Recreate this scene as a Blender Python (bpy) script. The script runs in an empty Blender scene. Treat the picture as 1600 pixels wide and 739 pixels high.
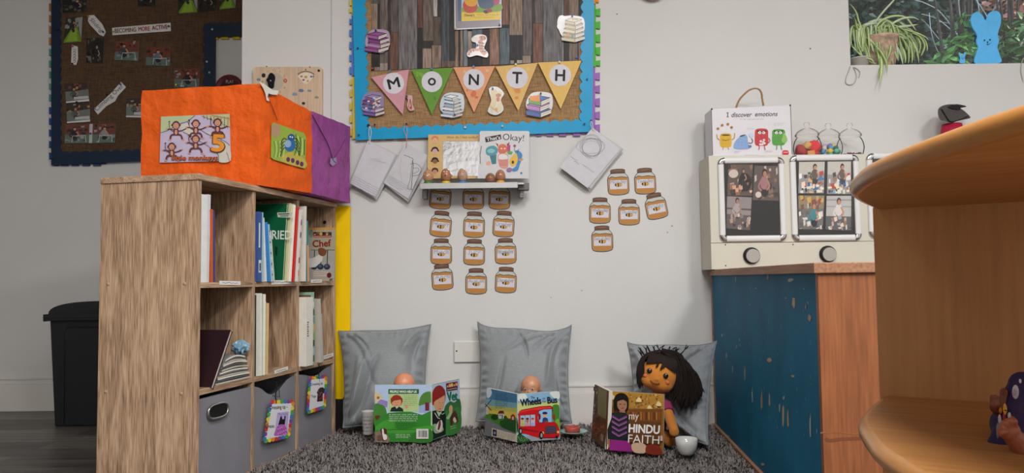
import bpy, bmesh, math, random
from mathutils import Vector, Matrix, Euler
from mathutils.geometry import tessellate_polygon
random.seed(7)
SC = bpy.context.scene
COL = SC.collection
R_ = math.radians

# ------------------------------------------------------------------ camera
CAMH = 0.625
F = 1200.0
PITCH = math.atan(67.5 / F)
ROLL = 0.012
_f = Vector((0, math.cos(PITCH), math.sin(PITCH)))
_u0 = Vector((0, -math.sin(PITCH), math.cos(PITCH)))
_r0 = Vector((1, 0, 0))
CR = _r0 * math.cos(ROLL) - _u0 * math.sin(ROLL)
CU = _u0 * math.cos(ROLL) + _r0 * math.sin(ROLL)
CO = Vector((0, 0, CAMH))
cam_d = bpy.data.cameras.new('camera')
cam = bpy.data.objects.new('camera', cam_d)
COL.objects.link(cam)
cam_d.sensor_width = 36
cam_d.lens = 36 * F / 1600
cam_d.clip_start = 0.05
cam.matrix_world = Matrix(((CR.x, CU.x, -_f.x, 0), (CR.y, CU.y, -_f.y, 0), (CR.z, CU.z, -_f.z, CAMH), (0, 0, 0, 1)))
SC.camera = cam

# ------------------------------------------------------------------ world, exposure, lights
SC.view_settings.view_transform = 'Standard'
SC.view_settings.look = 'None'
SC.view_settings.gamma = 1
SC.view_settings.use_curve_mapping = False
SC.view_settings.exposure = 0.55
w = bpy.data.worlds.new('sky')
SC.world = w
w.use_nodes = True
nt = w.node_tree
bg = nt.nodes['Background']
sky = nt.nodes.new('ShaderNodeTexSky')
sky.sky_type = 'NISHITA'
sky.sun_disc = False
sky.sun_elevation = R_(38)
sky.sun_rotation = R_(60)
nt.links.new(sky.outputs[0], bg.inputs[0])
bg.inputs[1].default_value = 0.35
sun_d = bpy.data.lights.new('sun', 'SUN')
sun_d.energy = 2.2
sun_d.angle = R_(2)
sun_d.color = (1, 0.95, 0.86)
sun = bpy.data.objects.new('sun', sun_d)
sun.rotation_euler = (R_(48), 0, R_(50))
COL.objects.link(sun)

LAMPS = [  # x, y, size, power, colour of the ceiling panels
    (0.45, 0.6, 0.6, 28, (1, 0.985, 0.965)),
    (-0.1, -0.9, 0.6, 66, (1, 0.98, 0.95)),
    (1.7, -0.3, 0.6, 66, (1, 0.985, 0.955)),
    (-1.8, 0.3, 0.6, 4, (1, 0.93, 0.84)),  # extra panel added as fill to even out the light on the left
]
CEIL = 2.7

# ------------------------------------------------------------------ helpers
def lin(c):
    if isinstance(c, str):
        c = c.lstrip('#')
        c = tuple(int(c[i:i + 2], 16) / 255 for i in (0, 2, 4))
    return tuple(((v / 12.92) if v <= 0.04045 else ((v + 0.055) / 1.055) ** 2.4) for v in c[:3]) + (1.0,)

def ray(px, py):
    return _f + CR * ((px - 800) / F) + CU * ((369.5 - py) / F)
def atY(px, py, Y):
    d = ray(px, py); return CO + d * (Y / d.y)
def atZ(px, py, z):
    d = ray(px, py); return CO + d * ((z - CAMH) / d.z)
def atP(px, py, p0, n):
    d = ray(px, py); return CO + d * ((p0 - CO).dot(n) / d.dot(n))

MATS = {}
def mat(name, col='#888888', rough=0.6, metal=0.0, bump=0.0, bscale=200, var=0.0, vscale=8, spec=0.3,
        emit=None, estr=0, attr=False, stretch=(1, 1, 1), sheen=0.0, coat=0.0, bdist=0.002):
    if name in MATS: return MATS[name]
    m = bpy.data.materials.new(name); m.use_nodes = True
    n = m.node_tree.nodes; l = m.node_tree.links
    b = n['Principled BSDF']
    b.inputs['Roughness'].default_value = rough
    b.inputs['Metallic'].default_value = metal
    b.inputs['Specular IOR Level'].default_value = spec
    b.inputs['Sheen Weight'].default_value = sheen
    b.inputs['Coat Weight'].default_value = coat
    tc = n.new('ShaderNodeTexCoord'); mp = n.new('ShaderNodeMapping')
    l.new(tc.outputs['Object'], mp.inputs[0]); mp.inputs['Scale'].default_value = stretch
    src = None
    if attr:
        a = n.new('ShaderNodeAttribute'); a.attribute_name = 'Col'; src = a.outputs['Color']
    nz = n.new('ShaderNodeTexNoise'); nz.inputs['Scale'].default_value = vscale; nz.inputs['Detail'].default_value = 6
    l.new(mp.outputs[0], nz.inputs['Vector'])
    mx = n.new('ShaderNodeMix'); mx.data_type = 'RGBA'; mx.blend_type = 'MULTIPLY'
    mx.inputs[0].default_value = 1.0
    rp = n.new('ShaderNodeValToRGB')
    rp.color_ramp.elements[0].position = 0.3; rp.color_ramp.elements[1].position = 0.7
    lo = 1 - var
    rp.color_ramp.elements[0].color = (lo, lo, lo, 1); rp.color_ramp.elements[1].color = (1 + var * 0.3,) * 3 + (1,)
    l.new(nz.outputs[0], rp.inputs[0])
    if src: l.new(src, mx.inputs[6])
    else: mx.inputs[6].default_value = lin(col)
    l.new(rp.outputs[0], mx.inputs[7])
    l.new(mx.outputs[2], b.inputs['Base Color'])
    if bump > 0:
        nb = n.new('ShaderNodeTexNoise'); nb.inputs['Scale'].default_value = bscale; nb.inputs['Detail'].default_value = 4
        l.new(mp.outputs[0], nb.inputs['Vector'])
        bp = n.new('ShaderNodeBump'); bp.inputs['Strength'].default_value = bump; bp.inputs['Distance'].default_value = bdist
        l.new(nb.outputs[0], bp.inputs['Height']); l.new(bp.outputs[0], b.inputs['Normal'])
    if emit:
        b.inputs['Emission Color'].default_value = lin(emit); b.inputs['Emission Strength'].default_value = estr
    MATS[name] = m
    return m

def ramp(n, stops):
    r = n.new('ShaderNodeValToRGB'); e = r.color_ramp.elements
    while len(e) < len(stops): e.new(0.5)
    for i, (p, c) in enumerate(stops):
        e[i].position = p; e[i].color = lin(c)
    return r

def woodmat(name, stops, axis='z', fine=90, coarse=7, rough=0.55, bump=0.25, warp=0.6):
    if name in MATS: return MATS[name]
    m = bpy.data.materials.new(name); m.use_nodes = True
    n = m.node_tree.nodes; l = m.node_tree.links; b = n['Principled BSDF']
    b.inputs['Roughness'].default_value = rough
    tc = n.new('ShaderNodeTexCoord')
    def mapped(s, k):
        mp = n.new('ShaderNodeMapping'); sc = [s, s, s]; sc['xyz'.index(axis)] = s * k
        mp.inputs['Scale'].default_value = sc; l.new(tc.outputs['Object'], mp.inputs[0]); return mp
    a = n.new('ShaderNodeTexNoise'); a.inputs['Scale'].default_value = 1; a.inputs['Detail'].default_value = 8; a.inputs['Distortion'].default_value = warp
    l.new(mapped(coarse * 2.2, 0.13).outputs[0], a.inputs['Vector'])
    f = n.new('ShaderNodeTexNoise'); f.inputs['Scale'].default_value = 1; f.inputs['Detail'].default_value = 5
    l.new(mapped(fine * 2, 0.05).outputs[0], f.inputs['Vector'])
    ad = n.new('ShaderNodeMix'); ad.data_type = 'FLOAT'; ad.inputs[0].default_value = 0.58
    l.new(a.outputs[0], ad.inputs[2]); l.new(f.outputs[0], ad.inputs[3])
    r = ramp(n, stops); l.new(ad.outputs[0], r.inputs[0]); l.new(r.outputs[0], b.inputs['Base Color'])
    bp = n.new('ShaderNodeBump'); bp.inputs['Strength'].default_value = bump; bp.inputs['Distance'].default_value = 0.001
    l.new(ad.outputs[0], bp.inputs['Height']); l.new(bp.outputs[0], b.inputs['Normal'])
    MATS[name] = m
    return m

def wovenmat(name, c1, c2, scale=500, rough=0.95, bump=0.6, var=0.25):
    if name in MATS: return MATS[name]
    m = bpy.data.materials.new(name); m.use_nodes = True
    n = m.node_tree.nodes; l = m.node_tree.links; b = n['Principled BSDF']
    b.inputs['Roughness'].default_value = rough; b.inputs['Specular IOR Level'].default_value = 0.25
    tc = n.new('ShaderNodeTexCoord')
    outs = []
    for sc in ((scale, scale, scale * 0.06), (scale * 0.06, scale * 0.06, scale)):
        mp = n.new('ShaderNodeMapping'); mp.inputs['Scale'].default_value = sc; l.new(tc.outputs['Object'], mp.inputs[0])
        z = n.new('ShaderNodeTexNoise'); z.inputs['Scale'].default_value = 1; z.inputs['Detail'].default_value = 2
        l.new(mp.outputs[0], z.inputs['Vector']); outs.append(z.outputs[0])
    mm = n.new('ShaderNodeMath'); mm.operation = 'ADD'; l.new(outs[0], mm.inputs[0]); l.new(outs[1], mm.inputs[1])
    big = n.new('ShaderNodeTexNoise'); big.inputs['Scale'].default_value = 6; l.new(tc.outputs['Object'], big.inputs['Vector'])
    m2 = n.new('ShaderNodeMath'); m2.operation = 'MULTIPLY_ADD'; l.new(big.outputs[0], m2.inputs[0]); m2.inputs[1].default_value = var
    l.new(mm.outputs[0], m2.inputs[2])
    r = ramp(n, [(0.38, c1), (0.62, c2)])
    m3 = n.new('ShaderNodeMath'); m3.operation = 'MULTIPLY'; m3.inputs[1].default_value = 0.46
    l.new(m2.outputs[0], m3.inputs[0]); l.new(m3.outputs[0], r.inputs[0]); l.new(r.outputs[0], b.inputs['Base Color'])
    bp = n.new('ShaderNodeBump'); bp.inputs['Strength'].default_value = bump; bp.inputs['Distance'].default_value = 0.001
    l.new(mm.outputs[0], bp.inputs['Height']); l.new(bp.outputs[0], b.inputs['Normal'])
    MATS[name] = m
    return m

def glassmat(name, tint=(1, 1, 1, 1), ior=1.3, rough=0.03, haze=0.05):
    if name in MATS: return MATS[name]
    m = bpy.data.materials.new(name); m.use_nodes = True
    n = m.node_tree.nodes; l = m.node_tree.links
    for x in list(n):
        if x.type != 'OUTPUT_MATERIAL': n.remove(x)
    out = [x for x in n if x.type == 'OUTPUT_MATERIAL'][0]
    t = n.new('ShaderNodeBsdfTransparent'); t.inputs[0].default_value = tint
    g = n.new('ShaderNodeBsdfGlossy'); g.inputs['Roughness'].default_value = rough
    d = n.new('ShaderNodeBsdfDiffuse'); d.inputs[0].default_value = (0.85, 0.85, 0.83, 1)
    fr = n.new('ShaderNodeFresnel'); fr.inputs[0].default_value = ior
    a = n.new('ShaderNodeMixShader'); a.inputs[0].default_value = haze
    l.new(t.outputs[0], a.inputs[1]); l.new(d.outputs[0], a.inputs[2])
    b = n.new('ShaderNodeMixShader'); l.new(fr.outputs[0], b.inputs[0]); l.new(a.outputs[0], b.inputs[1]); l.new(g.outputs[0], b.inputs[2])
    l.new(b.outputs[0], out.inputs[0])
    MATS[name] = m
    return m

PRINT = mat('printed_paper', rough=0.55, attr=True, var=0.06, vscale=60)
GLOSSY = mat('laminated_print', rough=0.22, attr=True, var=0.05, vscale=40, spec=0.4)
CARD = mat('book_cover_print', rough=0.35, attr=True, var=0.06, vscale=50)
WOODPRINT = mat('wood_effect_paper', rough=0.5, attr=True, var=0.72, vscale=42, stretch=(3, 3, 0.3))

def tag(o, label=None, cat=None, group=None, kind=None):
    if label: o['label'] = label
    if cat: o['category'] = cat
    if group: o['group'] = group
    if kind: o['kind'] = kind
    return o

def rotz(a): return Matrix.Rotation(a, 4, 'Z')

def thing(name, label, cat, loc=(0, 0, 0), rz=0, group=None):
    o = bpy.data.objects.new(name, None); COL.objects.link(o)
    o.empty_display_size = 0.05
    o.location = loc; o.rotation_euler = (0, 0, rz)
    o['_m'] = 0
    del o['_m']
    return tag(o, label, cat, group)

def mw(o):
    m = Matrix.Translation(o.location) @ o.rotation_euler.to_matrix().to_4x4()
    if o.parent: m = mw(o.parent) @ m
    return m

class M:
    """collects shapes, then links them as ONE mesh object"""
    def __init__(s, T=None):
        s.v = []; s.f = []; s.T = T or Matrix.Identity(4)
    def add(s, vs, fs, mi=0, col=(1, 1, 1), smooth=False):
        b = len(s.v)
        s.v += [s.T @ Vector(p) for p in vs]
        c = lin(col) if isinstance(col, str) else lin(col)
        for f in fs: s.f.append((tuple(i + b for i in f), mi, c, smooth))
        return s
    def box(s, c, d, mi=0, col=(1, 1, 1), R=None):
        hx, hy, hz = d[0] / 2, d[1] / 2, d[2] / 2
        vs = [Vector((x, y, z)) for x in (-hx, hx) for y in (-hy, hy) for z in (-hz, hz)]
        if R is not None: vs = [R @ p for p in vs]
        vs = [p + Vector(c) for p in vs]
        return s.add(vs, [(0, 1, 3, 2), (4, 6, 7, 5), (0, 4, 5, 1), (2, 3, 7, 6), (0, 2, 6, 4), (1, 5, 7, 3)], mi, col)
    def bx(s, x0, x1, y0, y1, z0, z1, mi=0, col=(1, 1, 1)):
        return s.box(((x0 + x1) / 2, (y0 + y1) / 2, (z0 + z1) / 2), (x1 - x0, y1 - y0, z1 - z0), mi, col)
    def tube(s, pts, r, seg=8, mi=0, col=(1, 1, 1), closed=False, caps=True):
        pts = [Vector(p) for p in pts]; n = len(pts)
        rr = r if isinstance(r, (list, tuple)) else [r] * n
        vs = []; up = None
        for i, p in enumerate(pts):
            if closed: t = (pts[(i + 1) % n] - pts[i - 1])
            else: t = pts[min(i + 1, n - 1)] - pts[max(i - 1, 0)]
            t = t.normalized() if t.length > 1e-9 else Vector((0, 0, 1))
            if up is None:
                up = Vector((0, 0, 1)) if abs(t.z) < 0.9 else Vector((1, 0, 0))
            a = t.cross(up)
            if a.length < 1e-6: a = t.cross(Vector((0, 1, 0.3)))
            a.normalize(); b = a.cross(t).normalized(); up = b
            for k in range(seg):
                an = 2 * math.pi * k / seg
                vs.append(p + (a * math.cos(an) + b * math.sin(an)) * rr[i])
        fs = []
        m = n if closed else n - 1
        for i in range(m):
            for k in range(seg):
                j = (i + 1) % n
                fs.append((i * seg + k, i * seg + (k + 1) % seg, j * seg + (k + 1) % seg, j * seg + k))
        s.add(vs, fs, mi, col, True)
        if caps and not closed:
            s.add([vs[k] for k in range(seg)], [tuple(range(seg))], mi, col)
            s.add([vs[(n - 1) * seg + k] for k in range(seg)], [tuple(range(seg))[::-1]], mi, col)
        return s
    def lathe(s, prof, c=(0, 0, 0), seg=24, mi=0, col=(1, 1, 1), R=None):
        vs = []
        for r, z in prof:
            for k in range(seg):
                a = 2 * math.pi * k / seg
                p = Vector((r * math.cos(a), r * math.sin(a), z))
                if R is not None: p = R @ p
                vs.append(p + Vector(c))
        fs = []
        for i in range(len(prof) - 1):
            for k in range(seg):
                fs.append((i * seg + k, i * seg + (k + 1) % seg, (i + 1) * seg + (k + 1) % seg, (i + 1) * seg + k))
        return s.add(vs, fs, mi, col, True)
    def ball(s, c, r, mi=0, col=(1, 1, 1), R=None, seg=16, rings=10):
        if not isinstance(r, (list, tuple)): r = (r, r, r)
        vs = []
        for i in range(rings + 1):
            th = math.pi * i / rings
            for k in range(seg):
                a = 2 * math.pi * k / seg
                p = Vector((r[0] * math.sin(th) * math.cos(a), r[1] * math.sin(th) * math.sin(a), r[2] * math.cos(th)))
                if R is not None: p = R @ p
                vs.append(p + Vector(c))
        fs = [(i * seg + k, (i + 1) * seg + k, (i + 1) * seg + (k + 1) % seg, i * seg + (k + 1) % seg) for i in range(rings) for k in range(seg)]
        return s.add(vs, fs, mi, col, True)
    def capsule(s, p0, p1, r0, r1=None, mi=0, col=(1, 1, 1), n=6, seg=12):
        r1 = r0 if r1 is None else r1
        p0 = Vector(p0); p1 = Vector(p1)
        s.tube([p0.lerp(p1, i / n) for i in range(n + 1)], [r0 + (r1 - r0) * i / n for i in range(n + 1)], seg, mi, col)
        s.ball(p0, r0, mi, col, seg=seg, rings=8); s.ball(p1, r1, mi, col, seg=seg, rings=8)
        return s
    def slab(s, pts, n, th, mi=0, col=(1, 1, 1), back=None):
        """polygon (3-D, planar) extruded by -n*th; front face stays at pts"""
        pts = [Vector(p) for p in pts]; n = Vector(n); k = len(pts)
        tri = tessellate_polygon([pts])
        fr = pts; bk = [p - n * th for p in pts]
        ft = []
        for t in tri:
            a, b, c = (fr[i] for i in t)
            ft.append(tuple(t) if (b - a).cross(c - a).dot(n) > 0 else (t[0], t[2], t[1]))
        s.add(fr, ft, mi, col)
        if th > 0:
            s.add(bk, [(t[0], t[2], t[1]) for t in ft], mi, back or col)
            s.add(fr + bk, [(i, i + k, (i + 1) % k + k, (i + 1) % k) for i in range(k)], mi, back or col)
        return s
    def grid(s, fn, nu, nv, mi=0, col=(1, 1, 1), smooth=True, closeu=False):
        vs = [fn(i / nu, j / nv) for j in range(nv + 1) for i in range(nu + 1)]
        fs = [(j * (nu + 1) + i, j * (nu + 1) + i + 1, (j + 1) * (nu + 1) + i + 1, (j + 1) * (nu + 1) + i) for j in range(nv) for i in range(nu)]
        return s.add(vs, fs, mi, col, smooth)
    def build(s, name, mats, parent=None, bevel=0, local=False, label=None, cat=None, group=None, kind=None, mods=None, fixn=False, seg=2, center=True):
        if not isinstance(mats, (list, tuple)): mats = [mats]
        vs = s.v
        loc = Vector((0, 0, 0))
        if parent is not None:
            if not local:
                inv = mw(parent).inverted(); vs = [inv @ p for p in vs]
        elif center:
            xs = [p.x for p in vs]; ys = [p.y for p in vs]; zs = [p.z for p in vs]
            loc = Vector(((min(xs) + max(xs)) / 2, (min(ys) + max(ys)) / 2, min(zs)))
            vs = [p - loc for p in vs]
        me = bpy.data.meshes.new(name)
        me.from_pydata([tuple(p) for p in vs], [], [f[0] for f in s.f])
        for m_ in mats: me.materials.append(m_)
        me.polygons.foreach_set('material_index', [f[1] for f in s.f])
        me.polygons.foreach_set('use_smooth', [f[3] for f in s.f])
        ca = me.color_attributes.new('Col', 'FLOAT_COLOR', 'CORNER')
        buf = []
        for f in s.f:
            for _ in f[0]: buf.extend(f[2])
        ca.data.foreach_set('color', buf)
        if fixn:
            bm = bmesh.new(); bm.from_mesh(me); bmesh.ops.remove_doubles(bm, verts=bm.verts, dist=1e-5)
            bmesh.ops.recalc_face_normals(bm, faces=bm.faces); bm.to_mesh(me); bm.free()
        me.update()
        o = bpy.data.objects.new(name, me); COL.objects.link(o)
        o.location = loc
        if parent is not None: o.parent = parent
        if bevel:
            b = o.modifiers.new('bevel', 'BEVEL'); b.width = bevel; b.segments = seg; b.limit_method = 'ANGLE'; b.angle_limit = R_(40)
        for md in (mods or []):
            q = o.modifiers.new(md[0], md[0])
            for k, v in md[1].items(): setattr(q, k, v)
        return tag(o, label, cat, group, kind)

_TC = {}
def text_mesh(body, bold=0.0, shear=0.0):
    k = (body, bold, shear)
    if k in _TC: return _TC[k]
    cu = bpy.data.curves.new('lettering', 'FONT'); cu.body = body; cu.offset = bold; cu.shear = shear
    cu.resolution_u = 3; cu.size = 1
    ob = bpy.data.objects.new('lettering', cu); COL.objects.link(ob)
    dg = bpy.context.evaluated_depsgraph_get(); dg.update()
    ev = ob.evaluated_get(dg); me = ev.to_mesh()
    vs = [(v.co.x, v.co.y) for v in me.vertices]; fs = [tuple(p.vertices) for p in me.polygons]
    ev.to_mesh_clear(); bpy.data.objects.remove(ob); bpy.data.curves.remove(cu)
    if vs:
        x0 = min(p[0] for p in vs); x1 = max(p[0] for p in vs); y0 = min(p[1] for p in vs); y1 = max(p[1] for p in vs)
        vs = [(p[0] - (x0 + x1) / 2, p[1] - (y0 + y1) / 2) for p in vs]
        _TC[k] = (vs, fs, x1 - x0, y1 - y0)
    else: _TC[k] = ([], [], 1, 1)
    return _TC[k]

def smooth_closed(pts, k=4):
    n = len(pts); out = []
    for i in range(n):
        p0, p1, p2, p3 = pts[i - 1], pts[i], pts[(i + 1) % n], pts[(i + 2) % n]
        for j in range(k):
            t = j / k
            out.append(tuple(0.5 * ((2 * p1[a]) + (-p0[a] + p2[a]) * t + (2 * p0[a] - 5 * p1[a] + 4 * p2[a] - p3[a]) * t * t + (-p0[a] + 3 * p1[a] - 3 * p2[a] + p3[a]) * t ** 3) for a in range(len(p1))))
    return out
def smooth_open(pts, k=5):
    n = len(pts); out = []
    for i in range(n - 1):
        p0, p1, p2, p3 = pts[max(i - 1, 0)], pts[i], pts[i + 1], pts[min(i + 2, n - 1)]
        for j in range(k):
            t = j / k
            out.append(tuple(0.5 * ((2 * p1[a]) + (-p0[a] + p2[a]) * t + (2 * p0[a] - 5 * p1[a] + 4 * p2[a] - p3[a]) * t * t + (-p0[a] + 3 * p1[a] - 3 * p2[a] + p3[a]) * t ** 3) for a in range(len(p1))))
    out.append(tuple(pts[-1])); return out

class Art:
    """print on a flat surface; 2-D coordinates go through fn to the surface, n faces the viewer"""
    def __init__(s, m, fn, n, z=None, mi=0, e=0.0002, step=0.00003):
        s.m = m; s.fn = fn; s.n = Vector(n).normalized(); s.z = z or (lambda x, y: (x, y)); s.mi = mi; s.e = e; s.step = step
    def P(s, x, y): return s.fn(*s.z(x, y)) + s.n * s.e
    def poly(s, pts, col, mi=None):
        s.e += s.step
        s.m.slab([s.P(*p) for p in pts], s.n, 0, s.mi if mi is None else mi, col); return s
    def rect(s, x0, y0, x1, y1, col): return s.poly([(x0, y0), (x1, y0), (x1, y1), (x0, y1)], col)
    def blob(s, pts, col, k=4): return s.poly(smooth_closed(pts, k), col)
    def ell(s, cx, cy, rx, ry=None, col='#000000', rot=0, seg=18, a0=0, a1=360):
        ry = rx if ry is None else ry; c, q = math.cos(R_(rot)), math.sin(R_(rot)); pts = []
        full = (a1 - a0) >= 360
        for i in range(seg if full else seg + 1):
            a = R_(a0 + (a1 - a0) * i / seg); x = rx * math.cos(a); y = ry * math.sin(a)
            pts.append((cx + x * c - y * q, cy + x * q + y * c))
        return s.poly(pts, col)
    def line(s, pts, w, col, closed=False, k=0):
        if k: pts = smooth_closed(pts, k) if closed else smooth_open(pts, k)
        s.e += s.step
        if closed: pts = list(pts) + [pts[0]]
        vs = []; n = len(pts)
        for i, p in enumerate(pts):
            a = pts[max(i - 1, 0)]; b = pts[min(i + 1, n - 1)]
            dx, dy = b[0] - a[0], b[1] - a[1]; L = math.hypot(dx, dy) or 1
            nx, ny = -dy / L * w / 2, dx / L * w / 2
            vs += [s.P(p[0] + nx, p[1] + ny), s.P(p[0] - nx, p[1] - ny)]
        s.m.add(vs, [(2 * i, 2 * i + 1, 2 * i + 3, 2 * i + 2) for i in range(n - 1)], s.mi, col); return s
    def text(s, body, cx, cy, w=None, h=None, col='#111111', rot=0, bold=0.0, shear=0.0):
        vs, fs, tw, th = text_mesh(body, 0, shear)
        if not vs: return s
        if bold > 0:
            for ox, oy in ((1, 0), (-1, 0), (0, 1), (0, -1), (.7, .7), (-.7, .7)):
                hh = h or w * th / tw
                s.text(body, cx + ox * bold * hh * .9, cy + oy * bold * hh * .9, w, h, col, rot, 0, shear)
            return s
        s.e += s.step * .3
        if w is None: w = h * tw / th
        if h is None: h = w * th / tw
        c, q = math.cos(R_(rot)), math.sin(R_(rot)); out = []
        for x, y in vs:
            X = x * w / tw; Y = -y * h / th
            out.append(s.P(cx + X * c - Y * q, cy + X * q + Y * c))
        s.m.add(out, fs, s.mi, col); return s
    def scribble(s, x0, y0, x1, y1, col, w=0.3, rows=1, rng=random):
        """lines of writing too small to read"""
        for r in range(rows):
            y = y0 + (y1 - y0) * (r + 0.5) / rows; h = (y1 - y0) / rows * 0.3
            x = x0
            xe = x1 - (rng.random() * 0.25 * (x1 - x0) if r == rows - 1 and rows > 1 else 0)
            while x < xe:
                L = rng.uniform(1.5, 4) * h * 2
                L = min(L, xe - x)
                pts = []; t = 0; i = 0
                while t < L:
                    pts.append((x + t, y + (h if i % 2 else -h) * rng.uniform(0.4, 1))); t += h * 0.8; i += 1
                if len(pts) > 1: s.line(pts, w, col)
                x += L + h * 1.4
        return s

def zz(x0, y0, sc): return lambda x, y: (x0 + x / sc, y0 + y / sc)
def yplane(Y): return lambda px, py: atY(px, py, Y)
NY = Vector((0, -1, 0))

def pin(parent, p, col, n=NY, r=0.004, name='pushpin'):
    m = M(); n = Vector(n)
    m.tube([p, p + n * 0.004, p + n * 0.006, p + n * 0.009], [r * 0.6, r * 0.6, r, r], 8)
    return m.build(name, mat('pin_' + col[1:], col, 0.3), parent)
# ------------------------------------------------------------------ room shell
WY = 3.12      # back wall plane
AY = 3.88      # wall of the alcove on the left
XL = -1.097    # where the alcove starts
wallm = mat('painted_plaster', '#cccbca', 0.85, bump=0.18, bscale=140, var=0.03, vscale=3, spec=0.3)
trimm = mat('white_gloss_paint', '#cfccc7', 0.45, bump=0.05, bscale=90, var=0.04, vscale=5)
ceilm = mat('ceiling_white', '#d8d6d0', 0.9, var=0.03)

def floor_mat():
    m = bpy.data.materials.new('dark_wood_planks'); m.use_nodes = True
    n = m.node_tree.nodes; l = m.node_tree.links; b = n['Principled BSDF']
    b.inputs['Roughness'].default_value = 0.42
    tc = n.new('ShaderNodeTexCoord')
    br = n.new('ShaderNodeTexBrick'); br.inputs['Scale'].default_value = 1
    br.inputs['Brick Width'].default_value = 1.1; br.inputs['Row Height'].default_value = 0.13; br.inputs['Mortar Size'].default_value = 0.0015
    br.inputs['Color1'].default_value = (0.0, 0.0, 0.0, 1); br.inputs['Color2'].default_value = (1, 1, 1, 1); br.inputs['Mortar'].default_value = (0, 0, 0, 1)
    br.offset = 0.37
    l.new(tc.outputs['Object'], br.inputs['Vector'])
    mp = n.new('ShaderNodeMapping'); mp.inputs['Scale'].default_value = (2.2, 45, 1); l.new(tc.outputs['Object'], mp.inputs[0])
    z = n.new('ShaderNodeTexNoise'); z.inputs['Scale'].default_value = 1; z.inputs['Detail'].default_value = 8; z.inputs['Distortion'].default_value = 0.7
    l.new(mp.outputs[0], z.inputs['Vector'])
    a = n.new('ShaderNodeMix'); a.data_type = 'FLOAT'; a.inputs[0].default_value = 0.3
    l.new(z.outputs[0], a.inputs[2]); l.new(br.outputs['Color'], a.inputs[3])
    r = ramp(n, [(0.25, '#211f1e'), (0.5, '#56514d'), (0.8, '#85807a')])
    l.new(a.outputs[0], r.inputs[0]); l.new(r.outputs[0], b.inputs['Base Color'])
    bp = n.new('ShaderNodeBump'); bp.inputs['Strength'].default_value = 0.3; bp.inputs['Distance'].default_value = 0.001
    l.new(z.outputs[0], bp.inputs['Height']); l.new(bp.outputs[0], b.inputs['Normal'])
    return m

XR, XLL, YF = 2.75, -3.4, -2.6
def struct(m, name, mt, **k):
    return m.build(name, mt, kind='structure', **k)
struct(M().bx(XLL - .1, XR + .1, YF - .1, AY + .1, -0.1, 0), 'floor', floor_mat())
struct(M().bx(XLL - .1, XR + .1, YF - .1, AY + .1, CEIL, CEIL + .1), 'ceiling', ceilm)
wx0 = atY(1327.5, 60, WY).x; wz0 = atY(1460, 100.3, WY).z; wx1 = 2.45; wz1 = 2.3
b = M()
b.bx(XL, wx0, WY, WY + .22, 0, CEIL).bx(wx1, XR + .1, WY, WY + .22, 0, CEIL)
b.bx(wx0, wx1, WY, WY + .22, 0, wz0).bx(wx0, wx1, WY, WY + .22, wz1, CEIL)
b.bx(XL, atY(516.5, 200, 3.1).x, 3.098, WY + .001, 0, CEIL)         # shallow boxed-in pier
wb = struct(b, 'wall_back', wallm)
for (px, py, r_, c) in ((1266, 76, .004, '#6a675f'), (964, 22, .003, '#4a4844'), (909, 454, .003, '#8f8c86'), (1050, 353, .004, '#9a8f84'), (1043, 363, .003, '#9a8f84'), (944, 366, .003, '#9a958c'), (861, 465, .003, '#a39f98')):
    M().ball(atY(px, py, WY), (r_, .0008, r_ * .8), 0, c, seg=10, rings=6).build('paint_chip', PRINT, wb)
struct(M().bx(XL, XL + .12, WY + .22, AY, 0, CEIL), 'wall_return', wallm)
struct(M().bx(XLL, XL + .12, AY, AY + .1, 0, CEIL), 'wall_alcove', wallm)
struct(M().bx(XLL - .1, XLL, YF, AY + .1, 0, CEIL), 'wall_left', wallm)
struct(M().bx(XR, XR + .1, YF, WY + .3, 0, CEIL), 'wall_right', wallm)
struct(M().bx(XLL, XR, YF - .1, YF, 0, CEIL), 'wall_front', wallm)
# skirting
zb = atY(900, 602, 3.1).z; za = atY(40, 591, AY - .02).z
def skirt(name, x0, x1, y, z, th=.018):
    m = M().bx(x0, x1, y - th, y, 0, z - .03).bx(x0, x1, y - th * .62, y, z - .03, z - .008).bx(x0, x1, y - th * .8, y, z - .008, z)
    struct(m, name, trimm, bevel=.0015)
skirt('baseboard_back', atY(520, 600, WY).x + .03, XR, WY, zb)
skirt('baseboard_alcove', XLL, XL, AY, za)
# window
wf = mat('window_frame_white', '#dddcd8', 0.4)
m = M(); gy = WY + .17
for (a0, a1, c0, c1) in ((wx0, wx1, wz0, wz0 + .012), (wx0, wx1, wz1 - .04, wz1), (wx0, wx0 + .008, wz0, wz1), (wx1 - .04, wx1, wz0, wz1)):
    m.bx(a0, a1, gy - .02, gy + .03, c0, c1)
win = struct(m, 'window_1', wf, bevel=.002)
g = M().bx(wx0 + .006, wx1 - .03, gy, gy + .005, wz0 + .01, wz1 - .03)
g.build('glass_pane', glassmat('window_glass', haze=0.03), win)

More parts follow.
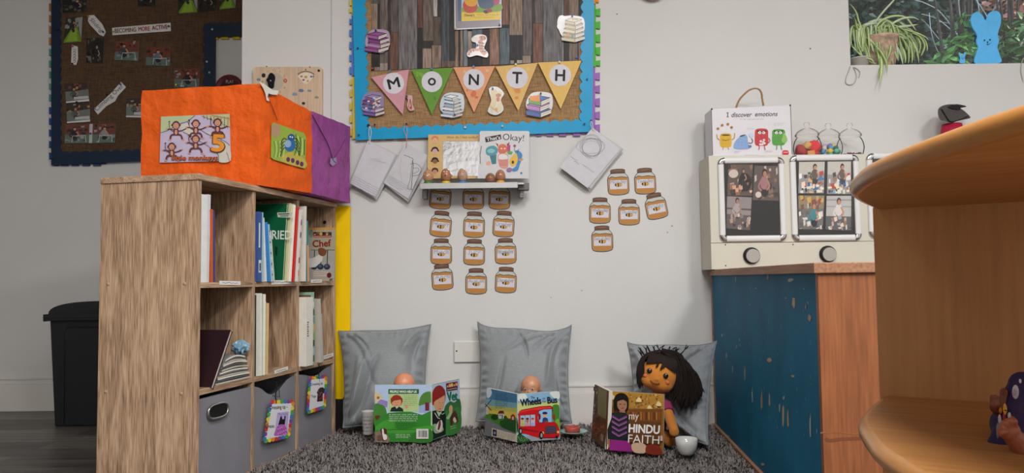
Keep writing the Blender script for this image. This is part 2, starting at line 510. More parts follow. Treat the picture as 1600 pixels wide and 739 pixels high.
# ceiling lamps (out of frame, they light the room)
for i, (x, y, s_, p, c) in enumerate(LAMPS):
    t = thing('ceiling_light', ['white square ceiling panel light nearest the back wall', 'white square ceiling panel light above the middle of the room',
              'white square ceiling panel light towards the right rear of the room', 'white square ceiling panel light added as fill towards the left rear'][i],
              'ceiling light', (x, y, CEIL), 0, 'ceiling panel lights')
    M().bx(x - s_ / 2 - .02, x + s_ / 2 + .02, y - s_ / 2 - .02, y + s_ / 2 + .02, CEIL - .025, CEIL).build('housing', wf, t)
    M().bx(x - s_ / 2, x + s_ / 2, y - s_ / 2, y + s_ / 2, CEIL - .03, CEIL - .024).build('diffuser', mat('lamp_diffuser', '#ffffff', 0.5, emit='#fffaf0', estr=2.0), t)
    L = bpy.data.lights.new('panel_lamp', 'AREA'); L.shape = 'SQUARE'; L.size = s_; L.energy = p; L.color = c
    o = bpy.data.objects.new('panel_lamp', L); COL.objects.link(o); o.location = (0, 0, -.035); o.parent = t

# ------------------------------------------------------------------ outside the window
grass = mat('lawn', '#33461f', 0.95, var=0.4, vscale=3)
struct(M().bx(-6, 16, WY + .4, 22, -0.4, -0.3), 'ground', grass)
def leafmesh(centres, n, size, rng, droop=0.2, spread=None):
    m = M()
    vs = []; fs = []
    for _ in range(n):
        c, r = rng.choice(centres)
        d = Vector((rng.gauss(0, 1), rng.gauss(0, 1), rng.gauss(0, 1))).normalized() * (r * rng.random() ** 0.4)
        p = Vector(c) + d
        a = Vector((rng.gauss(0, 1), rng.gauss(0, 1), rng.gauss(0, .5) - droop)).normalized()
        b_ = a.cross(Vector((rng.gauss(0, 1), rng.gauss(0, 1), rng.gauss(0, 1)))).normalized()
        s_ = size * rng.uniform(.6, 1.3); wd = s_ * .26
        up = a.cross(b_) * s_ * .08
        k = len(vs)
        vs += [p, p + a * s_ * .35 + b_ * wd + up, p + a * s_ * .4 , p + a * s_ * .35 - b_ * wd + up, p + a * s_]
        fs += [(k, k + 1, k + 2), (k, k + 2, k + 3), (k + 1, k + 4, k + 2), (k + 2, k + 4, k + 3)]
    m.add(vs, fs); return m
def tree(name, label, cat, group, base, centres, n, size, col, seed, trunk=True, tcol='#4a4138', r=.05, var=.5):
    rng = random.Random(seed)
    t = thing(name, label, cat, base, 0, group)
    leafmesh(centres, n, size, rng).build('foliage', mat('leaf_' + col[1:], col, .5, var=var, vscale=2.5, spec=.5), t, kind='stuff')
    m = M(); b0 = Vector(base)
    for c, rr in centres[:7]:
        c = Vector(c); mid = b0.lerp(c, .5) + Vector((rng.uniform(-.1, .1), rng.uniform(-.1, .1), 0)); 
        m.tube([b0, b0.lerp(mid, .5) , mid, c, c + (c - mid) * .4], [r, r * .8, r * .5, r * .25, r * .1], 6)
    m.build('branches', mat('bark_' + tcol[1:], tcol, .9, bump=.5, bscale=30, var=.4), t)
    return t
def P_(px, py, Y): return tuple(atY(px, py, Y))
G = -.3
tree('evergreen_tree', 'dark evergreen tree filling the left of the window view', 'tree', 'trees outside the window', (2.9, 7.6, G),
     [(P_(px, py, 7.4), .75) for px, py in ((1335, 20), (1400, 60), (1370, -40), (1450, 10), (1420, -80), (1350, 110), (1460, 90))], 12000, .10, '#1f4030', 1)
tree('evergreen_tree', 'blue green evergreen tree in the middle of the window view', 'tree', 'trees outside the window', (4.3, 8.6, G),
     [(P_(px, py, 8.4), .85) for px, py in ((1500, 40), (1540, -30), (1490, 100), (1570, 70), (1460, -60), (1610, 0), (1650, 90))], 12000, .10, '#284a48', 2)
tree('broadleaf_shrub', 'bright green broad leaved shrub outside behind the small paper rabbit', 'shrub', 'shrubs outside the window', (3.1, 5.2, G),
     [(P_(px, py, 5.2), .07) for px, py in ((1500, 62), (1512, 72), (1492, 68), (1506, 34), (1516, 44), (1490, 92), (1475, 96), (1522, 80))], 260, .075, '#6fa84a', 3, var=.3)
tree('broadleaf_shrub', 'green leaved shrub outside at the right edge of the window', 'shrub', 'shrubs outside the window', (3.6, 5.4, G),
     [(P_(px, py, 5.4), .10) for px, py in ((1578, 60), (1590, 80), (1572, 84), (1582, 45), (1566, 72))], 230, .08, '#4f8038', 4, var=.3)
tree('rusty_tree', 'tree outside with reddish brown leaves at the top right of the window', 'tree', 'trees outside the window', (4.3, 6.6, G),
     [(P_(px, py, 6.6), .17) for px, py in ((1570, 10), (1595, 25), (1560, -10), (1600, 5), (1585, 45), (1620, 60))], 260, .09, '#b5765f', 5, var=.3, r=.02)
# bare twigs
rng = random.Random(11)
t = thing('bare_tree', 'pale leafless branches criss-crossing in front of the dark trees outside', 'tree', (3.3, 6.2, G), 0, 'trees outside the window')
m = M()
for (pts, r) in (([(1520, 140), (1512, 70), (1500, 30), (1495, -40)], 0.0077), ([(1510, 100), (1540, 40), (1560, 0), (1575, -30)], 0.0066), ([(1500, 60), (1470, 20), (1445, 5), (1430, 0)], 0.0039),
                 ([(1490, 50), (1465, 30), (1440, 22)], 0.0028), ([(1500, 90), (1475, 70), (1450, 40), (1440, 30)], 0.0033), ([(1480, 100), (1465, 80), (1455, 50), (1452, 20)], 0.0028),
                 ([(1510, 40), (1530, 20), (1520, -20)], 0.0039), ([(1545, 30), (1525, 0), (1500, -20)], 0.0033), ([(1575, 110), (1590, 80), (1606, 50)], 0.0044), ([(1500, 35), (1480, 36), (1462, 32)], 0.0022)):
    q = [P_(a, c, 6.1 + rng.uniform(-.2, .2)) for a, c in pts]
    m.tube(smooth_open(q, 4), [r] * (len(smooth_open(q, 4))), 5)
m.tube([(3.3, 6.2, G), P_(1520, 140, 6.1)], [.04, .014], 6)
m.build('branches', mat('pale_bark', '#a3a8a6', .9, var=.3), t)
# hedge at the bottom far away
tree('hedge_bush', 'low dark hedge outside filling the background under the trees', 'hedge', None, (4, 10.5, G),
     [((x, 10.5, z), .9) for x in (1.8, 2.9, 4, 5.1, 6.2, 7.3) for z in (1.6, 2.8, 4.0, 5.1)], 15000, .17, '#1d3528', 6, r=.018)
# ------------------------------------------------------------------ bookcase
BX, BY = -.888, 2.166
BA = math.atan2(.976, .216)
BL, BD, BH = .885, .32, .937
oakv = woodmat('oak_laminate_vertical', [(0.36, '#6e5845'), (0.46, '#97795e'), (0.53, '#ae9075'), (0.64, '#c4a88b')], 'z', fine=150, coarse=10, bump=.35, warp=1.6)
oakx = woodmat('oak_laminate_horizontal', [(0.36, '#6e5845'), (0.46, '#97795e'), (0.53, '#ae9075'), (0.64, '#c4a88b')], 'x', fine=150, coarse=10, bump=.35, warp=1.6)
bookcase = thing('bookcase', 'oak effect cube bookcase three cells wide with books and fabric bins', 'bookcase', (BX, BY, 0), BA)
BM = mw(bookcase)
def L2W(x, y, z): return BM @ Vector((x, y, z))
T = .016
PIT = (BL - T) / 3
ZS = [0.02, .310, .612, BH - .018]      # undersides of the boards
ST = .016
for i in range(4):
    M(BM).bx(i * PIT, i * PIT + T, 0 if i in (0, 3) else .003, BD, 0, BH - .018).build('side_panel' if i in (0, 3) else 'divider', oakv, bookcase, bevel=.0008)
for i, z in enumerate(ZS):
    nm = ['base_board', 'shelf', 'shelf', 'top_board'][i]
    if i == 3: M(BM).bx(-.004, BL + .004, -.004, BD, z, BH).build(nm, oakx, bookcase, bevel=.0012)
    else:
        for k in range(3):
            M(BM).bx(k * PIT + T, (k + 1) * PIT, .001, BD, z, z + ST).build(nm, oakx, bookcase, bevel=.0008)
M(BM).bx(.004, BL - .004, BD - .006, BD - .001, .02, BH - .02).build('back_panel', oakv, bookcase)
# screw cover caps on the near side panel
scm = mat('screw_cap_brown', '#a08a70', .5)
for (px, py) in ((169, 444), (288, 443), (165, 612), (283, 615)):
    p = atP(px, py, L2W(0, 0, 0), (BM.to_3x3() @ Vector((-1, 0, 0))))
    M().lathe([(0, .0022), (.004, .0018), (.0055, 0)], p, 12, R=Vector((0, 0, 1)).rotation_difference(BM.to_3x3() @ Vector((-1, 0, 0))).to_matrix()).build('screw_cap', scm, bookcase)
p = L2W(BL - T, .04, .86)
M().lathe([(0, .002), (.006, .0018), (.007, 0)], p, 12, R=Vector((0, 0, 1)).rotation_difference(BM.to_3x3() @ Vector((-1, 0, 0))).to_matrix()).build('peg_hole', mat('dark_hole', '#15110d', .9), bookcase)
# white shelf-edge labels
FN = BM.to_3x3() @ Vector((0, -1, 0))
def bface(y): 
    p0 = L2W(0, y, 0)
    return lambda px, py: atP(px, py, p0, FN)
def shelf_label(lab, quad, y=0.0):
    m = M(); f = bface(y - .0008)
    m.slab([f(*q) for q in quad], FN, .0007, 0, '#dcdad6')
    a = Art(m, f, FN); cx = sum(q[0] for q in quad) / 4; cy = sum(q[1] for q in quad) / 4
    w_ = (quad[1][0] - quad[0][0]) * .36; sl = (quad[1][1] - quad[0][1]) / (quad[1][0] - quad[0][0])
    rr = random.Random(int(cx))
    pts = [(cx - w_ + i * 2 * w_ / 14, cy + sl * (-w_ + i * 2 * w_ / 14) + rr.uniform(-1, 1)) for i in range(15)]
    a.line(pts, .7, '#4a4a55')
    m.build('shelf_label', PRINT, label=lab, cat='label', group='paper labels along the shelf edges')
shelf_label('white paper label on the upper shelf edge under the white spined books', [(343, 438.5), (376, 439.5), (376, 445.5), (343, 445)])
shelf_label('white paper label on the upper shelf edge under the big green book', [(424, 438), (456, 437.5), (456, 443.5), (424, 444.5)])
shelf_label('white paper label on the upper shelf edge under the chef book', [(486, 437), (503, 436.5), (503, 441.5), (486, 442)])
shelf_label('white paper label on the lower shelf edge beside the worn white magazines', [(429, 579), (450, 572), (450, 577.5), (429, 584.5)])
shelf_label('white paper label on the lower shelf edge under the thin grey books', [(504, 556.5), (521, 551), (521, 556.5), (504, 562)])

# ---- books standing on the shelves; local x = thickness, y = into the shelf
def shelf_book(name, lab, x, y, z, th, h, d, lean, cov, pages='#e8e2d4', spine=False, cat='book', group='books on the bookcase', art=None, covm=None, soft=False, yaw=0):
    """cover boards either side of a page block; the fore-edge (or spine) faces out of the shelf"""
    T0 = BM @ Matrix.Translation((x, y, z)) @ rotz(yaw) @ Matrix.Rotation(lean, 4, 'Y')
    c = max(.0012, min(.003, th * .14)); m = M(T0)
    m.bx(0, c, 0, d, 0, h, 0, cov).bx(th - c, th, 0, d, 0, h, 0, cov)
    if spine: m.bx(0, th, -c, 0, 0, h, 0, cov)
    else: m.bx(0, th, d, d + c, 0, h, 0, cov)
    if art: art(m, T0)
    o = m.build(name, covm or CARD, label=lab, cat=cat, group=group, bevel=.0004, seg=1)
    g_ = M(T0); k = max(1, int((th - 2 * c) / .0025))
    for i in range(k):
        a0 = c + (th - 2 * c) * i / k; a1 = c + (th - 2 * c) * (i + 1) / k - .0003
        g_.bx(a0, a1, .002 + random.uniform(0, .0015), d - .001, .002, h - .002 - random.uniform(0, .001), 0, pages)
    g_.build('pages', PRINT, o)
    return o
z2 = ZS[2] + ST; z1 = ZS[1] + ST
# cell 1, top
shelf_book('picture_book', 'tall white hardback with plain white cover at the left end of the top shelf', T + .002, .006, z2, .032, .252, .21, 0.0, '#d7d9da', '#cfcfca', True)
shelf_book('picture_book', 'slimmer white book standing second from the left end on the top shelf', T + .037, .010, z2, .014, .256, .21, 0.02, '#c9ccce', '#d8d4cb', True)
shelf_book('picture_book', 'thin orange spined book leaning beside the two white ones on the top shelf', T + .056, .004, z2, .008, .213, .2, -.02, '#b8552c', '#d9cdb8', True)
shelf_book('picture_book', 'thin navy blue book leaning beside the thin orange one on the top shelf', T + .068, .004, z2, .007, .21, .2, -.03, '#3a3f78', '#c9c4c4', True)
# cell 2, top
x0 = PIT + T
def spine_label(m, T0):
    m.bx(-.0002, .0, 0, .0, 0, 0)
def art_blue(m, T0):
    m.bx(.002, .018, -.0036, -.0031, .03, .07, 0, '#c9d2da'); m.bx(.006, .014, -.0042, -.0036, .035, .06, 0, '#22303f')
    m.bx(.002, .010, -.0036, -.0031, .11, .19, 0, '#c9d2da')
shelf_book('picture_book', 'dark blue book with white spine panels standing first in the middle top cell', x0 + .001, -.004, z2, .021, .226, .2, 0, '#33508f', '#a8cfd8', True, art=art_blue)
shelf_book('picture_book', 'pale turquoise book upright beside the dark blue one in the middle top cell', x0 + .024, -.002, z2, .012, .226, .19, .0, '#8fc2cc', '#c6e0e0', True)
shelf_book('picture_book', 'thin white and black topped book leaning left in the middle top cell', x0 + .057, .0, z2, .008, .21, .18, -.09, '#dedede', '#bcbcbc', True)
shelf_book('picture_book', 'bright blue book leaning left in the middle top cell', x0 + .069, -.004, z2, .012, .196, .18, -.11, '#2f7fc4', '#a7cbe2', True)
def art_lb(m, T0):
    for i in range(9): m.bx(.002, .007, -.0036, -.0031, .02 + i * .018, .026 + i * .018, 0, ['#2e4c86', '#d8e2ea'][i % 2])
shelf_book('picture_book', 'pale blue patterned book leaning left in the middle top cell', x0 + .0845, -.005, z2, .010, .19, .18, -.13, '#9ec3e0', '#dfe8ee', True, art=art_lb)
shelf_book('picture_book', 'cream edged thin book leaning left against the blue books in the middle top cell', x0 + .098, -.006, z2, .007, .168, .18, -.15, '#c8c8b4', '#efe9d8', True)
# big green book, cover faces the viewer
NX = BM.to_3x3()
def cover_frame(T0):
    n = T0.to_3x3() @ Vector((-1, 0, 0)); p0 = T0 @ Vector((0, 0, 0))
    return (lambda px, py: atP(px, py, p0, n)), n
def art_green(m, T0):
    m.T = Matrix.Identity(4); fn, n = cover_frame(T0); a = Art(m, fn, n)
    a.poly([(433, 332), (458, 332), (454, 340), (434, 339.5)], '#b9c2b4')
    a.line([(435, 334.5), (452, 334.2)], 1.6, '#20332a'); a.line([(438, 337.6), (451, 337.4)], 1.2, '#20332a')
    for ch, x in (('R', 425.5), ('I', 434.0), ('E', 441), ('D', 451)): pass
    a.text('BURIED', 430.5, 367, h=13.5, w=49, col='#d5dcd2', bold=.02, rot=1)
    a.poly([(430, 385), (434, 386), (433, 400), (430, 398)], '#12301f')
shelf_book('picture_book', 'large dark green book with white capital letters across its cover', x0 + .172, .002, z2, .010, .272, .24, .10, '#0f5a3a', '#e9e3c6', art=art_green)
def art_red(m, T0):
    for i in range(5): m.bx(.002, .0075, -.0036, -.0031, .02 + i * .045, .04 + i * .045, 0, ['#d97f2c', '#8c2222', '#e4dcd0', '#35302c', '#7a3d7d'][i])
shelf_book('picture_book', 'cream and yellow edged thick book leaning right beside the big green book', x0 + .184, -.006, z2, .014, .275, .2, .11, '#c9c39a', '#ded9be')
shelf_book('picture_book', 'white book with grey page edges leaning right past the big green book', x0 + .200, -.010, z2, .009, .272, .2, .11, '#e8e6e2', '#d4d0c8')
shelf_book('picture_book', 'bright red spined book leaning right past the big green book', x0 + .212, -.016, z2, .008, .262, .2, .11, '#c22a26', '#e9e2da', True)
shelf_book('picture_book', 'white spined book with orange and purple pictures leaning next to the red one', x0 + .224, -.022, z2, .011, .255, .2, .11, '#d8d4d0', '#e9e2da', True, art=art_red)
x1 = 2 * PIT + T
shelf_book('picture_book', 'tall white book with orange corner in the right hand top cell', x1 - .001 + .003, -.016, z2, .010, .27, .2, .015, '#d8d2ca', '#e9e2da', True)
def art_teal(m, T0): m.bx(.0005, .0135, -.0036, -.0031, .0, .13, 0, '#d99a6a')
shelf_book('picture_book', 'teal and orange spined book leaning in the right hand top cell', x1 + .022, -.014, z2, .014, .218, .2, -.03, '#23807c', '#e9e2da', True, art=art_teal)
# chef book
def art_chef(m, T0):
    m.T = Matrix.Identity(4); fn, n = cover_frame(T0); a = Art(m, fn, n, zz(395, 320, 5.911))
    a.poly([(500, 215), (765, 215), (755, 680), (500, 680)], '#a9a49c')
    a.rect(540, 240, 760, 415, '#a7a289')
    a.poly([(500, 210), (768, 210), (766, 232), (500, 236)], '#c99758')
    a.ell(540, 265, 16, 36, '#6b645c'); a.ell(540, 265, 12, 31, '#8d8780')
    a.rect(560, 252, 728, 300, '#3a3531')
    for i, c in enumerate(['#241c18', '#8f5738', '#c9a53c', '#1e1a1a', '#a06a45', '#31425c']):
        a.ell(574 + i * 28, 268, 14, 16, c); a.ell(574 + i * 28, 274, 8, 9, ['#c89770', '#5b3722'][i % 2])
    a.rect(560, 284, 728, 300, '#a33128')
    a.line([(566, 292), (722, 290)], 3, '#e6d6c6')
    a.text('Chef', 638, 356, w=168, h=62, col='#8e1d22', bold=.04, rot=-3)
    a.rect(540, 415, 760, 420, '#5a5450')
    for x in (572, 632, 692): a.line([(x, 418), (x - 4, 560)], 8, '#2b3442'); a.ell(x - 6, 572, 30, 27, '#343c4c'); a.ell(x - 10, 566, 15, 12, '#56607a')
    a.poly([(500, 500), (560, 490), (610, 460), (650, 480), (640, 520), (580, 575), (520, 580)], '#d7d3cd')
    a.blob([(605, 410), (625, 398), (655, 402), (682, 425), (672, 462), (640, 474), (612, 455)], '#7d4d31')
    a.rect(560, 618, 700, 660, '#cbc0b6'); a.line([(566, 630), (690, 628)], 4, '#7d4a52'); a.line([(566, 646), (680, 644)], 4, '#7d4a52')
    a.ell(706, 650, 22, 24, '#64202a')
shelf_book('picture_book', 'chef picture book with cover facing out at the right end of the top shelf', x1 + .205, -.014, z2, .013, .203, .2, .03, '#b5a58d', '#d8cdbd', art=art_chef)
shelf_book('picture_book', 'thin beige book hidden behind the chef book at the end of the top shelf', x1 + .221, -.02, z2, .008, .196, .2, .03, '#c9bba3', '#d9e0d8')

# middle row, cell 1: leaning folder and a pile of magazines
def folder_art(m, T0): pass
shelf_book('ring_folder', 'dark maroon folder leaning open against the left end of the lower shelf', T + .050, -.004, z1, .012, .185, .25, .54, '#2b1a1f', '#cfc7c0', cat='folder', group=None, covm=mat('maroon_board', '#2a171c', .4, var=.1))
for i in range(12):
    rr = random.Random(40 + i); zc = z1 + .001 + i * .0060; xs = .190 + .0012 * i + rr.uniform(-.006, .006); ww = .092 - .0035 * i
    colr = ['#5f666e', '#8d8f92', '#b9b4aa', '#5c5148', '#a59c90', '#d0cbc2', '#4a4f59', '#8a857c', '#c3bdb2', '#6d6f78', '#aaa59c', '#7c8087'][i]
    def fn(u, v, zc=zc, xs=xs, ww=ww, i=i, rr=rr):
        x = xs + (u - .5) * 2 * ww; y = .004 + v * .19
        return L2W(x, y, zc + .010 * math.sin(u * 3.0) * (i / 12) + .0015 * math.sin(v * 9 + i))
    m = M(); m.grid(fn, 12, 4, 0, colr); m.grid(lambda u, v, fn=fn: fn(u, v) + Vector((0, 0, .0045)), 12, 4, 0, ['#c9c4ba', '#7d8187'][i % 2])
    m.grid(lambda u, v, fn=fn: fn(u, 0) + Vector((0, 0, .0045 * v)), 12, 3, 0, ['#b7afa2', '#55575b', '#d9d4ca'][i % 3])
    m.grid(lambda u, v, fn=fn: fn(0, u) + Vector((0, 0, .0045 * v)), 4, 1, 0, '#98948c'); m.grid(lambda u, v, fn=fn: fn(1, u) + Vector((0, 0, .0045 * v)), 4, 1, 0, '#98948c')
    m.build('magazine', PRINT, label='worn magazine in the flat pile on the lower shelf, ' + ['bottom of the pile', 'second from the bottom', 'third from the bottom', 'fourth from the bottom', 'fifth from the bottom', 'sixth from the bottom', 'sixth from the top', 'fifth from the top', 'fourth from the top', 'third from the top', 'second from the top', 'top of the pile'][i],
            cat='magazine', group='magazines piled flat on the lower shelf')
# crumpled blue bag on the pile
m = M(); rr = random.Random(5)
def crump(u, v):
    th = math.pi * v; a = 2 * math.pi * u
    r = 1 + .28 * math.sin(5 * a + 3 * v) * math.sin(4 * th) + .15 * math.sin(9 * a + 11 * v)
    c = L2W(.262, .025, z1 + .098)
    return c + Vector((.022 * r * math.sin(th) * math.cos(a), .03 * r * math.sin(th) * math.sin(a), .018 * r * math.cos(th)))
m.grid(crump, 28, 16, 0, '#7fa3b8', smooth=False)
m.build('plastic_bag', GLOSSY, label='crumpled pale blue plastic bag on top of the magazine pile', cat='bag')
# cell 2 middle: magazines upright
def art_blk(m, T0): pass
shelf_book('ring_folder', 'black folder standing against the divider in the middle lower cell', x0 + .001, .012, z1, .018, .26, .2, 0, '#111214', '#222222', True, cat='folder')
for i, (dx, h, c, lab) in enumerate(((.022, .265, '#d5d7cd', 'nearest the black folder'), (.031, .262, '#9aa79b', 'second from the black folder'), (.040, .262, '#e0ded3', 'third from the black folder'),
                                     (.049, .238, '#b9b49c', 'fourth from the black folder'), (.058, .232, '#cfae7c', 'on the outside right of the row'))):
    shelf_book('magazine', 'dog-eared upright magazine in the middle lower cell, ' + lab, x0 + dx, -.006 + (i % 2) * .004, z1, .0075, h, .2, -.01 + .008 * i, c, ['#e3e0d6', '#8f9c93'][i % 2], cat='magazine', group='upright magazines on the lower shelf')
# cell 3 middle
def art_big(m, T0):
    for i in range(7): m.bx(.008, .018 - (i % 2) * .003, -.0038, -.0033, .105 + i * .008, .110 + i * .008, 0, '#4a4642')
shelf_book('picture_book', 'thick white boxed book sticking out of the right hand lower cell', x1 + .004, -.02, z1 - 0.0, .052, .245, .2, 0, '#dcd8cf', '#d8d0c0', True, art=art_big)
def art_mix(m, T0):
    for i, c in enumerate(['#2e6b45', '#8cc5d6', '#1f2c28', '#79b24a', '#d6b23a', '#3f8fa8', '#203a2c', '#b9d7d2']):
        m.bx(.001, .0125, -.0036, -.0031, .01 + i * .028, .032 + i * .028, 0, c)
shelf_book('picture_book', 'slim brown edged book beside the thick white book in the lower cell', x1 + .060, -.008, z1, .008, .252, .2, -.01, '#6d4f36', '#c8a060', True)
shelf_book('picture_book', 'green and blue patterned book in the right hand lower cell', x1 + .070, -.012, z1, .014, .262, .2, -.01, '#8fb7a4', '#d0d8cc', True, art=art_mix)
shelf_book('picture_book', 'yellow and orange spined book in the right hand lower cell', x1 + .088, -.006, z1, .010, .22, .2, -.04, '#d0b036', '#d0d8cc', True)
shelf_book('picture_book', 'pale grey wide book leaning left in the right hand lower cell', x1 + .132, -.012, z1, .022, .236, .2, -.10, '#bcb5ad', '#d4cfc6', True)
shelf_book('picture_book', 'short clear grey book leaning at the right of the lower cell', x1 + .160, -.008, z1, .010, .18, .2, -.09, '#a8a6a0', '#c4c0b8', True)

# ---- fabric bins
binm = mat('grey_bin_fabric', '#7b7b82', .85, bump=.35, bscale=700, var=.12, vscale=9)
dark = mat('black_gap', '#0c0c0d', .9)
chrome = mat('chrome', '#d8d8d8', .15, 1.0)
def bin_(k, lab, sag):
    a0 = k * PIT + T + .004; a1 = (k + 1) * PIT - .004; zt = ZS[1] - .012; zb_ = ZS[0] + ST + .001
    root = thing('storage_bin', lab, 'storage bin', tuple(L2W((a0 + a1) / 2, .15, zb_)), BA, 'grey fabric bins in the bottom row')
    def front(u, v):
        x = a0 + (a1 - a0) * u; z = zb_ + (zt - zb_) * v
        dip = sag * math.exp(-((u - .45) / .28) ** 2) * max(0, (v - .55) / .45) ** 1.5
        y = .006 + .004 * math.sin(u * 5 + k) * v + .01 * sag * 20 * math.exp(-((u - .5) / .2) ** 2) * max(0, v - .6)
        crease = .006 * sag * 20 * math.sin(u * 14 + v * 9) * max(0, v - .55)
        return L2W(x, y + crease, z - dip)
    m = M(); m.grid(front, 24, 20)
    m.grid(lambda u, v: front(u, v) + (BM.to_3x3() @ Vector((0, .004, 0))), 24, 20)
    m.grid(lambda u, v: front(u, 1) + (BM.to_3x3() @ Vector((0, .004 * v, 0))), 24, 1)
    m.build('front_panel', binm, root)
    m = M(BM)
    m.bx(a0, a0 + .003, .012, .30, zb_, zt - .004).bx(a1 - .003, a1, .012, .30, zb_, zt - .004).bx(a0, a1, .297, .30, zb_, zt - .004).bx(a0, a1, .012, .30, zb_, zb_ + .003)
    m.build('bin_body', binm, root)
    return root, (a0 + a1) / 2
b0, _ = bin_(0, 'dark grey fabric storage bin with a metal ringed handle hole', .0)
# eyelet: oval ring traced at (341,640)
f = bface(-.0005); m = M(); ring = []
for i in range(28):
    a = 2 * math.pi * i / 28; c, s_ = math.cos(a), math.sin(a)
    ex = math.copysign(abs(c) ** .6, c) * 15.2; ey = math.copysign(abs(s_) ** .8, s_) * 11
    ring.append(f(341 + ex, 641.5 + ey - ex * .27))
m.tube(ring, .0032, 8, closed=True); m.build('handle_eyelet', chrome, b0)
m = M(); m.slab(ring, FN, .001); m.build('handle_hole', dark, b0)
b1, _ = bin_(1, 'slumped grey fabric storage bin with the dresses tag tied on', .045)
b2, _ = bin_(2, 'grey fabric storage bin furthest right with the tops tag tied on', .02)
def hang_tag(lab, corners, z, texts, draw, tie):
    root = thing('bin_tag', lab, 'tag', tuple(f2(*corners[3])), 0, 'laminated picture tags tied to the bins')
    m = M(); m.slab([f2(*q) for q in corners], FN, .0012, 0, '#dcdce0')
    a = Art(m, f2, FN, z, e=.0003)
    cols = ['#c93a3a', '#e08a2c', '#e6cf35', '#4ca64a', '#3c7ab8', '#7a4a9c']
    q = corners
    cc = [(q[i][0], q[i][1]) for i in range(4)]
    zc = 0
    a.z = lambda x, y: (x, y)
    n = 0
    for i, cnt in ((0, 7), (1, 8), (2, 7), (3, 8)):
        A, B_ = cc[i], cc[(i + 1) % 4]
        for k in range(cnt):
            t = (k + .5) / cnt; a.ell(A[0] + (B_[0] - A[0]) * t, A[1] + (B_[1] - A[1]) * t, 3.0, 3.4, cols[n % 6], seg=10); n += 1
    cx = sum(p[0] for p in cc) / 4; cy = sum(p[1] for p in cc) / 4
    a.poly([(cx + (p[0] - cx) * .88, cy + (p[1] - cy) * .90) for p in cc], '#dcdce2')
    draw(a)
    m.build('tag_card', GLOSSY, root)
    m = M(); m.tube([f2(*p) for p in tie[0]], .002, 6); m.tube([f2(*p) for p in tie[1]], .0012, 5); m.build('ribbon', mat('black_ribbon', '#0e0e10', .6), root)
f2 = bface(-.012)
z = zz(380, 560, 4.131)
def q4(pts, z): return [z(*p) for p in pts]
def dr1(a):
    a.z = zz(380, 560, 4.131)
    a.text('Dressing up -', 228, 318, w=112, h=32, col='#18181c', rot=-4, bold=.02)
    a.text('Dresses', 172, 436, w=52, h=24, col='#18181c', rot=-2, bold=.02)
    a.poly([(218, 350), (292, 342), (282, 492), (198, 502)], '#b9a8d8')
    a.poly([(238, 375), (246, 370), (250, 392), (262, 392), (264, 368), (272, 372), (266, 425), (262, 432), (228, 434), (224, 428)], '#141018')
    a.blob([(226, 430), (264, 428), (278, 460), (280, 490), (200, 498), (208, 462)], '#b566b8')
    for i in range(22): a.ell(212 + (i * 37) % 62, 440 + (i * 23) % 52, 4, 4, ['#d99ad8', '#8c3f96'][i % 2], seg=8)
    for i in range(8): a.ell(228 + (i * 41) % 58, 356 + (i * 17) % 16, 3, 3, '#6f7fd0', seg=8)
hang_tag('white laminated tag with a purple dress picture tied to the middle bin', q4([(178, 283), (322, 278), (290, 502), (135, 535)], z), z, None, dr1, ([z(212, 150), z(214, 200), z(208, 245), z(212, 290)], [z(190, 240), z(235, 250), z(232, 190)]))
def dr2(a):
    a.z = zz(380, 560, 4.131)
    a.text('Dressing up', 474, 166, w=76, h=22, col='#18181c', rot=-8, bold=.02)
    a.text('Tops', 452, 246, w=32, h=22, col='#18181c', rot=-3, bold=.02)
    a.poly([(482, 200), (494, 188), (512, 186), (524, 196), (520, 225), (513, 226), (511, 276), (474, 280), (478, 228), (472, 222)], '#3a2226')
    for i in range(10): a.ell(482 + (i * 13) % 30, 205 + (i * 19) % 62, 4, 5, ['#a03434', '#5a6f5a', '#8a3a3a'][i % 3], seg=8)
hang_tag('white laminated tag with a dark top picture tied to the right hand bin', q4([(432, 128), (532, 118), (522, 312), (416, 345)], z), z, None, dr2, ([z(488, 40), z(490, 80), z(486, 115), z(492, 150)], [z(440, 110), z(475, 118), z(500, 140)]))

# ------------------------------------------------------------------ paper covered boxes on the bookcase
def papermat(name, col):
    return mat(name, col, .5, bump=1.0, bscale=12, bdist=.022, var=.16, vscale=12, spec=.25)
orange = papermat('orange_paper', '#e05c14'); purple = papermat('purple_paper', '#9b4a93')
def crinkle_box(m, c8, amp=.0022, n=18, seed=0):
    """c8: bottom 4 then top 4 corners, counter-clockwise"""
    rng = random.Random(seed); ph = [rng.uniform(0, 6) for _ in range(12)]
    cen = sum((Vector(c) for c in c8), Vector()) / 8
    def d(p):
        q = (p - cen)
        k = amp * (math.sin(q.x * 31 + ph[0] + 3 * q.z * 7) * .5 + math.sin(q.z * 43 + ph[1] + q.y * 19) * .4 + math.sin((q.x + q.y) * 57 + q.z * 37 + ph[2]) * .35 + math.sin((q.y - q.z) * 83 + ph[3]) * .22)
        return p + q.normalized() * k
    def face(a, b_, c, e):
        a, b_, c, e = (Vector(c8[i]) for i in (a, b_, c, e))
        m.grid(lambda u, v: d((a * (1 - u) + b_ * u) * (1 - v) + (e * (1 - u) + c * u) * v), n, n)
    face(0, 1, 5, 4); face(1, 2, 6, 5); face(2, 3, 7, 6); face(3, 0, 4, 7); face(4, 5, 6, 7); face(3, 2, 1, 0)
A = Vector((-.812, 2.468, 0)); S = Vector((-.7105, 2.717, 0)); B = Vector((-.647, 3.06, 0)); Lc = Vector((-1.224, 2.52, 0)); 
SL = Vector((-1.10, 2.74, 0)); BLc = Vector((-.96, 3.075, 0)); SLp = Vector((-1.02, 2.735, 0))
zb0 = BH + .003
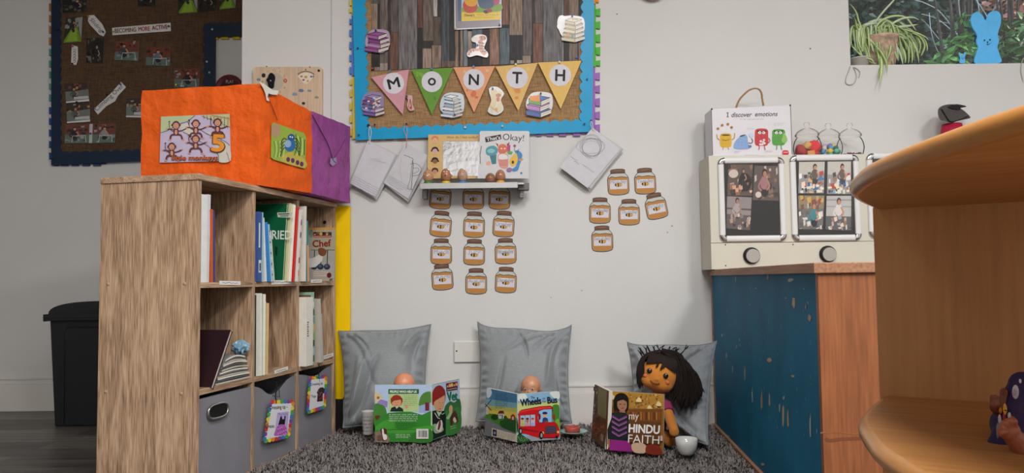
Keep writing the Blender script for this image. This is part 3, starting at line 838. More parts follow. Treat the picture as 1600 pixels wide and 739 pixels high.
def up(v, z): return Vector((v.x, v.y, z))
ob = thing('storage_box', 'large box wrapped in crinkled orange paper on the bookcase', 'box', (-.95, 2.6, zb0))
m = M(); crinkle_box(m, [up(Lc, zb0), up(A, zb0), up(S, zb0), up(SL, zb0), up(Lc, 1.268), up(A, 1.272), up(S, 1.234), up(SL, 1.234)], seed=1); m.build('paper_wrapping', orange, ob)
pb = thing('storage_box', 'smaller box wrapped in purple paper behind the orange one', 'box', (-.83, 2.9, zb0))
off = (B - S).normalized() * .008
m = M(); crinkle_box(m, [up(SLp + off, zb0), up(S + off, zb0), up(B, zb0), up(BLc, zb0), up(SLp + off, 1.234), up(S + off, 1.236), up(B, 1.247), up(BLc, 1.247)], seed=2); m.build('paper_wrapping', purple, pb)
def face_fn(p, q, e):
    d_ = (q - p).normalized(); n = d_.cross(Vector((0, 0, 1))).normalized()
    if n.y > 0: n = -n
    p0 = p + n * e
    return (lambda px, py: atP(px, py, p0, n)), n
# monkeys poster
fn, n = face_fn(Lc, A, .006); m = M(); z = zz(240, 170, 8.2077)
quad = [(95, 100), (975, 65), (990, 665), (78, 690)]
m.slab([fn(*z(*p)) for p in quad], n, .0008, 0, '#b9aec9')
a = Art(m, fn, n, z)
a.poly([(95, 100), (530, 83), (440, 150), (330, 200), (250, 245), (90, 310)], '#aebb95')
a.poly([(600, 82), (975, 65), (982, 240), (880, 235), (760, 150)], '#b5b393')
for i in range(8): a.line([(640 + i * 45, 85 + i * 3), (650 + i * 43, 130 + i * 18)], 7, '#4a4238')
a.line([(740, 90), (975, 135)], 12, '#b99a5a'); a.line([(740, 82), (975, 125)], 4, '#3a332c')
a.line([(620, 95), (760, 150), (980, 235)], 5, '#332c2c')
a.blob([(640, 300), (720, 330), (760, 420), (830, 560), (840, 680), (985, 665), (975, 480), (880, 420), (800, 330), (690, 300)], '#bfbfb6')
a.blob([(340, 240), (400, 190), (470, 200), (520, 330), (440, 330)], '#c3c3b8')
for pts in ([(90, 310), (200, 270), (330, 195), (440, 160), (530, 85)], [(380, 300), (470, 340), (600, 420), (700, 480), (760, 530), (830, 590), (835, 680)], [(440, 170), (480, 250), (600, 270), (700, 330), (900, 410), (975, 470)], [(940, 560), (965, 640), (975, 665)]):
    a.line(pts, 6, '#2b2426', k=4)
BR = '#5f3238'; FC = '#c79277'
def monkey(cx, cy, s=1.0, legs=0, tail=-1):
    a.line([(cx + tail * 20 * s, cy + 90 * s), (cx + tail * 70 * s, cy + 60 * s), (cx + tail * 90 * s, cy + 0 * s), (cx + tail * 80 * s, cy - 50 * s), (cx + tail * 100 * s, cy - 40 * s)], 9 * s, BR, k=4)
    a.line([(cx, cy + 70 * s), (cx - 60 * s, cy + 55 * s), (cx - 115 * s, cy + 50 * s)], 16 * s, BR, k=3)
    a.line([(cx, cy + 70 * s), (cx + 60 * s, cy + 75 * s), (cx + 130 * s, cy + 45 * s)], 16 * s, BR, k=3)
    a.ell(cx - 120 * s, cy + 48 * s, 13 * s, 10 * s, FC); a.ell(cx + 138 * s, cy + 40 * s, 13 * s, 10 * s, FC)
    a.line([(cx, cy + 120 * s), (cx - 60 * s, cy + 130 * s), (cx - 75 * s, cy + 180 * s)], 24 * s, BR, k=3)
    a.line([(cx, cy + 120 * s), (cx + 60 * s, cy + 130 * s), (cx + 80 * s, cy + 185 * s)], 24 * s, BR, k=3)
    a.ell(cx - 82 * s, cy + 188 * s, 20 * s, 9 * s, FC); a.ell(cx + 88 * s, cy + 190 * s, 20 * s, 9 * s, FC)
    a.ell(cx, cy + 85 * s, 36 * s, 52 * s, BR); a.ell(cx, cy + 90 * s, 18 * s, 32 * s, FC)
    a.ell(cx, cy, 50 * s, 55 * s, BR); a.ell(cx - 48 * s, cy, 13 * s, 16 * s, BR); a.ell(cx + 48 * s, cy, 13 * s, 16 * s, BR)
    a.ell(cx, cy + 8 * s, 36 * s, 38 * s, FC)
    a.ell(cx - 12 * s, cy - 2 * s, 4 * s, 5 * s, '#1c1416'); a.ell(cx + 12 * s, cy - 2 * s, 4 * s, 5 * s, '#1c1416')
    a.line([(cx - 17 * s, cy + 18 * s), (cx, cy + 29 * s), (cx + 17 * s, cy + 18 * s)], 4 * s, '#40201c', k=3)
monkey(290, 210, 1.0); monkey(545, 190, 1.0); monkey(825, 175, 1.0); monkey(545, 385, 1.0); monkey(240, 485, .95)
a.text('5', 832, 442, w=170, h=225, col='#5a3422', bold=.07, rot=3); a.text('5', 832, 442, w=152, h=205, col='#d98a2e', bold=.05, rot=3)
a.text('little monkeys', 535, 640, w=585, h=80, col='#3d1c16', bold=.06); a.text('little monkeys', 533, 637, w=575, h=72, col='#c0602c', bold=.025)
m.build('monkey_poster', GLOSSY, ob)
# spider poster on the long side
fn, n = face_fn(A, S, .006); m = M(); z = zz(200, 90, 3.0778)
quad = [(690, 320), (700, 312), (845, 362), (857, 380), (852, 535), (700, 490), (688, 480)]
m.slab([fn(*z(*p)) for p in quad], n, .0008, 0, '#8fa83e')
a = Art(m, fn, n, z)
a.blob([(692, 325), (725, 322), (732, 360), (712, 385), (692, 370)], '#a9896f')
a.blob([(745, 470), (790, 455), (850, 490), (850, 530), (740, 500)], '#b7a94a')
for p in ((770, 490), (792, 495), (815, 505), (835, 512)): a.ell(p[0], p[1], 9, 12, '#5a2a50')
for i in range(5): a.line([(800 + i * 12, 470), (812 + i * 9, 420), (805 + i * 11, 370 + i * 6)], 4, ['#2f5a26', '#c9d98a'][i % 2], k=3)
for i in range(6): a.line([(700 + i * 9, 480), (706 + i * 9, 440), (700 + i * 10, 400)], 3, ['#5f8a30', '#c9d98a'][i % 2], k=3)
for s_ in (-1, 1):
    for k in range(4): a.line([(778, 405 + k * 8), (778 + s_ * 30, 388 + k * 16), (778 + s_ * 46, 420 + k * 18)], 3.4, '#14182a', k=3)
a.ell(778, 420, 27, 32, '#2b64a0'); a.ell(768, 414, 16, 18, '#8fa8c4'); a.ell(784, 384, 17, 17, '#1f4f90'); a.ell(779, 381, 3, 4, '#e8e8e8'); a.ell(789, 383, 3, 4, '#e8e8e8')
m.build('spider_poster', GLOSSY, ob)
# torn white paper at the near top corner
m = M(); fnn = fn
for pts in ([(628, 116), (655, 130), (690, 155), (720, 160), (716, 180), (690, 178), (672, 172), (668, 190), (678, 208), (664, 208), (658, 175), (648, 150)],):
    m.slab([fn(*z(*p)) + n * .003 for p in pts], n, .0006, 0, '#d5cfc8')
m.build('torn_paper', PRINT, ob)
m = M(); m.tube([fn(*z(*p)) + n * .002 for p in smooth_open([(676, 200), (690, 235), (702, 265), (716, 300)], 3)], .0012, 5); m.build('crease_line', mat('dark_crease', '#5a2410', .8), ob)
m = M(); m.slab([fn(*z(*p)) + n * .002 for p in ((660, 150), (700, 168), (690, 185), (672, 178))], n, .0004, 0, '#4a4038'); m.build('tear_hole', PRINT, ob)
fn, n = face_fn(S, B, .005)
m = M(); m.tube([fn(*z(*p)) for p in smooth_open([(886, 275), (910, 320), (940, 375), (965, 425), (985, 490), (1000, 505)], 3)], .0016, 5); m.tube([fn(*z(*p)) for p in [(985, 490), (1020, 440), (1045, 390)]], .0008, 5); m.build('string', mat('dark_string', '#2c1838', .8), pb)
m = M(); m.slab([fn(*z(*p)) for p in ((975, 485), (1000, 480), (1005, 505), (985, 522), (972, 510))], n, .0005, 0, '#9a86b4'); m.build('sticky_tape', GLOSSY, pb)

# ------------------------------------------------------------------ yellow board between bookcase and wall
yb = thing('yellow_board', 'bright yellow panel standing between the bookcase and the wall', 'panel', (-.70, 3.09, 0))
ytop = .93; yx1 = atY(547.5, 450, 3.09).x
m = M(); prof = [(yx1 - .16, .16), (yx1 - .03, .16), (yx1 - .012, .19), (yx1, .23), (yx1, ytop), (yx1 - .16, ytop)]
m.slab([Vector((x, 3.083, z_)) for x, z_ in prof], NY, .012); m.build('panel', mat('yellow_laminate', '#f2c800', .55, var=.05, spec=.15), yb, bevel=.001)
m = M(); m.bx(yx1 - .14, yx1 - .03, 3.084, 3.094, 0, .162); m.build('added_gap_block', mat('dark_gap_black', '#17171a', .8), yb)  # added block; its black stands for the dark, shaded gap below the panel

# ------------------------------------------------------------------ black waste bin
root = thing('waste_bin', 'large black plastic swing-lid bin behind the bookcase', 'bin', (-1.93, 3.6, 0))
blk = mat('black_plastic', '#202023', .45, bump=.1, bscale=400)
x0_, x1_ = atY(76, 560, 3.42).x, atY(76, 560, 3.42).x + .40
def bodyring(z_, k=0):
    t = z_ / .48; e = .02 * (1 - t)
    return [(x0_ + e, 3.42 + e, z_), (x1_ - e, 3.42 + e, z_), (x1_ - e, 3.74 - e, z_), (x0_ + e, 3.74 - e, z_)]
m = M(); a_ = bodyring(0); b_ = bodyring(.49); m.add(a_ + b_, [(0, 1, 5, 4), (1, 2, 6, 5), (2, 3, 7, 6), (3, 0, 4, 7), (3, 2, 1, 0), (4, 5, 6, 7)])
m.build('bin_body', blk, root, bevel=.006)
m = M(); e = .004
m.tube([Vector((x0_ + .06, 3.42 + .02 - e, .012)), Vector((x0_ + .065, 3.42 + .005, .42)), Vector((x0_ + .08, 3.42 - .0, .44)), Vector((x1_ - .08, 3.42, .44)), Vector((x1_ - .065, 3.42 + .005, .42)), Vector((x1_ - .06, 3.42 + .02 - e, .012))], .004, 6)
m.build('panel_ridge', blk, root)
m = M(); m.bx(x0_ - .018, x1_ + .018, 3.40, 3.76, .478, .497); m.bx(x0_ - .018, x0_ - .012, 3.40, 3.76, .465, .48); m.bx(x0_ - .018, x1_ + .018, 3.40, 3.406, .468, .48)
m.build('lid_rim', blk, root, bevel=.003)
m = M(); cx_ = (x0_ + x1_) / 2
m.grid(lambda u, v: Vector((cx_ + (x1_ - x0_) / 2 * math.cos(math.pi * (1 - u)), 3.41 + v * .34, .497 + .055 * math.sin(math.pi * u) ** .8)), 20, 2)
for yy in (3.41, 3.75): m.add([Vector((cx_ + (x1_ - x0_) / 2 * math.cos(math.pi * (1 - i / 20)), yy, .497 + .055 * math.sin(math.pi * i / 20) ** .8)) for i in range(21)], [tuple(range(21))])
m.build('swing_lid', blk, root)
# ------------------------------------------------------------------ photo prints
def photo(m, fn, n, quad, kind, seed, step=.00003, e=.0004):
    """quad: tl tr br bl; paints a small snapshot with figures inside it"""
    rng = random.Random(seed)
    def q(u, v):
        tl, tr, br, bl = quad
        return ((tl[0] * (1 - u) + tr[0] * u) * (1 - v) + (bl[0] * (1 - u) + br[0] * u) * v,
                (tl[1] * (1 - u) + tr[1] * u) * (1 - v) + (bl[1] * (1 - u) + br[1] * u) * v)
    a = Art(m, fn, n, q, e=e, step=step)
    C = lambda *c: rng.choice(c)
    def cl(v): return max(.0, min(1., v))
    def el(x, y, rx, ry, c):
        rx = min(rx, x, 1 - x); ry = min(ry, y, 1 - y)
        if rx > .01 and ry > .01: a.ell(x, y, rx, ry, c, seg=10)
    def bits(k, y0, y1, cols, s=.06):
        for _ in range(k):
            x, y = rng.uniform(.03, .97), rng.uniform(y0, y1); w_, h_ = rng.uniform(.3, 1) * s, rng.uniform(.3, 1) * s
            a.poly([(cl(x - w_), cl(y - h_ * .6)), (cl(x + w_ * .7), cl(y - h_)), (cl(x + w_), cl(y + h_ * .5)), (cl(x - w_ * .5), cl(y + h_))], rng.choice(cols))
    def kid(x, y, s, top, hair='#2a1c16', skin='#b98468', leg='#23242e', bend=0):
        el(x + .03 * s, y + .55 * s, .16 * s, .2 * s, leg)
        el(x, y + .3 * s, .17 * s, .22 * s, top)
        a.line([(cl(x - .1 * s), y + .2 * s), (cl(x - .24 * s), cl(y + .42 * s)), (cl(x - .1 * s), cl(y + .55 * s))], .07 * s, top, k=3)
        a.line([(cl(x + .1 * s), y + .2 * s), (cl(x + .22 * s), cl(y + .4 * s)), (cl(x + .1 * s), cl(y + .52 * s))], .07 * s, skin, k=3)
        el(x, y, .11 * s, .13 * s, hair); el(x + .015 * s, y + .035 * s, .08 * s, .09 * s, skin)
    if kind == 'slide':
        a.rect(0, 0, 1, 1, '#2b2d22'); bits(14, .02, .5, ['#1a1b18', '#4b5137', '#6f7b80', '#8f4e3b', '#8a8f8c'], .12)
        a.poly([(.42, .42), (.75, .42), (1, .96), (1, 1), (.02, 1), (.02, .9)], '#6d8f2e'); a.poly([(.46, .45), (.68, .45), (.8, .96), (.12, .96)], '#86ab38')
        a.poly([(.72, .02), (1, .0), (1, .9), (.86, .6)], '#8f938e'); kid(.5, .2, .55, '#26262c')
    elif kind == 'yard':
        a.rect(0, 0, 1, 1, '#5e6a66'); a.rect(0, 0, 1, .55, '#6d3b31'); bits(16, .02, .5, ['#843f33', '#33272a', '#8e8f8f', '#5a302a', '#1f1d22'], .1)
        a.poly([(0, .6), (1, .55), (1, 1), (0, 1)], '#5d6b64'); bits(6, .62, .98, ['#7b8680', '#46524c', '#939b96'], .12)
        kid(rng.uniform(.35, .65), .24, .8, rng.choice(['#3a4048', '#8b8f97', '#22232b', '#5d6b7a']))
        a.line([(.3, .95), (.32, .62), (.85, .6), (.88, .95)], .025, '#c9ccca')
    elif kind == 'dark':
        a.rect(0, 0, 1, 1, '#23221f'); bits(18, .02, .95, ['#33331f', '#3d3a33', '#151517', '#5a5547', '#6a6b64', '#3b3022'], .11)
        kid(.6, .35, .7, '#1b1b20', skin='#a98c7a')
    elif kind == 'greyyard':
        a.rect(0, 0, 1, 1, '#7a807b'); a.rect(0, 0, 1, .42, '#3a2f2c'); bits(12, .02, .4, ['#7a4437', '#22201f', '#8f8f86', '#b08d4a'], .1)
        a.poly([(0, .45), (1, .38), (1, .8), (0, .95)], '#6c746f'); kid(.38, .3, .7, '#4b5450'); a.rect(.35, .72, .98, .86, '#b9b9c0')
        a.poly([(0, .93), (1, .9), (1, 1), (0, 1)], '#d0d0d0')
    elif kind == 'mess':
        a.rect(0, 0, 1, 1, '#8f8f92'); a.rect(0, 0, 1, .4, '#b8b4ae'); bits(30, .35, .98, ['#d8d2c6', '#3b73a8', '#d9a878', '#3a3a40', '#e4e2df', '#8c6f55', '#7fa9c9', '#ad3f33'], .11)
        kid(.62, .16, .75, '#5a4e44', leg='#2c2c33'); bits(12, .7, .98, ['#d8d2c6', '#2e5f95', '#e4d0b8'], .1)
    elif kind == 'room':
        a.rect(0, 0, 1, 1, '#6b6764'); a.rect(0, 0, 1, .38, '#8b7a62'); bits(14, .0, .36, ['#c2a04a', '#6a4630', '#b8b4b0', '#8f3a33'], .11)
        bits(22, .4, .95, ['#cfc9c2', '#3c3c42', '#8e8a88', '#5c5a5d', '#dad6d0'], .12); kid(.6, .3, .85, '#3f7f88', hair='#7a5232')
    elif kind == 'wallboard':
        a.rect(0, 0, 1, 1, '#b3b1b0'); a.rect(0, .1, 1, .14, '#8d8b8a'); a.rect(0, .3, 1, .33, '#8f8d8c'); kid(.5, .16, .85, '#cfcac7', hair='#3a2620')
        a.rect(0, .6, 1, 1, '#55545a'); bits(22, .62, .98, ['#d7cbb6', '#3a3a40', '#8c6f55', '#9a9aa2', '#c99d86'], .09)
    elif kind == 'sepia1':
        a.rect(0, 0, 1, 1, '#5a4a44'); bits(18, .02, .95, ['#6a5247', '#b39e94', '#3a2f2e', '#8b6752', '#26201f'], .13)
        el(.22, .3, .2, .14, '#c3b5ac'); el(.7, .58, .28, .3, '#1f1b1d'); kid(.62, .2, .6, '#1f1b1d', skin='#a87a64'); bits(8, .6, .95, ['#c79b7d', '#8d6248', '#d0b8a5'], .1)
    elif kind == 'sepia2':
        a.rect(0, 0, 1, 1, '#5b4e4b'); bits(18, .02, .95, ['#7d6559', '#bfa99c', '#3e3434', '#8b6752', '#302726'], .12)
        kid(.42, .2, .95, '#9c6f72', skin='#a87a64', leg='#2a2426'); el(.2, .84, .12, .09, '#c9bdb4')
    elif kind == 'sepia3':
        a.rect(0, 0, 1, 1, '#8b8182'); a.rect(0, .35, 1, .4, '#4f484b'); kid(.42, .12, .75, '#a3999b', hair='#332726', skin='#9c7765')
        a.rect(0, .55, 1, 1, '#5a5256'); bits(24, .55, .98, ['#3a3436', '#a58f80', '#7d7378', '#c6b8ac', '#6f5547'], .1)
    return a
def print_obj(lab, quad, kind, seed, Y=AY - .02, group='snapshots pinned to the dark blue noticeboard', pinc=None, parts=None, white=None):
    fn = yplane(Y); m = M(); m.slab([fn(*p) for p in quad], NY, .0008, 0, '#b9b7b2')
    if parts:
        for k, (qd, kd) in enumerate(parts): photo(m, fn, NY, qd, kd, seed + k)
    else: photo(m, fn, NY, quad, kind, seed)
    o = m.build('snapshot', GLOSSY, label=lab, cat='photo', group=group)
    if pinc: pin(o, fn(*pinc[0]), pinc[1], r=.005)
    return o

# ------------------------------------------------------------------ dark blue noticeboard in the alcove
burlap_d = wovenmat('dark_hessian', '#3c2c20', '#614a37', 420)
burlap = wovenmat('brown_hessian', '#775a3b', '#a88863', 420)
navy = mat('navy_border_card', '#10263e', .5, var=.08, vscale=20)
nb = thing('noticeboard', 'brown hessian noticeboard with a scalloped navy blue border in the dim alcove', 'noticeboard', tuple(atY(210, 250, AY)))
fb = yplane(AY - .016)
m = M(); out = [(82, -70), (82, 250), (334, 240), (336, 58), (430, 55), (430, -70)]
m.slab([fb(*p) for p in out], NY, .015); m.build('hessian_backing', burlap_d, nb)
def scallop(p, q, n, amp, inward, k=6):
    """wavy edge from p to q, bulging towards the inside"""
    pts = []; N = n * k
    dx, dy = q[0] - p[0], q[1] - p[1]; L = math.hypot(dx, dy); ix, iy = inward
    for i in range(N + 1):
        t = i / N; s_ = amp * abs(math.sin(math.pi * n * t)) 
        pts.append((p[0] + dx * t + ix * s_, p[1] + dy * t + iy * s_))
    return pts
f3 = yplane(AY - .019)
m = M()
left = [(80, -70), (80, 258), ] + scallop((93, 243), (93, -70), 22, 3.2, (1, 0))
m.slab([f3(*p) for p in left], NY, .002)
bot = [(80, 258), (80, 240)] + scallop((93, 240), (319, 232), 14, 3.2, (0, -1)) + [(336, 232), (336, 247)]
f3b = yplane(AY - .0195); m.slab([f3b(*p) for p in bot], NY, .002)
rt = [(336, 246), (336, 37)] + [(320, 37)] + scallop((320, 37), (320, 235), 12, 3.2, (-1, 0))[1:]
m.slab([f3(*p) for p in rt], NY, .002)
tp = [(320, 57), (430, 54)] + scallop((430, 36), (320, 38), 7, 3.0, (0, -1))
m.slab([f3b(*p) for p in tp], NY, .002)
m.build('scalloped_border', navy, nb)
for (x, y) in ((332.5, 46.5), (324, 97), (328, 114), (90, 47), (82, 248), (92, 2)):
    pin(nb, f3b(x, y), '#a9b2bc' if x > 300 else '#16233c', r=.005)
def foam(lab, col, x0, x1, y0, y1, tabs, horiz, Y, w=5, side=-1, group='foam jigsaw edging strips'):
    """foam jigsaw edging with protruding tabs; tabs = list of (a,b) along its length"""
    f_ = yplane(Y); m = M()
    m.slab([f_(*p) for p in ((x0, y0), (x1, y0), (x1, y1), (x0, y1))], NY, .009)
    for a0, b0 in tabs:
        i_ = 1.3
        if horiz:
            e_ = y1 if side > 0 else y0; t = e_ + side * w
            pts = [(a0 + i_, e_ - side * .5), (a0, t), (b0, t), (b0 - i_, e_ - side * .5)]
        else:
            e_ = x1 if side > 0 else x0; t = e_ + side * w
            pts = [(e_ - side * .5, a0 + i_), (t, a0), (t, b0), (e_ - side * .5, b0 - i_)]
        m.slab([f_(*p) for p in pts], NY, .009)
    return m.build('foam_edging', mat('foam_' + col[1:], col, .85, bump=.3, bscale=500), label=lab, cat='foam edging', group=group, bevel=.0008)
g_ = 'foam edging round the dark blue noticeboard'
FY = AY - .012
foam('orange foam jigsaw edging left of the dark blue noticeboard', '#a5693a', 81, 86, -20, 71, [(5, 17), (23, 34), (40, 52), (58, 70)], False, FY, 4.5, -1, g_)
foam('teal foam jigsaw edging left of the dark blue noticeboard', '#4c8c7c', 81, 86, 72, 158, [(76, 87), (94, 105), (111, 122), (130, 140), (147, 158)], False, FY, 4.5, -1, g_)
foam('blue foam jigsaw edging low on the left of the dark blue noticeboard', '#2c4a80', 81, 86, 160, 254, [(167, 178), (184, 195), (202, 213), (220, 231), (238, 249)], False, FY, 4.5, -1, g_)
foam('blue foam jigsaw edging under the dark blue noticeboard', '#28406c', 80, 165, 250, 256, [(82, 91), (94, 106), (111, 122), (128, 140), (145, 157)], True, FY, 3, 1, g_)
foam('yellow foam jigsaw edging under the short arm of the dark blue noticeboard', '#b7a51c', 336, 400, 52, 57, [(337, 341), (345, 357), (363, 375), (381, 393)], True, FY, 4, 1, g_)

g_ = None
print_obj('dark snapshot with a bright green corner at the top left of the dark blue noticeboard', [(97, -8), (136, -8), (136, 18), (98, 20.5)], 'dark', 1)
m_ = None
print_obj('snapshot of a green slide at the left of the dark blue noticeboard', [(103, 28), (129, 26.5), (127, 65), (99, 67)], 'slide', 2)
print_obj('dark upright snapshot under the folded slip on the dark blue noticeboard', [(135, 60), (163, 59), (161.5, 99), (135, 98)], 'dark', 3)
print_obj('snapshot of a child at a white frame in the middle of the noticeboard', [(181, 64.5), (217, 63.5), (216, 95), (179, 94)], 'yard', 4)
print_obj('snapshot of a bending child on the dark blue noticeboard under the printed title', [(229, 74), (266.5, 73), (265, 103.5), (228, 102)], 'yard', 5)
print_obj('snapshot just above the orange box on the dark blue noticeboard', [(273, 107), (312, 106), (311, 137), (272, 137)], 'yard', 6, pinc=((276, 133), '#d8c21c'))
print_obj('snapshot cut off by the top of the picture above the printed title', [(215, -12), (243, -12), (243.5, 9.5), (216, 10)], 'dark', 7)
print_obj('snapshot of a green slide, leftmost of the three at the top of the noticeboard', [(277, -14), (309, -14), (308, 19), (279, 21.5)], 'slide', 8)
print_obj('snapshot of a child in pink between the two green slide ones at the noticeboard top', [(310, -14), (339, -14), (338, 15), (311, 18.5)], 'dark', 9)
print_obj('snapshot of a green slide, rightmost of the three at the top of the noticeboard', [(341, -14), (369, -14), (368, 12), (343, 15)], 'slide', 10)
print_obj('snapshot upper one of the joined pair at the left of the noticeboard', [(101, 131), (137, 128), (139.5, 158), (103.5, 161)], 'greyyard', 11, pinc=((121, 160), '#15151b'))
print_obj('snapshot lower one of the joined pair at the left of the noticeboard', [(103.5, 162), (140, 158), (141, 190), (105, 192.5)], 'greyyard', 12)
print_obj('snapshot of two red brick yard views in the bottom left corner of the noticeboard', [(102.5, 194), (181, 193), (179.5, 223), (101, 224)], 'yard', 13,
          parts=[([(102.5, 194), (140, 193.6), (139, 223.6), (101, 224)], 'yard'), ([(145, 193.5), (181, 193), (179.5, 223), (144, 223.6)], 'yard')], pinc=((142.5, 209), '#2a2f86'))
print_obj('snapshot half hidden behind the left edge of the orange box', [(198, 154), (232, 153), (232, 184), (197, 183)], 'greyyard', 15)

def slip(name, lab, quad, text, Y, rot, tw, th, col='#2c3450', cat='paper slip', group=None, pins=(), bold=0.0, shear=0, mt=PRINT, multi=None, tc=None):
    fn = yplane(Y); m = M(); m.slab([fn(*p) for p in quad], NY, .0008, 0, '#d2d0cf'); a = Art(m, fn, NY)
    cx = sum(p[0] for p in quad) / len(quad); cy = sum(p[1] for p in quad) / len(quad)
    if tc: cx, cy = tc
    if multi:
        for t_, x_, y_, w_, h_, c_ in multi: a.text(t_, x_, y_, w=w_, h=h_, col=c_, rot=rot, bold=bold)
    elif text: a.text(text, cx, cy, w=tw, h=th, col=col, rot=rot, bold=bold, shear=shear)
    else:
        for i in range(5):
            pass
    o = m.build(name, mt, label=lab, cat=cat, group=group)
    for (x, y, c) in pins: pin(o, fn(x, y), c, r=.005)
    return o, fn
Ya = AY - .02
slip('title_strip', 'white paper strip printed BECOMING MORE ACTIVE on the dark blue noticeboard', [(175, 43.5), (266.5, 35.5), (267, 48.5), (175.5, 55)], None, Ya, -4, 0, 0, cat='sign', bold=.05,
     multi=[('BECOMING', 196, 47.2, 33, 6.6, '#7a5a48'), ('MORE', 225.2, 45.0, 17.5, 6.6, '#9a4c3e'), ('ACTIVE', 249.5, 42.7, 24, 6.6, '#83404e')], pins=((178, 50, '#b9a24a'), (264.5, 41.5, '#16202f')))
slip('paper_slip', 'white slip with the handwritten word Sliding on the dark blue noticeboard', [(138, 24), (147, 23.5), (160, 38), (165.5, 50), (162, 57), (155, 54), (141, 39), (137.5, 33)], 'Sliding', Ya, 47, 28, 8, tc=(150.5, 40), shear=.2, pins=((139, 26, '#b98a3a'), (162, 50.5, '#274a86')), group='handwritten slips')
o, fn = slip('paper_slip', 'white slip with small vertical handwriting at the left of the noticeboard', [(112, 70), (121.5, 73), (122, 92), (119, 101.5), (111, 101)], None, Ya, 0, 0, 0, pins=((114.5, 73, '#b03c4c'), (114, 100, '#1b1f4a')), group='handwritten slips')
m = M(); a = Art(m, yplane(Ya - .0002), NY)
for i in range(5): a.line([(114, 78 + i * 4.4), (116, 76.5 + i * 4.4), (118.5, 78 + i * 4.4), (117, 80 + i * 4.4), (115, 79.5 + i * 4.4)], .7, '#2c3450', k=2)
m.build('handwriting', PRINT, o)
slip('paper_slip', 'white slip with the handwritten words Climbing Over on the dark blue noticeboard', [(146, 170), (158, 160), (173, 146), (189, 128), (197, 136), (184, 150), (180, 158), (166, 166), (153, 179)], 'Climbing Over', Ya, -42.5, 57, 9, tc=(171, 153), pins=((189, 132, '#2b3f8c'), (168, 148, '#111114'), (147.5, 170, '#243a66')), group='handwritten slips')
# dark red round plaque on the alcove wall
m = M(); c = atY(359, 139, AY - .02)
m.lathe([(0, .012), (.052, .012), (.058, .018), (.066, .018), (.072, .01), (.072, 0)], c, 40, R=Matrix.Rotation(R_(90), 3, 'X'))
o = m.build('wall_plaque', mat('dark_red_enamel', '#651b1f', .35), label='round dark red plaque low on the alcove wall behind the orange box', cat='plaque')
m = M(); a = Art(m, yplane(AY - .033), NY); a.ell(359, 139, 15.5, 15.5, '#3a1214', seg=30); a.text('PLAY', 359, 127.5, w=12, h=5, col='#b9b2ac'); m.build('plaque_face', PRINT, o)

# ------------------------------------------------------------------ wooden activity board on the pier
PY = 3.098
plyb = woodmat('pale_birch_ply', [(0.35, '#b69b80'), (0.5, '#c6ad92'), (0.65, '#d3bda2')], 'z', fine=60, coarse=3, bump=.1, warp=.3)
ab = thing('activity_board', 'pale wooden activity board with a toy clock hung on the pier', 'activity board', tuple(atY(449, 200, PY - .01)))
fa = yplane(PY - .016); z = zz(370, 0, 4.105)
def rrect(x0, y0, x1, y1, r, k=5):
    pts = []
    for cx, cy, a0 in ((x0 + r, y0 + r, 180), (x1 - r, y0 + r, 270), (x1 - r, y1 - r, 0), (x0 + r, y1 - r, 90)):
        for i in range(k + 1):
            a_ = R_(a0 + 90 * i / k); pts.append((cx + r * math.cos(a_), cy + r * math.sin(a_)))
    return pts
m = M(); m.slab([fa(*p) for p in rrect(395.5, 104.5, 503.5, 200, 5)], NY, .015); m.build('board', plyb, ab, bevel=.001)
m = M(); a = Art(m, fa, NY, z)
a.ell(240, 525, 88, 88, '#c9b295', seg=32); a.ell(240, 525, 60, 60, '#b3a999', seg=28)
import itertools
for i in range(12):
    an = R_(-90 + i * 30); a.text(str(12 if i == 0 else i), 240 + 75 * math.cos(an), 525 + 75 * math.sin(an), h=16, col=['#8a6a4a', '#5f7390', '#a04b3a'][i % 3])
a.ell(311, 517, 12, 13, '#a8382c'); a.ell(311, 517, 6, 7, '#c98a7a'); a.ell(172, 484, 13, 14, '#1b1a1c')
m.build('clock_dial', PRINT, ab)
m = M(); a = Art(m, fa, NY, z)
fan = [(388, 488)] + [(445 + 62 * math.cos(R_(x)), 515 + 62 * math.sin(R_(x)) * .82) for x in range(205, 340, 9)] + [(499, 485), (470, 520), (448, 540), (435, 538)]
a.poly(fan, '#d9ccb8')
a.line([(390, 478), (415, 463), (445, 458), (475, 465), (496, 478)], 7, '#6d6358', k=3)
a.ell(443, 494, 11, 8, '#b98d3c'); a.ell(428, 513, 8, 6, '#6d4a8a'); a.ell(455, 520, 7, 6, '#b98d3c'); a.ell(415, 490, 8, 5, '#8c4a3a'); a.ell(478, 492, 8, 6, '#46628a'); a.ell(492, 490, 4, 6, '#7a2a2a')
m.build('rainbow_window', PRINT, ab)
m = M(); a = Art(m, fa, NY, z)
for (x, y, c, s_) in ((413, 583, '#5f7390', 1), (372, 606, '#7f8fa6', 1), (466, 584, '#7e8a8c', .8), (512, 626, '#7e8a78', .8), (140, 512, '#6d7e9a', .8)):
    m = M(); a = Art(m, fa, NY, z); a.ell(x, y, 18 * s_, 8 * s_, c); a.ell(x - 6 * s_, y - 6 * s_, 9 * s_, 7 * s_, c); a.ell(x + 6 * s_, y - 5 * s_, 8 * s_, 7 * s_, c); m.build('painted_cloud', PRINT, ab)
for x, y in ((442, 447), (191, 427), (468, 430), (428, 663)):
    m = M(); a = Art(m, fa, NY, z); a.ell(x, y, 4 if y != 663 else 11, 4 if y != 663 else 9, '#1f1b19'); m.build('peg_hole', PRINT, ab)
f_ = yplane(PY - .026)
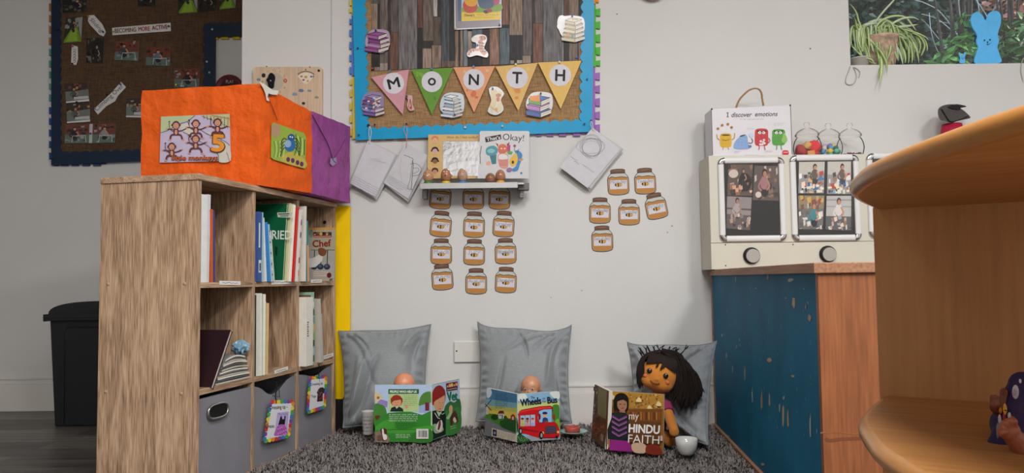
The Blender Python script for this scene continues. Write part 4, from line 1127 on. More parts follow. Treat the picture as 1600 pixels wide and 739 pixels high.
m = M(); m.slab([f_(*z(*p)) for p in smooth_closed([(205, 560), (196, 525), (188, 512), (200, 495), (205, 478), (220, 466), (238, 478), (242, 500), (236, 530), (232, 560)], 3)], NY, .009); m.build('clock_hand', mat('black_paint', '#101012', .8, spec=.2), ab, bevel=.001)
m = M(); m.ball(f_(*z(217, 518)), (.004, .003, .004)); m.build('screw', chrome, ab)
m = M(); m.ball(fa(*z(526, 453)), (.0055, .003, .0055)); m.build('screw', mat('dark_screw', '#2b2420', .4, .6), ab)

# ------------------------------------------------------------------ turquoise noticeboard
turq = mat('turquoise_border_card', '#0094c6', .35, var=.06, vscale=14, spec=.25)
tb = thing('noticeboard', 'noticeboard with hessian, wood effect paper and a scalloped turquoise border', 'noticeboard', tuple(atY(740, 215, WY)))
f1 = yplane(WY - .012); f2_ = yplane(WY - .0145); f4 = yplane(WY - .018); f5 = yplane(WY - .0185)
m = M(); m.slab([f1(*p) for p in ((556, -90), (927, -90), (923, 203), (558, 216))], NY, .012); m.build('hessian_backing', burlap, tb)
# wood effect paper
m = M(); z = zz(540, 0, 3.3585)
q = [(132, -300), (1245, -300), (1240, 318), (800, 342), (150, 372)]
m.slab([f2_(*z(*p)) for p in q], NY, .001, 0, '#2a2728')
a = Art(m, f2_, NY, z)
def pl(x0, x1, y0, y1, c):
    yb0 = y1 if y1 < 317 else 372 - (x0 - 150) * .0505; yb1 = y1 if y1 < 317 else 372 - (x1 - 150) * .0505
    a.poly([(x0 + 1, y0), (x1 - 1, y0), (x1 - 1, yb1), (x0 + 1, yb0)], c)
for args in [(132, 180, -300, 20, '#5b5552'), (136, 168, 20, 165, '#9a8270'), (134, 180, 168, 350, '#262223'), (150, 180, 352, 400, '#9c8f84'), (180, 222, -300, 330, '#71635d'), (180, 222, 332, 400, '#a39488'),
             (222, 236, -300, 400, '#3b3431'), (236, 278, -300, 168, '#5e5450'), (234, 276, 170, 400, '#6f4a3b'), (278, 376, -300, 400, '#757072'), (378, 404, -300, 145, '#6b4335'), (380, 406, 147, 400, '#211e20'),
             (405, 460, -300, 214, '#726259'), (404, 450, 255, 400, '#a28b7c'), (460, 482, -300, 86, '#b3ada8'), (460, 500, 90, 235, '#5b4b44'), (452, 502, 238, 400, '#8f7868'), (502, 545, -300, 318, '#454b52'), (545, 572, -300, 318, '#2c2a2d'),
             (505, 618, 320, 400, '#6a5347'), (574, 592, 150, 318, '#8d7764'), (594, 602, 150, 318, '#221f20'), (602, 616, 150, 318, '#97806b'), (618, 640, 150, 400, '#7b858c'), (640, 664, 165, 270, '#a4958a'), (664, 718, 150, 270, '#5c6b76'), (642, 712, 272, 400, '#241f22'), (720, 752, 150, 400, '#3c312e'),
             (756, 805, 140, 328, '#9d7663'), (808, 860, 148, 400, '#5f6c74'), (820, 858, -300, 130, '#8a6154'), (860, 928, -300, 184, '#94806f'), (862, 926, 188, 312, '#28262a'), (862, 884, 318, 400, '#a3968a'), (898, 926, 316, 400, '#b5aaa0'),
             (930, 978, -300, 290, '#6c625f'), (928, 972, 292, 400, '#a08a7a'), (980, 992, -300, 120, '#3b3431'), (992, 1034, -300, 122, '#6b5f5a'), (984, 1034, 124, 400, '#7c5345'), (1036, 1138, -300, 400, '#6f6c6e'), (1138, 1143, -300, 400, '#b4afad'),
             (1146, 1172, -300, 180, '#6a4335'), (1146, 1170, 182, 400, '#2b2627'), (1173, 1222, -300, 92, '#86705f'), (1172, 1218, 140, 400, '#7a6a5f'), (1222, 1243, 160, 400, '#9a7058'), (574, 820, -300, 148, '#5a5350')]:
    pl(*args)
m.build('wood_effect_paper', WOODPRINT, tb)
# scalloped border strips
m = M()
L_ = [(549, -90), (556, 219)] + [(575, 217)] + scallop((574, 203), (566, -90), 18, 4.2, (1, 0))
m.slab([f4(*p) for p in L_], NY, .0015)
B2 = [(556, 219), (556, 204), (574, 203)] + scallop((574, 203), (909, 190), 20, 4.2, (0, -1)) + [(926, 190), (925, 206)]
m.slab([f5(*p) for p in B2], NY, .0015)
Rr = [(925, 206), (930, -90)] + scallop((913, -90), (909, 190), 18, 4.2, (-1, 0)) + [(909, 200)]
m.slab([f4(*p) for p in Rr], NY, .0015)
m.build('scalloped_border', turq, tb)
for x, y, c in ((559.5, 76, '#2a2a55'), (575.5, 196, '#1a1a3c'), (586, 195.5, '#1a1a3c'), (727, 199.5, '#c9c4b0'), (785, 197.5, '#c9b68a'), (917.5, 124, '#2a3a8c'), (913, 194, '#1b2f6c'), (561, 211, '#1b4f7c'), (582.5, 107.5, '#b03a30'), (901, 90, '#2c3a8c')):
    pin(tb, f5(x, y), c, r=.0042)
g_ = 'foam edging round the turquoise noticeboard'
FY = WY - .010
foam('yellow foam jigsaw edging at the top left of the turquoise noticeboard', '#c9b445', 549.5, 555, -60, 21, [(-40, -31), (-18, -8), (0, 9), (12, 20)], False, FY, 3.5, -1, g_)
foam('blue foam jigsaw edging on the left of the turquoise noticeboard', '#4f78b8', 549.5, 556, 24, 118, [(29, 38), (46, 57), (65, 77), (85, 96), (104, 116)], False, FY, 3.5, -1, g_)
foam('yellow foam jigsaw edging at the bottom left of the turquoise noticeboard', '#c5ac48', 550.5, 558, 120, 217, [(124, 133), (140, 152), (160, 172), (180, 192), (200, 213)], False, FY, 4, -1, g_)
foam('orange foam jigsaw edging at the top right corner of the turquoise noticeboard', '#e08a2c', 925, 931, -60, 6, [(-50, -40), (-30, -20), (-8, 4)], False, FY, 4.5, 1, g_)
foam('green foam jigsaw edging on the right of the turquoise noticeboard', '#59b04a', 925, 931, 8, 104, [(13, 25), (33, 45), (53, 66), (73, 86), (94, 103)], False, FY, 7, 1, g_)
foam('lilac foam jigsaw edging on the right of the turquoise noticeboard', '#9a6cb4', 923, 930, 105, 208, [(113, 125), (133, 145), (153, 166), (174, 186), (194, 206)], False, FY, 7.5, 1, g_)
foam('lilac foam jigsaw edging under the right of the turquoise noticeboard', '#9268a8', 820, 924, 203, 208.5, [(838, 846), (854, 865), (873, 885), (895, 907)], True, FY, 4, 1, g_)
foam('brown and blue foam jigsaw edging under the left of the turquoise noticeboard', '#9a7a52', 560, 680, 211, 217, [(563, 574), (582, 594), (602, 614), (622, 634)], True, FY, 2, 1, g_)

# pennants
Yp = WY - .024
def pennant(letter, tri, cols, cen, rad, lab, lh, lrot, pinxy, pcol, lw=None):
    fn = yplane(Yp); m = M(); m.slab([fn(*p) for p in tri], NY, .001, 0, cols[0]); a = Art(m, fn, NY)
    c_ = ((tri[0][0] + tri[1][0] + tri[2][0]) / 3, (tri[0][1] + tri[1][1] + tri[2][1]) / 3)
    rng = random.Random(ord(letter) + 3)
    for k in range(26):
        u, v = rng.random(), rng.random()
        if u + v > 1: u, v = 1 - u, 1 - v
        x = tri[0][0] + (tri[1][0] - tri[0][0]) * u + (tri[2][0] - tri[0][0]) * v; y = tri[0][1] + (tri[1][1] - tri[0][1]) * u + (tri[2][1] - tri[0][1]) * v
        d = min(u, v, 1 - u - v); r = d * 28
        if r > 2: a.ell(x, y, r, r * .8, cols[1 + (0 if v < .4 else 1) % (len(cols) - 1)] if rng.random() < .6 else cols[0], rot=rng.uniform(0, 180), seg=14)
    a.ell(cen[0], cen[1], rad, rad, '#cdcbd4', seg=36)
    a.text(letter, cen[0], cen[1] , h=lh, w=lw, col='#0c0c0e', rot=lrot, bold=.045)
    o = m.build('bunting_pennant', PRINT, label=lab, cat='pennant', group='lettered bunting pennants')
    pin(o, fn(*pinxy) , pcol, r=.0045)
z = zz(540, 0, 3.3585)
pennant('M', [z(134, 405), z(332, 364), z(300, 602)], ['#c9909c', '#cc9a86', '#c39aa8'], z(252, 437), 16.5, 'pink and peach pennant with the letter M', 15, -14, z(234, 374), '#3a6fa8', 17.5)
pennant('o', [z(345, 364), z(564, 356), z(452, 602)], ['#5f8f2c', '#7a9f3c', '#4f8426'], z(453, 429), 16.2, 'green pennant with the letter O', 11.5, -2, z(452, 364), '#3a6fa8')
pennant('N', [z(566, 353), z(784, 347), z(674, 590)], ['#d99a72', '#d8b58c', '#cf7248'], z(673, 418), 16.6, 'orange pennant with the letter N', 16, 2, z(672, 352), '#3a6fa8')
pennant('T', [z(787, 350), z(1009, 329), z(906, 582)], ['#d8b06a', '#d9bb70', '#d28a48'], z(900, 408), 16.8, 'yellow orange pennant with the letter T', 17, 2, z(893, 340), '#b9c0a0')
pennant('H', [z(1010, 328), z(1238, 318), z(1129, 572)], ['#d8b262', '#d9bc6a', '#d29048'], z(1126, 395), 17.0, 'yellow pennant with the letter H, furthest right', 17, 2, z(1122, 328), '#b9c0a0')

# cut-outs
def cutout(name, lab, outline, draw, Y=Yp, z=None, pins=(), group='paper cut-outs on the turquoise noticeboard', base='#d3d0d4', cat='paper cut-out'):
    fn = yplane(Y); m = M(); zf = z or (lambda x, y: (x, y))
    m.slab([fn(*zf(*p)) for p in smooth_closed(outline, 3)], NY, .0009, 0, base)
    a = Art(m, fn, NY, z); draw(a)
    o = m.build(name, GLOSSY, label=lab, cat=cat, group=group)
    for x, y, c in pins: pin(o, fn(*zf(x, y)), c, r=.004)
    return o
def bookpile(a, cx, cy, w, h, cols, ink, seed, n=4):
    rng = random.Random(seed); w *= 1.13; h *= 1.1
    for i in range(n):
        y0 = cy + h / 2 - (i + 1) * h / (n + .6); hh = h / (n + .6); dx = rng.uniform(-.06, .06) * w; ww = w * (.46 - .03 * i)
        c = cols[i % len(cols)]
        a.poly([(cx - ww + dx, y0 + hh * .35), (cx + ww * .15 + dx, y0 + hh * .8), (cx + ww * .15 + dx, y0 + hh * 1.55), (cx - ww + dx, y0 + hh * 1.1)], c)
        a.poly([(cx + ww * .15 + dx, y0 + hh * .8), (cx + ww + dx, y0 + hh * .15), (cx + ww + dx, y0 + hh * .85), (cx + ww * .15 + dx, y0 + hh * 1.55)], '#d9d2c6')
        a.poly([(cx - ww + dx, y0 + hh * .35), (cx - ww * .1 + dx, y0 - hh * .25), (cx + ww + dx, y0 + hh * .15), (cx + ww * .15 + dx, y0 + hh * .8)], cols[(i + 1) % len(cols)] if i == n - 1 else c)
        for pts in ([(cx - ww + dx, y0 + hh * .35), (cx + ww * .15 + dx, y0 + hh * .8), (cx + ww + dx, y0 + hh * .15)], [(cx - ww + dx, y0 + hh * 1.1), (cx + ww * .15 + dx, y0 + hh * 1.55), (cx + ww + dx, y0 + hh * .85)], [(cx + ww * .15 + dx, y0 + hh * .8), (cx + ww * .15 + dx, y0 + hh * 1.55)], [(cx - ww + dx, y0 + hh * .35), (cx - ww * .1 + dx, y0 - hh * .25), (cx + ww + dx, y0 + hh * .15)]):
            a.line(pts, w * .022, ink)
        a.line([(cx + ww * .2 + dx, y0 + hh * 1.1), (cx + ww * .95 + dx, y0 + hh * .5)], w * .012, ink)
def oct_(x0, y0, x1, y1):
    w_, h_ = x1 - x0, y1 - y0
    return [(x0 + .28 * w_, y0), (x0 + .85 * w_, y0 + .02 * h_), (x1, y0 + .25 * h_), (x0 + .97 * w_, y0 + .75 * h_), (x0 + .7 * w_, y1), (x0 + .35 * w_, y0 + .97 * h_), (x0, y0 + .72 * h_), (x0 + .02 * w_, y0 + .3 * h_)]
cutout('book_pile_cutout', 'cut-out drawing of a purple pile of books at the upper left of the turquoise board', oct_(106, 156, 232, 276), lambda a: bookpile(a, 168, 212, 120, 96, ['#8d4a8c', '#a87aa8', '#7a3a78', '#9a5c96'], '#2c1a34', 1), z=z, pins=((160, 162, '#28205a'),), base='#a996b0')
def dd(a):
    bookpile(a, 140, 545, 108, 100, ['#6f5a9a', '#9a86b8', '#5a6a9c', '#7a4a7c'], '#2a2040', 2, 5)
    for i in range(14): a.ell(105 + (i * 37) % 70, 510 + (i * 29) % 70, 7, 5, ['#4a6aa8', '#a84a5c', '#c9bfd8'][i % 3])
cutout('book_pile_cutout', 'cut-out drawing of purple and blue books at the lower left of the turquoise board', oct_(84, 484, 200, 604), dd, z=z, base='#8f7fa6')
def dd(a):
    bookpile(a, 560, 550, 108, 108, ['#c9d0d8', '#a9bcc8', '#d8d8dc', '#8fa6b8'], '#1c2f4c', 3, 6)
cutout('book_pile_cutout', 'cut-out drawing of a white and blue pile of books under the green pennant', oct_(498, 488, 622, 612), dd, z=z, pins=((574, 604, '#1c2f6c'),), base='#b9c4cf')
cutout('book_pile_cutout', 'cut-out drawing of green orange and purple books under the last pennant', oct_(950, 484, 1086, 602), lambda a: (bookpile(a, 1018, 545, 124, 100, ['#3a5fa0', '#b07ab8', '#5f9a4a'], '#201c2c', 4, 3), a.poly([(965, 505), (1018, 500), (1020, 535), (968, 528)], '#d9853a')), z=z, pins=((1024, 492, '#141420'),))
def dd(a):
    a.ell(1135, 100, 20, 20, '#d5d8da'); a.ell(1126, 138, 17, 17, '#d5d8da'); bookpile(a, 1192, 148, 116, 112, ['#b9ad84', '#a99a70', '#c9bf9c'], '#2a2620', 5, 5)
    a.ell(1168, 185, 9, 9, '#c07a34'); a.ell(1190, 190, 6, 8, '#3a7a8a'); a.text('Books', 1204, 102, w=30, h=9, col='#2a2620')
cutout('book_pile_cutout', 'cut-out drawing of a cream pile of books at the upper right of the turquoise board', [(1112, 135), (1118, 90), (1150, 84), (1200, 82), (1250, 98), (1248, 175), (1195, 214), (1140, 195)], dd, z=z, pins=((1190, 84, '#202c7a'),))
def dd(a):   # plain orange and brown striped scrap
    a.line([(722, 200), (705, 205), (712, 235), (712, 262), (735, 285)], 22, '#b8663a', k=4); a.ell(718, 200, 20, 13, '#b8663a'); a.line([(700, 262), (660, 262), (645, 290)], 13, '#b8663a', k=4)
    for p in (((695, 222), (728, 228)), ((697, 238), (728, 244)), ((700, 252), (730, 258)), ((712, 270), (740, 268)), ((668, 256), (672, 272)), ((652, 264), (662, 276)), ((712, 192), (716, 210)), ((728, 190), (732, 206))):
        a.line(list(p), 5, '#4a231a')
    a.ell(683, 206, 22, 12, '#cfc4bc')
cutout('striped_cutout', 'white edged cut-out with an orange and brown striped curl on the wood effect paper', [(662, 200), (690, 182), (730, 184), (742, 205), (732, 235), (728, 255), (748, 280), (740, 302), (690, 290), (650, 300), (636, 285), (650, 262), (682, 255), (684, 225), (665, 218)], dd, z=z, pins=((692, 238, '#2b6ab0'),), base='#d8d4d2', group=None)
def dd(a):
    a.blob([(762, 478), (790, 470), (795, 510), (785, 560), (770, 590), (756, 560), (766, 520)], '#c7b58c'); a.blob([(795, 480), (822, 488), (815, 530), (820, 575), (795, 585), (798, 530)], '#cbbf98')
    a.ell(802, 500, 14, 10, '#9c5a3c'); a.ell(800, 520, 9, 14, '#b5583a'); a.line([(760, 560), (800, 590)], 3, '#8f8466'); a.ell(790, 575, 8, 10, '#c98a4a')
cutout('pale_cutout', 'white edged cut-out with pale yellow and red shapes between the N and T pennants', [(752, 465), (796, 456), (832, 490), (815, 525), (830, 575), (790, 604), (746, 585), (765, 530)], dd, z=z, pins=((772, 466, '#2b5fae'),), base='#c9c9c4', group=None)
def dd(a):
    a.line([(338, 520), (345, 560), (336, 572)], 5, '#a8433a', k=3); a.line([(338, 525), (330, 565)], 4, '#b5583a'); a.ell(342, 566, 7, 8, '#b5483c')
cutout('small_pink_cutout', 'small pink edged cut-out between the M and O pennants', [(318, 504), (345, 500), (352, 520), (350, 545), (361, 575), (335, 580), (322, 550), (328, 525)], dd, z=z, pins=((322, 508, '#20285a'),), base='#c9a3a6', group=None)
# central poster (cut by the top of the picture)
m = M(); fn = yplane(WY - .022); qd = [(569, -150), (819, -150), (818, 144), (571, 157)]
m.slab([fn(*z(*p)) for p in qd], NY, .001, 0, '#c9c6c9'); a = Art(m, fn, NY, z)
a.poly([(576, -145), (812, -145), (811, 138), (577, 150)], '#7f7a84'); a.poly([(589, -145), (812, -145), (812, 103), (589, 112)], '#4a5f82')
a.poly([(608, -145), (814, -145), (813, 103), (608, 112)], '#d9b92c'); a.poly([(608, -145), (814, -145), (813, 55), (608, 60)], '#a8c0d0')
a.blob([(612, 40), (650, 30), (720, 34), (812, 20), (812, 58), (700, 66), (612, 62)], '#7a9a3a')
a.blob([(616, 20), (640, -20), (680, -10), (692, 30), (680, 62), (640, 68), (620, 50)], '#b8402c'); a.blob([(624, -30), (660, -60), (690, -30), (690, 20), (660, 35), (628, 18)], '#d99a2c')
a.blob([(694, -60), (760, -70), (785, -10), (770, 40), (720, 45), (696, 20)], '#4a5a74'); a.blob([(775, -40), (800, -50), (808, 10), (790, 28), (776, 10)], '#b04a78'); a.blob([(722, 60), (740, 52), (752, 64), (736, 72)], '#4a2030'); a.blob([(742, 50), (765, 48), (768, 62), (750, 66)], '#a0303c')
a.text("Disney's", 650, 81, w=52, h=16, col='#3a2c14', bold=.03); a.scribble(690, 70, 808, 86, '#6a5420', 1.6, 1, random.Random(2)); a.scribble(672, 86, 775, 98, '#6a5420', 1.3, 1, random.Random(3))
o = m.build('book_poster', GLOSSY, label='glossy yellow and blue book poster pinned at the top of the wood effect paper', cat='poster')
pin(o, fn(*z(578, 152)), '#c9b45a', r=.004); pin(o, fn(*z(808, 133)), '#23285a', r=.004)

# ------------------------------------------------------------------ hanging laminated drawings
def sheets(lab, quads, draw, strng, z, pinp, colr, knots='#d8d4d0'):
    root = thing('drawing_bundle', lab, 'drawing', tuple(atY(*z(*quads[0][2]), WY - .01)), 0, 'bundles of laminated drawings hung on strings')
    n_ = len(quads)
    for k, qd in enumerate(quads):
        Y = WY - .026 - .006 * (n_ - 1 - k) if False else WY - .024 - .005 * k
        fn = yplane(Y); m = M(); m.slab([fn(*z(*p)) for p in qd], NY, .0012, 0, colr[k % len(colr)])
        a = Art(m, fn, NY, z)
        if k == n_ - 1: draw(a)
        m.build('sheet', GLOSSY, root)
    m = M(); ff = yplane(WY - .024 - .005 * n_)
    m.tube([ff(*z(*p)) for p in smooth_open(strng[0], 4)], .0012, 5); m.tube([ff(*z(*p)) for p in smooth_open(strng[1], 4)], .0012, 5)
    m.build('string', mat('string_' + knots[1:], knots, .8), root)
    pin(root, yplane(WY - .02)(*z(*pinp)), '#1c1c3a', r=.004)
z5 = zz(540, 180, 5.1613)
def d1(a):
    rng = random.Random(3); a.e += .0004
    for i in range(7): a.line([(150 + rng.uniform(0, 170), 340 + rng.uniform(0, 90)) for _ in range(4)], 1.6, '#b8b6be', k=4)
    for r in range(5):
        pts = [(58 + i * 9 - r * 5, 485 + r * 17 + i * 4.7 + rng.uniform(-3.5, 3.5)) for i in range(24)]; a.line(pts, 2.2, '#8a8a96')
sheets('bundle of white laminated drawings hanging at the left under the turquoise board', [[(190, 205), (440, 330), (250, 680), (50, 560)], [(190, 205), (412, 318), (240, 672), (40, 555)], [(180, 205), (400, 322), (238, 660), (38, 548)]], d1,
       [[(193, 90), (188, 130), (190, 180), (192, 228)], [(197, 90), (207, 130), (203, 175), (194, 228)]], z5, (190, 82), ['#b4b3b6', '#bdbcc0', '#c6c5ca'])
def d2(a):
    a.e += .0004
    a.line([(470, 320), (540, 350), (538, 380), (520, 520), (500, 590), (545, 600)], 3, '#4a4a50', k=3); a.line([(540, 362), (545, 400), (530, 600)], 4, '#2a2a2e'); a.line([(520, 395), (570, 390), (610, 430), (590, 480), (535, 488)], 3, '#5a5a60', k=3)
    a.line([(540, 430), (580, 425), (590, 450), (545, 470)], 3, '#6a6a70', k=3); a.line([(450, 340), (440, 440), (455, 540)], 2, '#9a9aa0', k=3)
    rng = random.Random(5)
    for r in range(5):
        pts = [(345 + i * 9 - r * 4, 478 + r * 14 + i * 5.6 + rng.uniform(-3.5, 3.5)) for i in range(22 - r * 2)]; a.line(pts, 2.0, '#8a8a96')
sheets('bundle of white laminated drawings hanging second, on a pink string', [[(490, 232), (700, 350), (505, 700), (310, 555)], [(490, 230), (668, 335), (495, 692), (312, 552)], [(486, 222), (660, 322), (505, 676), (308, 545)]], d2,
       [[(480, 85), (470, 120), (490, 180), (492, 260)], [(492, 85), (498, 130), (494, 180), (490, 260)]], z5, (492, 74), ['#adacb0', '#b5b4b8', '#c0bfc4'], '#cf8f96')
z8 = zz(860, 190, 3.519)
def d3(a):
    a.e += .0004; rng = random.Random(8)
    for k in range(7):
        cx, cy = 230 + rng.uniform(-10, 10), 140 + rng.uniform(-10, 10); rx, ry = rng.uniform(45, 80), rng.uniform(35, 62); a.line([(cx + rx * math.cos(i * .52), cy + ry * math.sin(i * .52)) for i in range(12)], 1.3, '#7d7d86', closed=True, k=3)
    for r, (x, y, n) in enumerate(((110, 190, 8), (130, 215, 6), (175, 235, 12))): a.line([(x + i * 6, y + i * 4 + rng.uniform(-4, 4)) for i in range(n)], 1.6, '#8a8a92')
sheets('thick bundle of white laminated drawings hanging at the right corner of the turquoise board', [[(232, 40), (402, 152), (215, 378), (60, 262)], [(235, 36), (398, 148), (222, 370), (58, 250)], [(230, 34), (385, 150), (205, 366), (52, 250)]], d3,
       [[(222, -2), (222, 20), (230, 38), (238, 48)], [(226, -2), (232, 15), (234, 30), (240, 48)]], z8, (222, -4), ['#a8a7ab', '#b9b8bc', '#c4c3c9'])

# ------------------------------------------------------------------ little shelf with books and wooden eggs
shf = thing('picture_ledge', 'narrow grey metal picture ledge fixed to the wall under the noticeboard', 'shelf', tuple(atY(742, 296, WY - .06)))
alu = mat('brushed_aluminium', '#a8a8a8', .35, .75, var=.08, vscale=30, stretch=(1, 1, 8))
pA = atY(662, 288, 3.0); pB = atY(805, 284, 3.0)
shz = (pA.z + pB.z) / 2
sx0 = atY(657, 288, 3.0).x; sx1 = atY(826, 284, 3.1).x
m = M(); m.bx(sx0, sx1 - .02, 3.0, WY, shz - .008, shz); m.build('tray', alu, shf, bevel=.001)
m = M(); m.bx(sx0 - .002, sx1 - .045, 2.995, 3.0, shz - .022, shz + .0015); m.build('front_lip', alu, shf, bevel=.0015)
m = M(); m.bx(sx1 - .045, sx1, 3.03, 3.075, shz - .026, shz + .002); m.build('end_clamp', mat('dark_grey_metal', '#5d5d5f', .4, .7), shf, bevel=.002)
for px in (664, 815):
    m = M(); x = atY(px, 296, 3.08).x; m.bx(x - .009, x + .009, 3.06, WY, shz - .052, shz - .012); m.bx(x - .006, x + .006, 3.055, 3.062, shz - .045, shz - .02); m.build('bracket', mat('grey_bracket', '#8a8988', .35, .5), shf, bevel=.002)
# the two board books, leaning on the wall
def leaning(name, lab, Y, quad, th, z, draw, col, cat='book'):
    fn = yplane(Y); root = M(); root.slab([fn(*z(*p)) for p in quad], NY, .0018, 0, col)
    a = Art(root, fn, NY, z); draw(a)
    o = root.build(name, CARD, label=lab, cat=cat, group=None)
    cx = sum(p[0] for p in quad) / len(quad); cy = sum(p[1] for p in quad) / len(quad)
    g_ = M(); g2 = yplane(Y + .002); g_.slab([g2(*z(cx + (p[0] - cx) * .985, cy + (p[1] - cy) * .985)) for p in quad], NY, th - .004, 0, '#e0d8c8'); g_.build('pages', PRINT, o)
    g_ = M(); g3 = yplane(Y + th - .002); g_.slab([g3(*z(*p)) for p in quad], NY, .0018, 0, col); g_.build('back_cover', CARD, o)
    return o
zs = zz(660, 195, 7.04)
def dA(a):
    a.text('How do I feel today?', 440, 140, w=335, h=36, col='#5a4a34')
    a.z = zs
    pts = rrect(222, 178, 640, 565, 22); a.poly(pts, '#8f9096')
    for (y, hair, skin, top) in ((165, '#c8794a', '#d9a890', 128), (285, '#34181c', '#c9a0a4', 0), (400, '#1c1414', '#8a5638', 0), (515, '#3a2320', '#c98a6c', 0)):
        x = 138; a.ell(x, y - 12, 38, 32, hair); a.ell(x, y + 4, 27, 24, skin); a.ell(x - 10, y, 3, 3, '#33221c'); a.ell(x + 10, y, 3, 3, '#33221c'); a.line([(x - 8, y + 13), (x, y + 17), (x + 8, y + 13)], 2.5, '#7a3a30')
        if y == 285 or y == 400: a.ell(x - 38, y, 9, 9, hair); a.ell(x + 38, y, 9, 9, hair)
        a.scribble(x - 26, y + 34, x + 26, y + 54, '#8a6a44', 2, 1, random.Random(y))
bA = leaning('mirror_book', 'beige board book with a mirror panel and four faces on the picture ledge', 3.085, [(64, 108), (640, 105), (640, 590), (55, 590)], .014, zs, dA, '#cba86c')
m = M(); fm = yplane(3.084); m.slab([fm(*zs(*p)) for p in rrect(226, 182, 636, 562, 20)], NY, .0008)
mir = bpy.data.materials.new('crinkled_mirror'); mir.use_nodes = True
n_ = mir.node_tree.nodes; l_ = mir.node_tree.links; bs = n_['Principled BSDF']; bs.inputs['Metallic'].default_value = 1; bs.inputs['Roughness'].default_value = .12; bs.inputs['Base Color'].default_value = (.72, .72, .75, 1)
tc = n_.new('ShaderNodeTexCoord'); nz = n_.new('ShaderNodeTexNoise'); nz.inputs['Scale'].default_value = 38; nz.inputs['Detail'].default_value = 2; l_.new(tc.outputs['Object'], nz.inputs['Vector'])
bp = n_.new('ShaderNodeBump'); bp.inputs['Strength'].default_value = .5; bp.inputs['Distance'].default_value = .003; l_.new(nz.outputs[0], bp.inputs['Height']); l_.new(bp.outputs[0], bs.inputs['Normal'])
m.build('mirror', mir, bA)
def dB(a):
    a.poly([(688, 138), (862, 105), (870, 158), (696, 195)], '#141416'); a.text("That's", 780, 148, w=150, h=38, col='#dcdcdc', rot=-10, bold=.03)
    a.text('Okay!', 1000, 150, w=232, h=92, col='#1a1a1e', rot=4)
    a.line([(650, 235), (634, 330), (638, 430)], 7, '#3a3a40')
    # plain patterned animals in bright colours
    a.blob([(698, 270), (730, 240), (790, 230), (830, 270), (815, 320), (760, 345), (705, 325)], '#4f8f9c'); a.blob([(715, 280), (760, 262), (800, 285), (770, 310), (725, 305)], '#7fb8c0')
    a.poly([(740, 340), (815, 325), (812, 430), (765, 435)], '#3f7a86')
    for i in range(4): a.line([(755 + i * 15, 345), (765 + i * 12, 428)], 3, '#2a5560')
    a.blob([(700, 420), (725, 400), (750, 410), (740, 440), (710, 445)], '#d99a86')
    a.blob([(835, 240), (880, 210), (925, 235), (932, 290), (890, 320), (840, 305)], '#c9684a'); a.poly([(805, 198), (835, 215), (830, 245)], '#8a3a2c'); a.poly([(958, 190), (925, 215), (950, 245)], '#8a3a2c'); a.ell(870, 262, 10, 7, '#e8d8c8'); a.ell(905, 262, 10, 7, '#e8d8c8')
    a.blob([(835, 330), (890, 315), (940, 335), (945, 430), (930, 480), (860, 470), (832, 400)], '#cf8f86'); a.blob([(845, 335), (890, 320), (932, 340), (935, 375), (845, 378)], '#d8d2d0')
    for i in range(5): a.line([(845, 390 + i * 14), (938, 392 + i * 14)], 3, '#a35a54')
    a.blob([(1015, 290), (1060, 285), (1098, 330), (1085, 400), (1070, 440), (1050, 500), (1000, 515), (985, 490), (1030, 450), (1050, 360)], '#3f7fb8')
    a.blob([(955, 400), (1000, 330), (1035, 315), (1050, 380), (1030, 440), (980, 455)], '#d8b04a'); a.ell(995, 412, 14, 18, '#3a241c'); a.ell(1085, 385, 24, 14, '#c98a5a', rot=-15)
    a.poly([(930, 225), (968, 220), (965, 290), (935, 292)], '#b03a78'); a.line([(1015, 215), (1012, 290)], 5, '#4a7a3a'); a.ell(1015, 232, 16, 14, '#9a3a6a'); a.blob([(935, 290), (990, 295), (980, 325), (940, 320)], '#6a9a4a')
    a.line([(1060, 265), (1045, 310)], 6, '#2a2a30'); a.blob([(925, 490), (960, 470), (990, 490), (970, 520), (935, 520)], '#8a6a9a')
    a.ell(1088, 532, 12, 12, '#3f7a9c')
bB = leaning('picture_book', 'white picture book titled That is Okay with bright animals on the picture ledge', 3.062, [(632, 78), (645, 68), (1165, 68), (1178, 80), (1172, 590), (606, 590), (626, 300)], .012, zs, dB, '#c9c9cc')
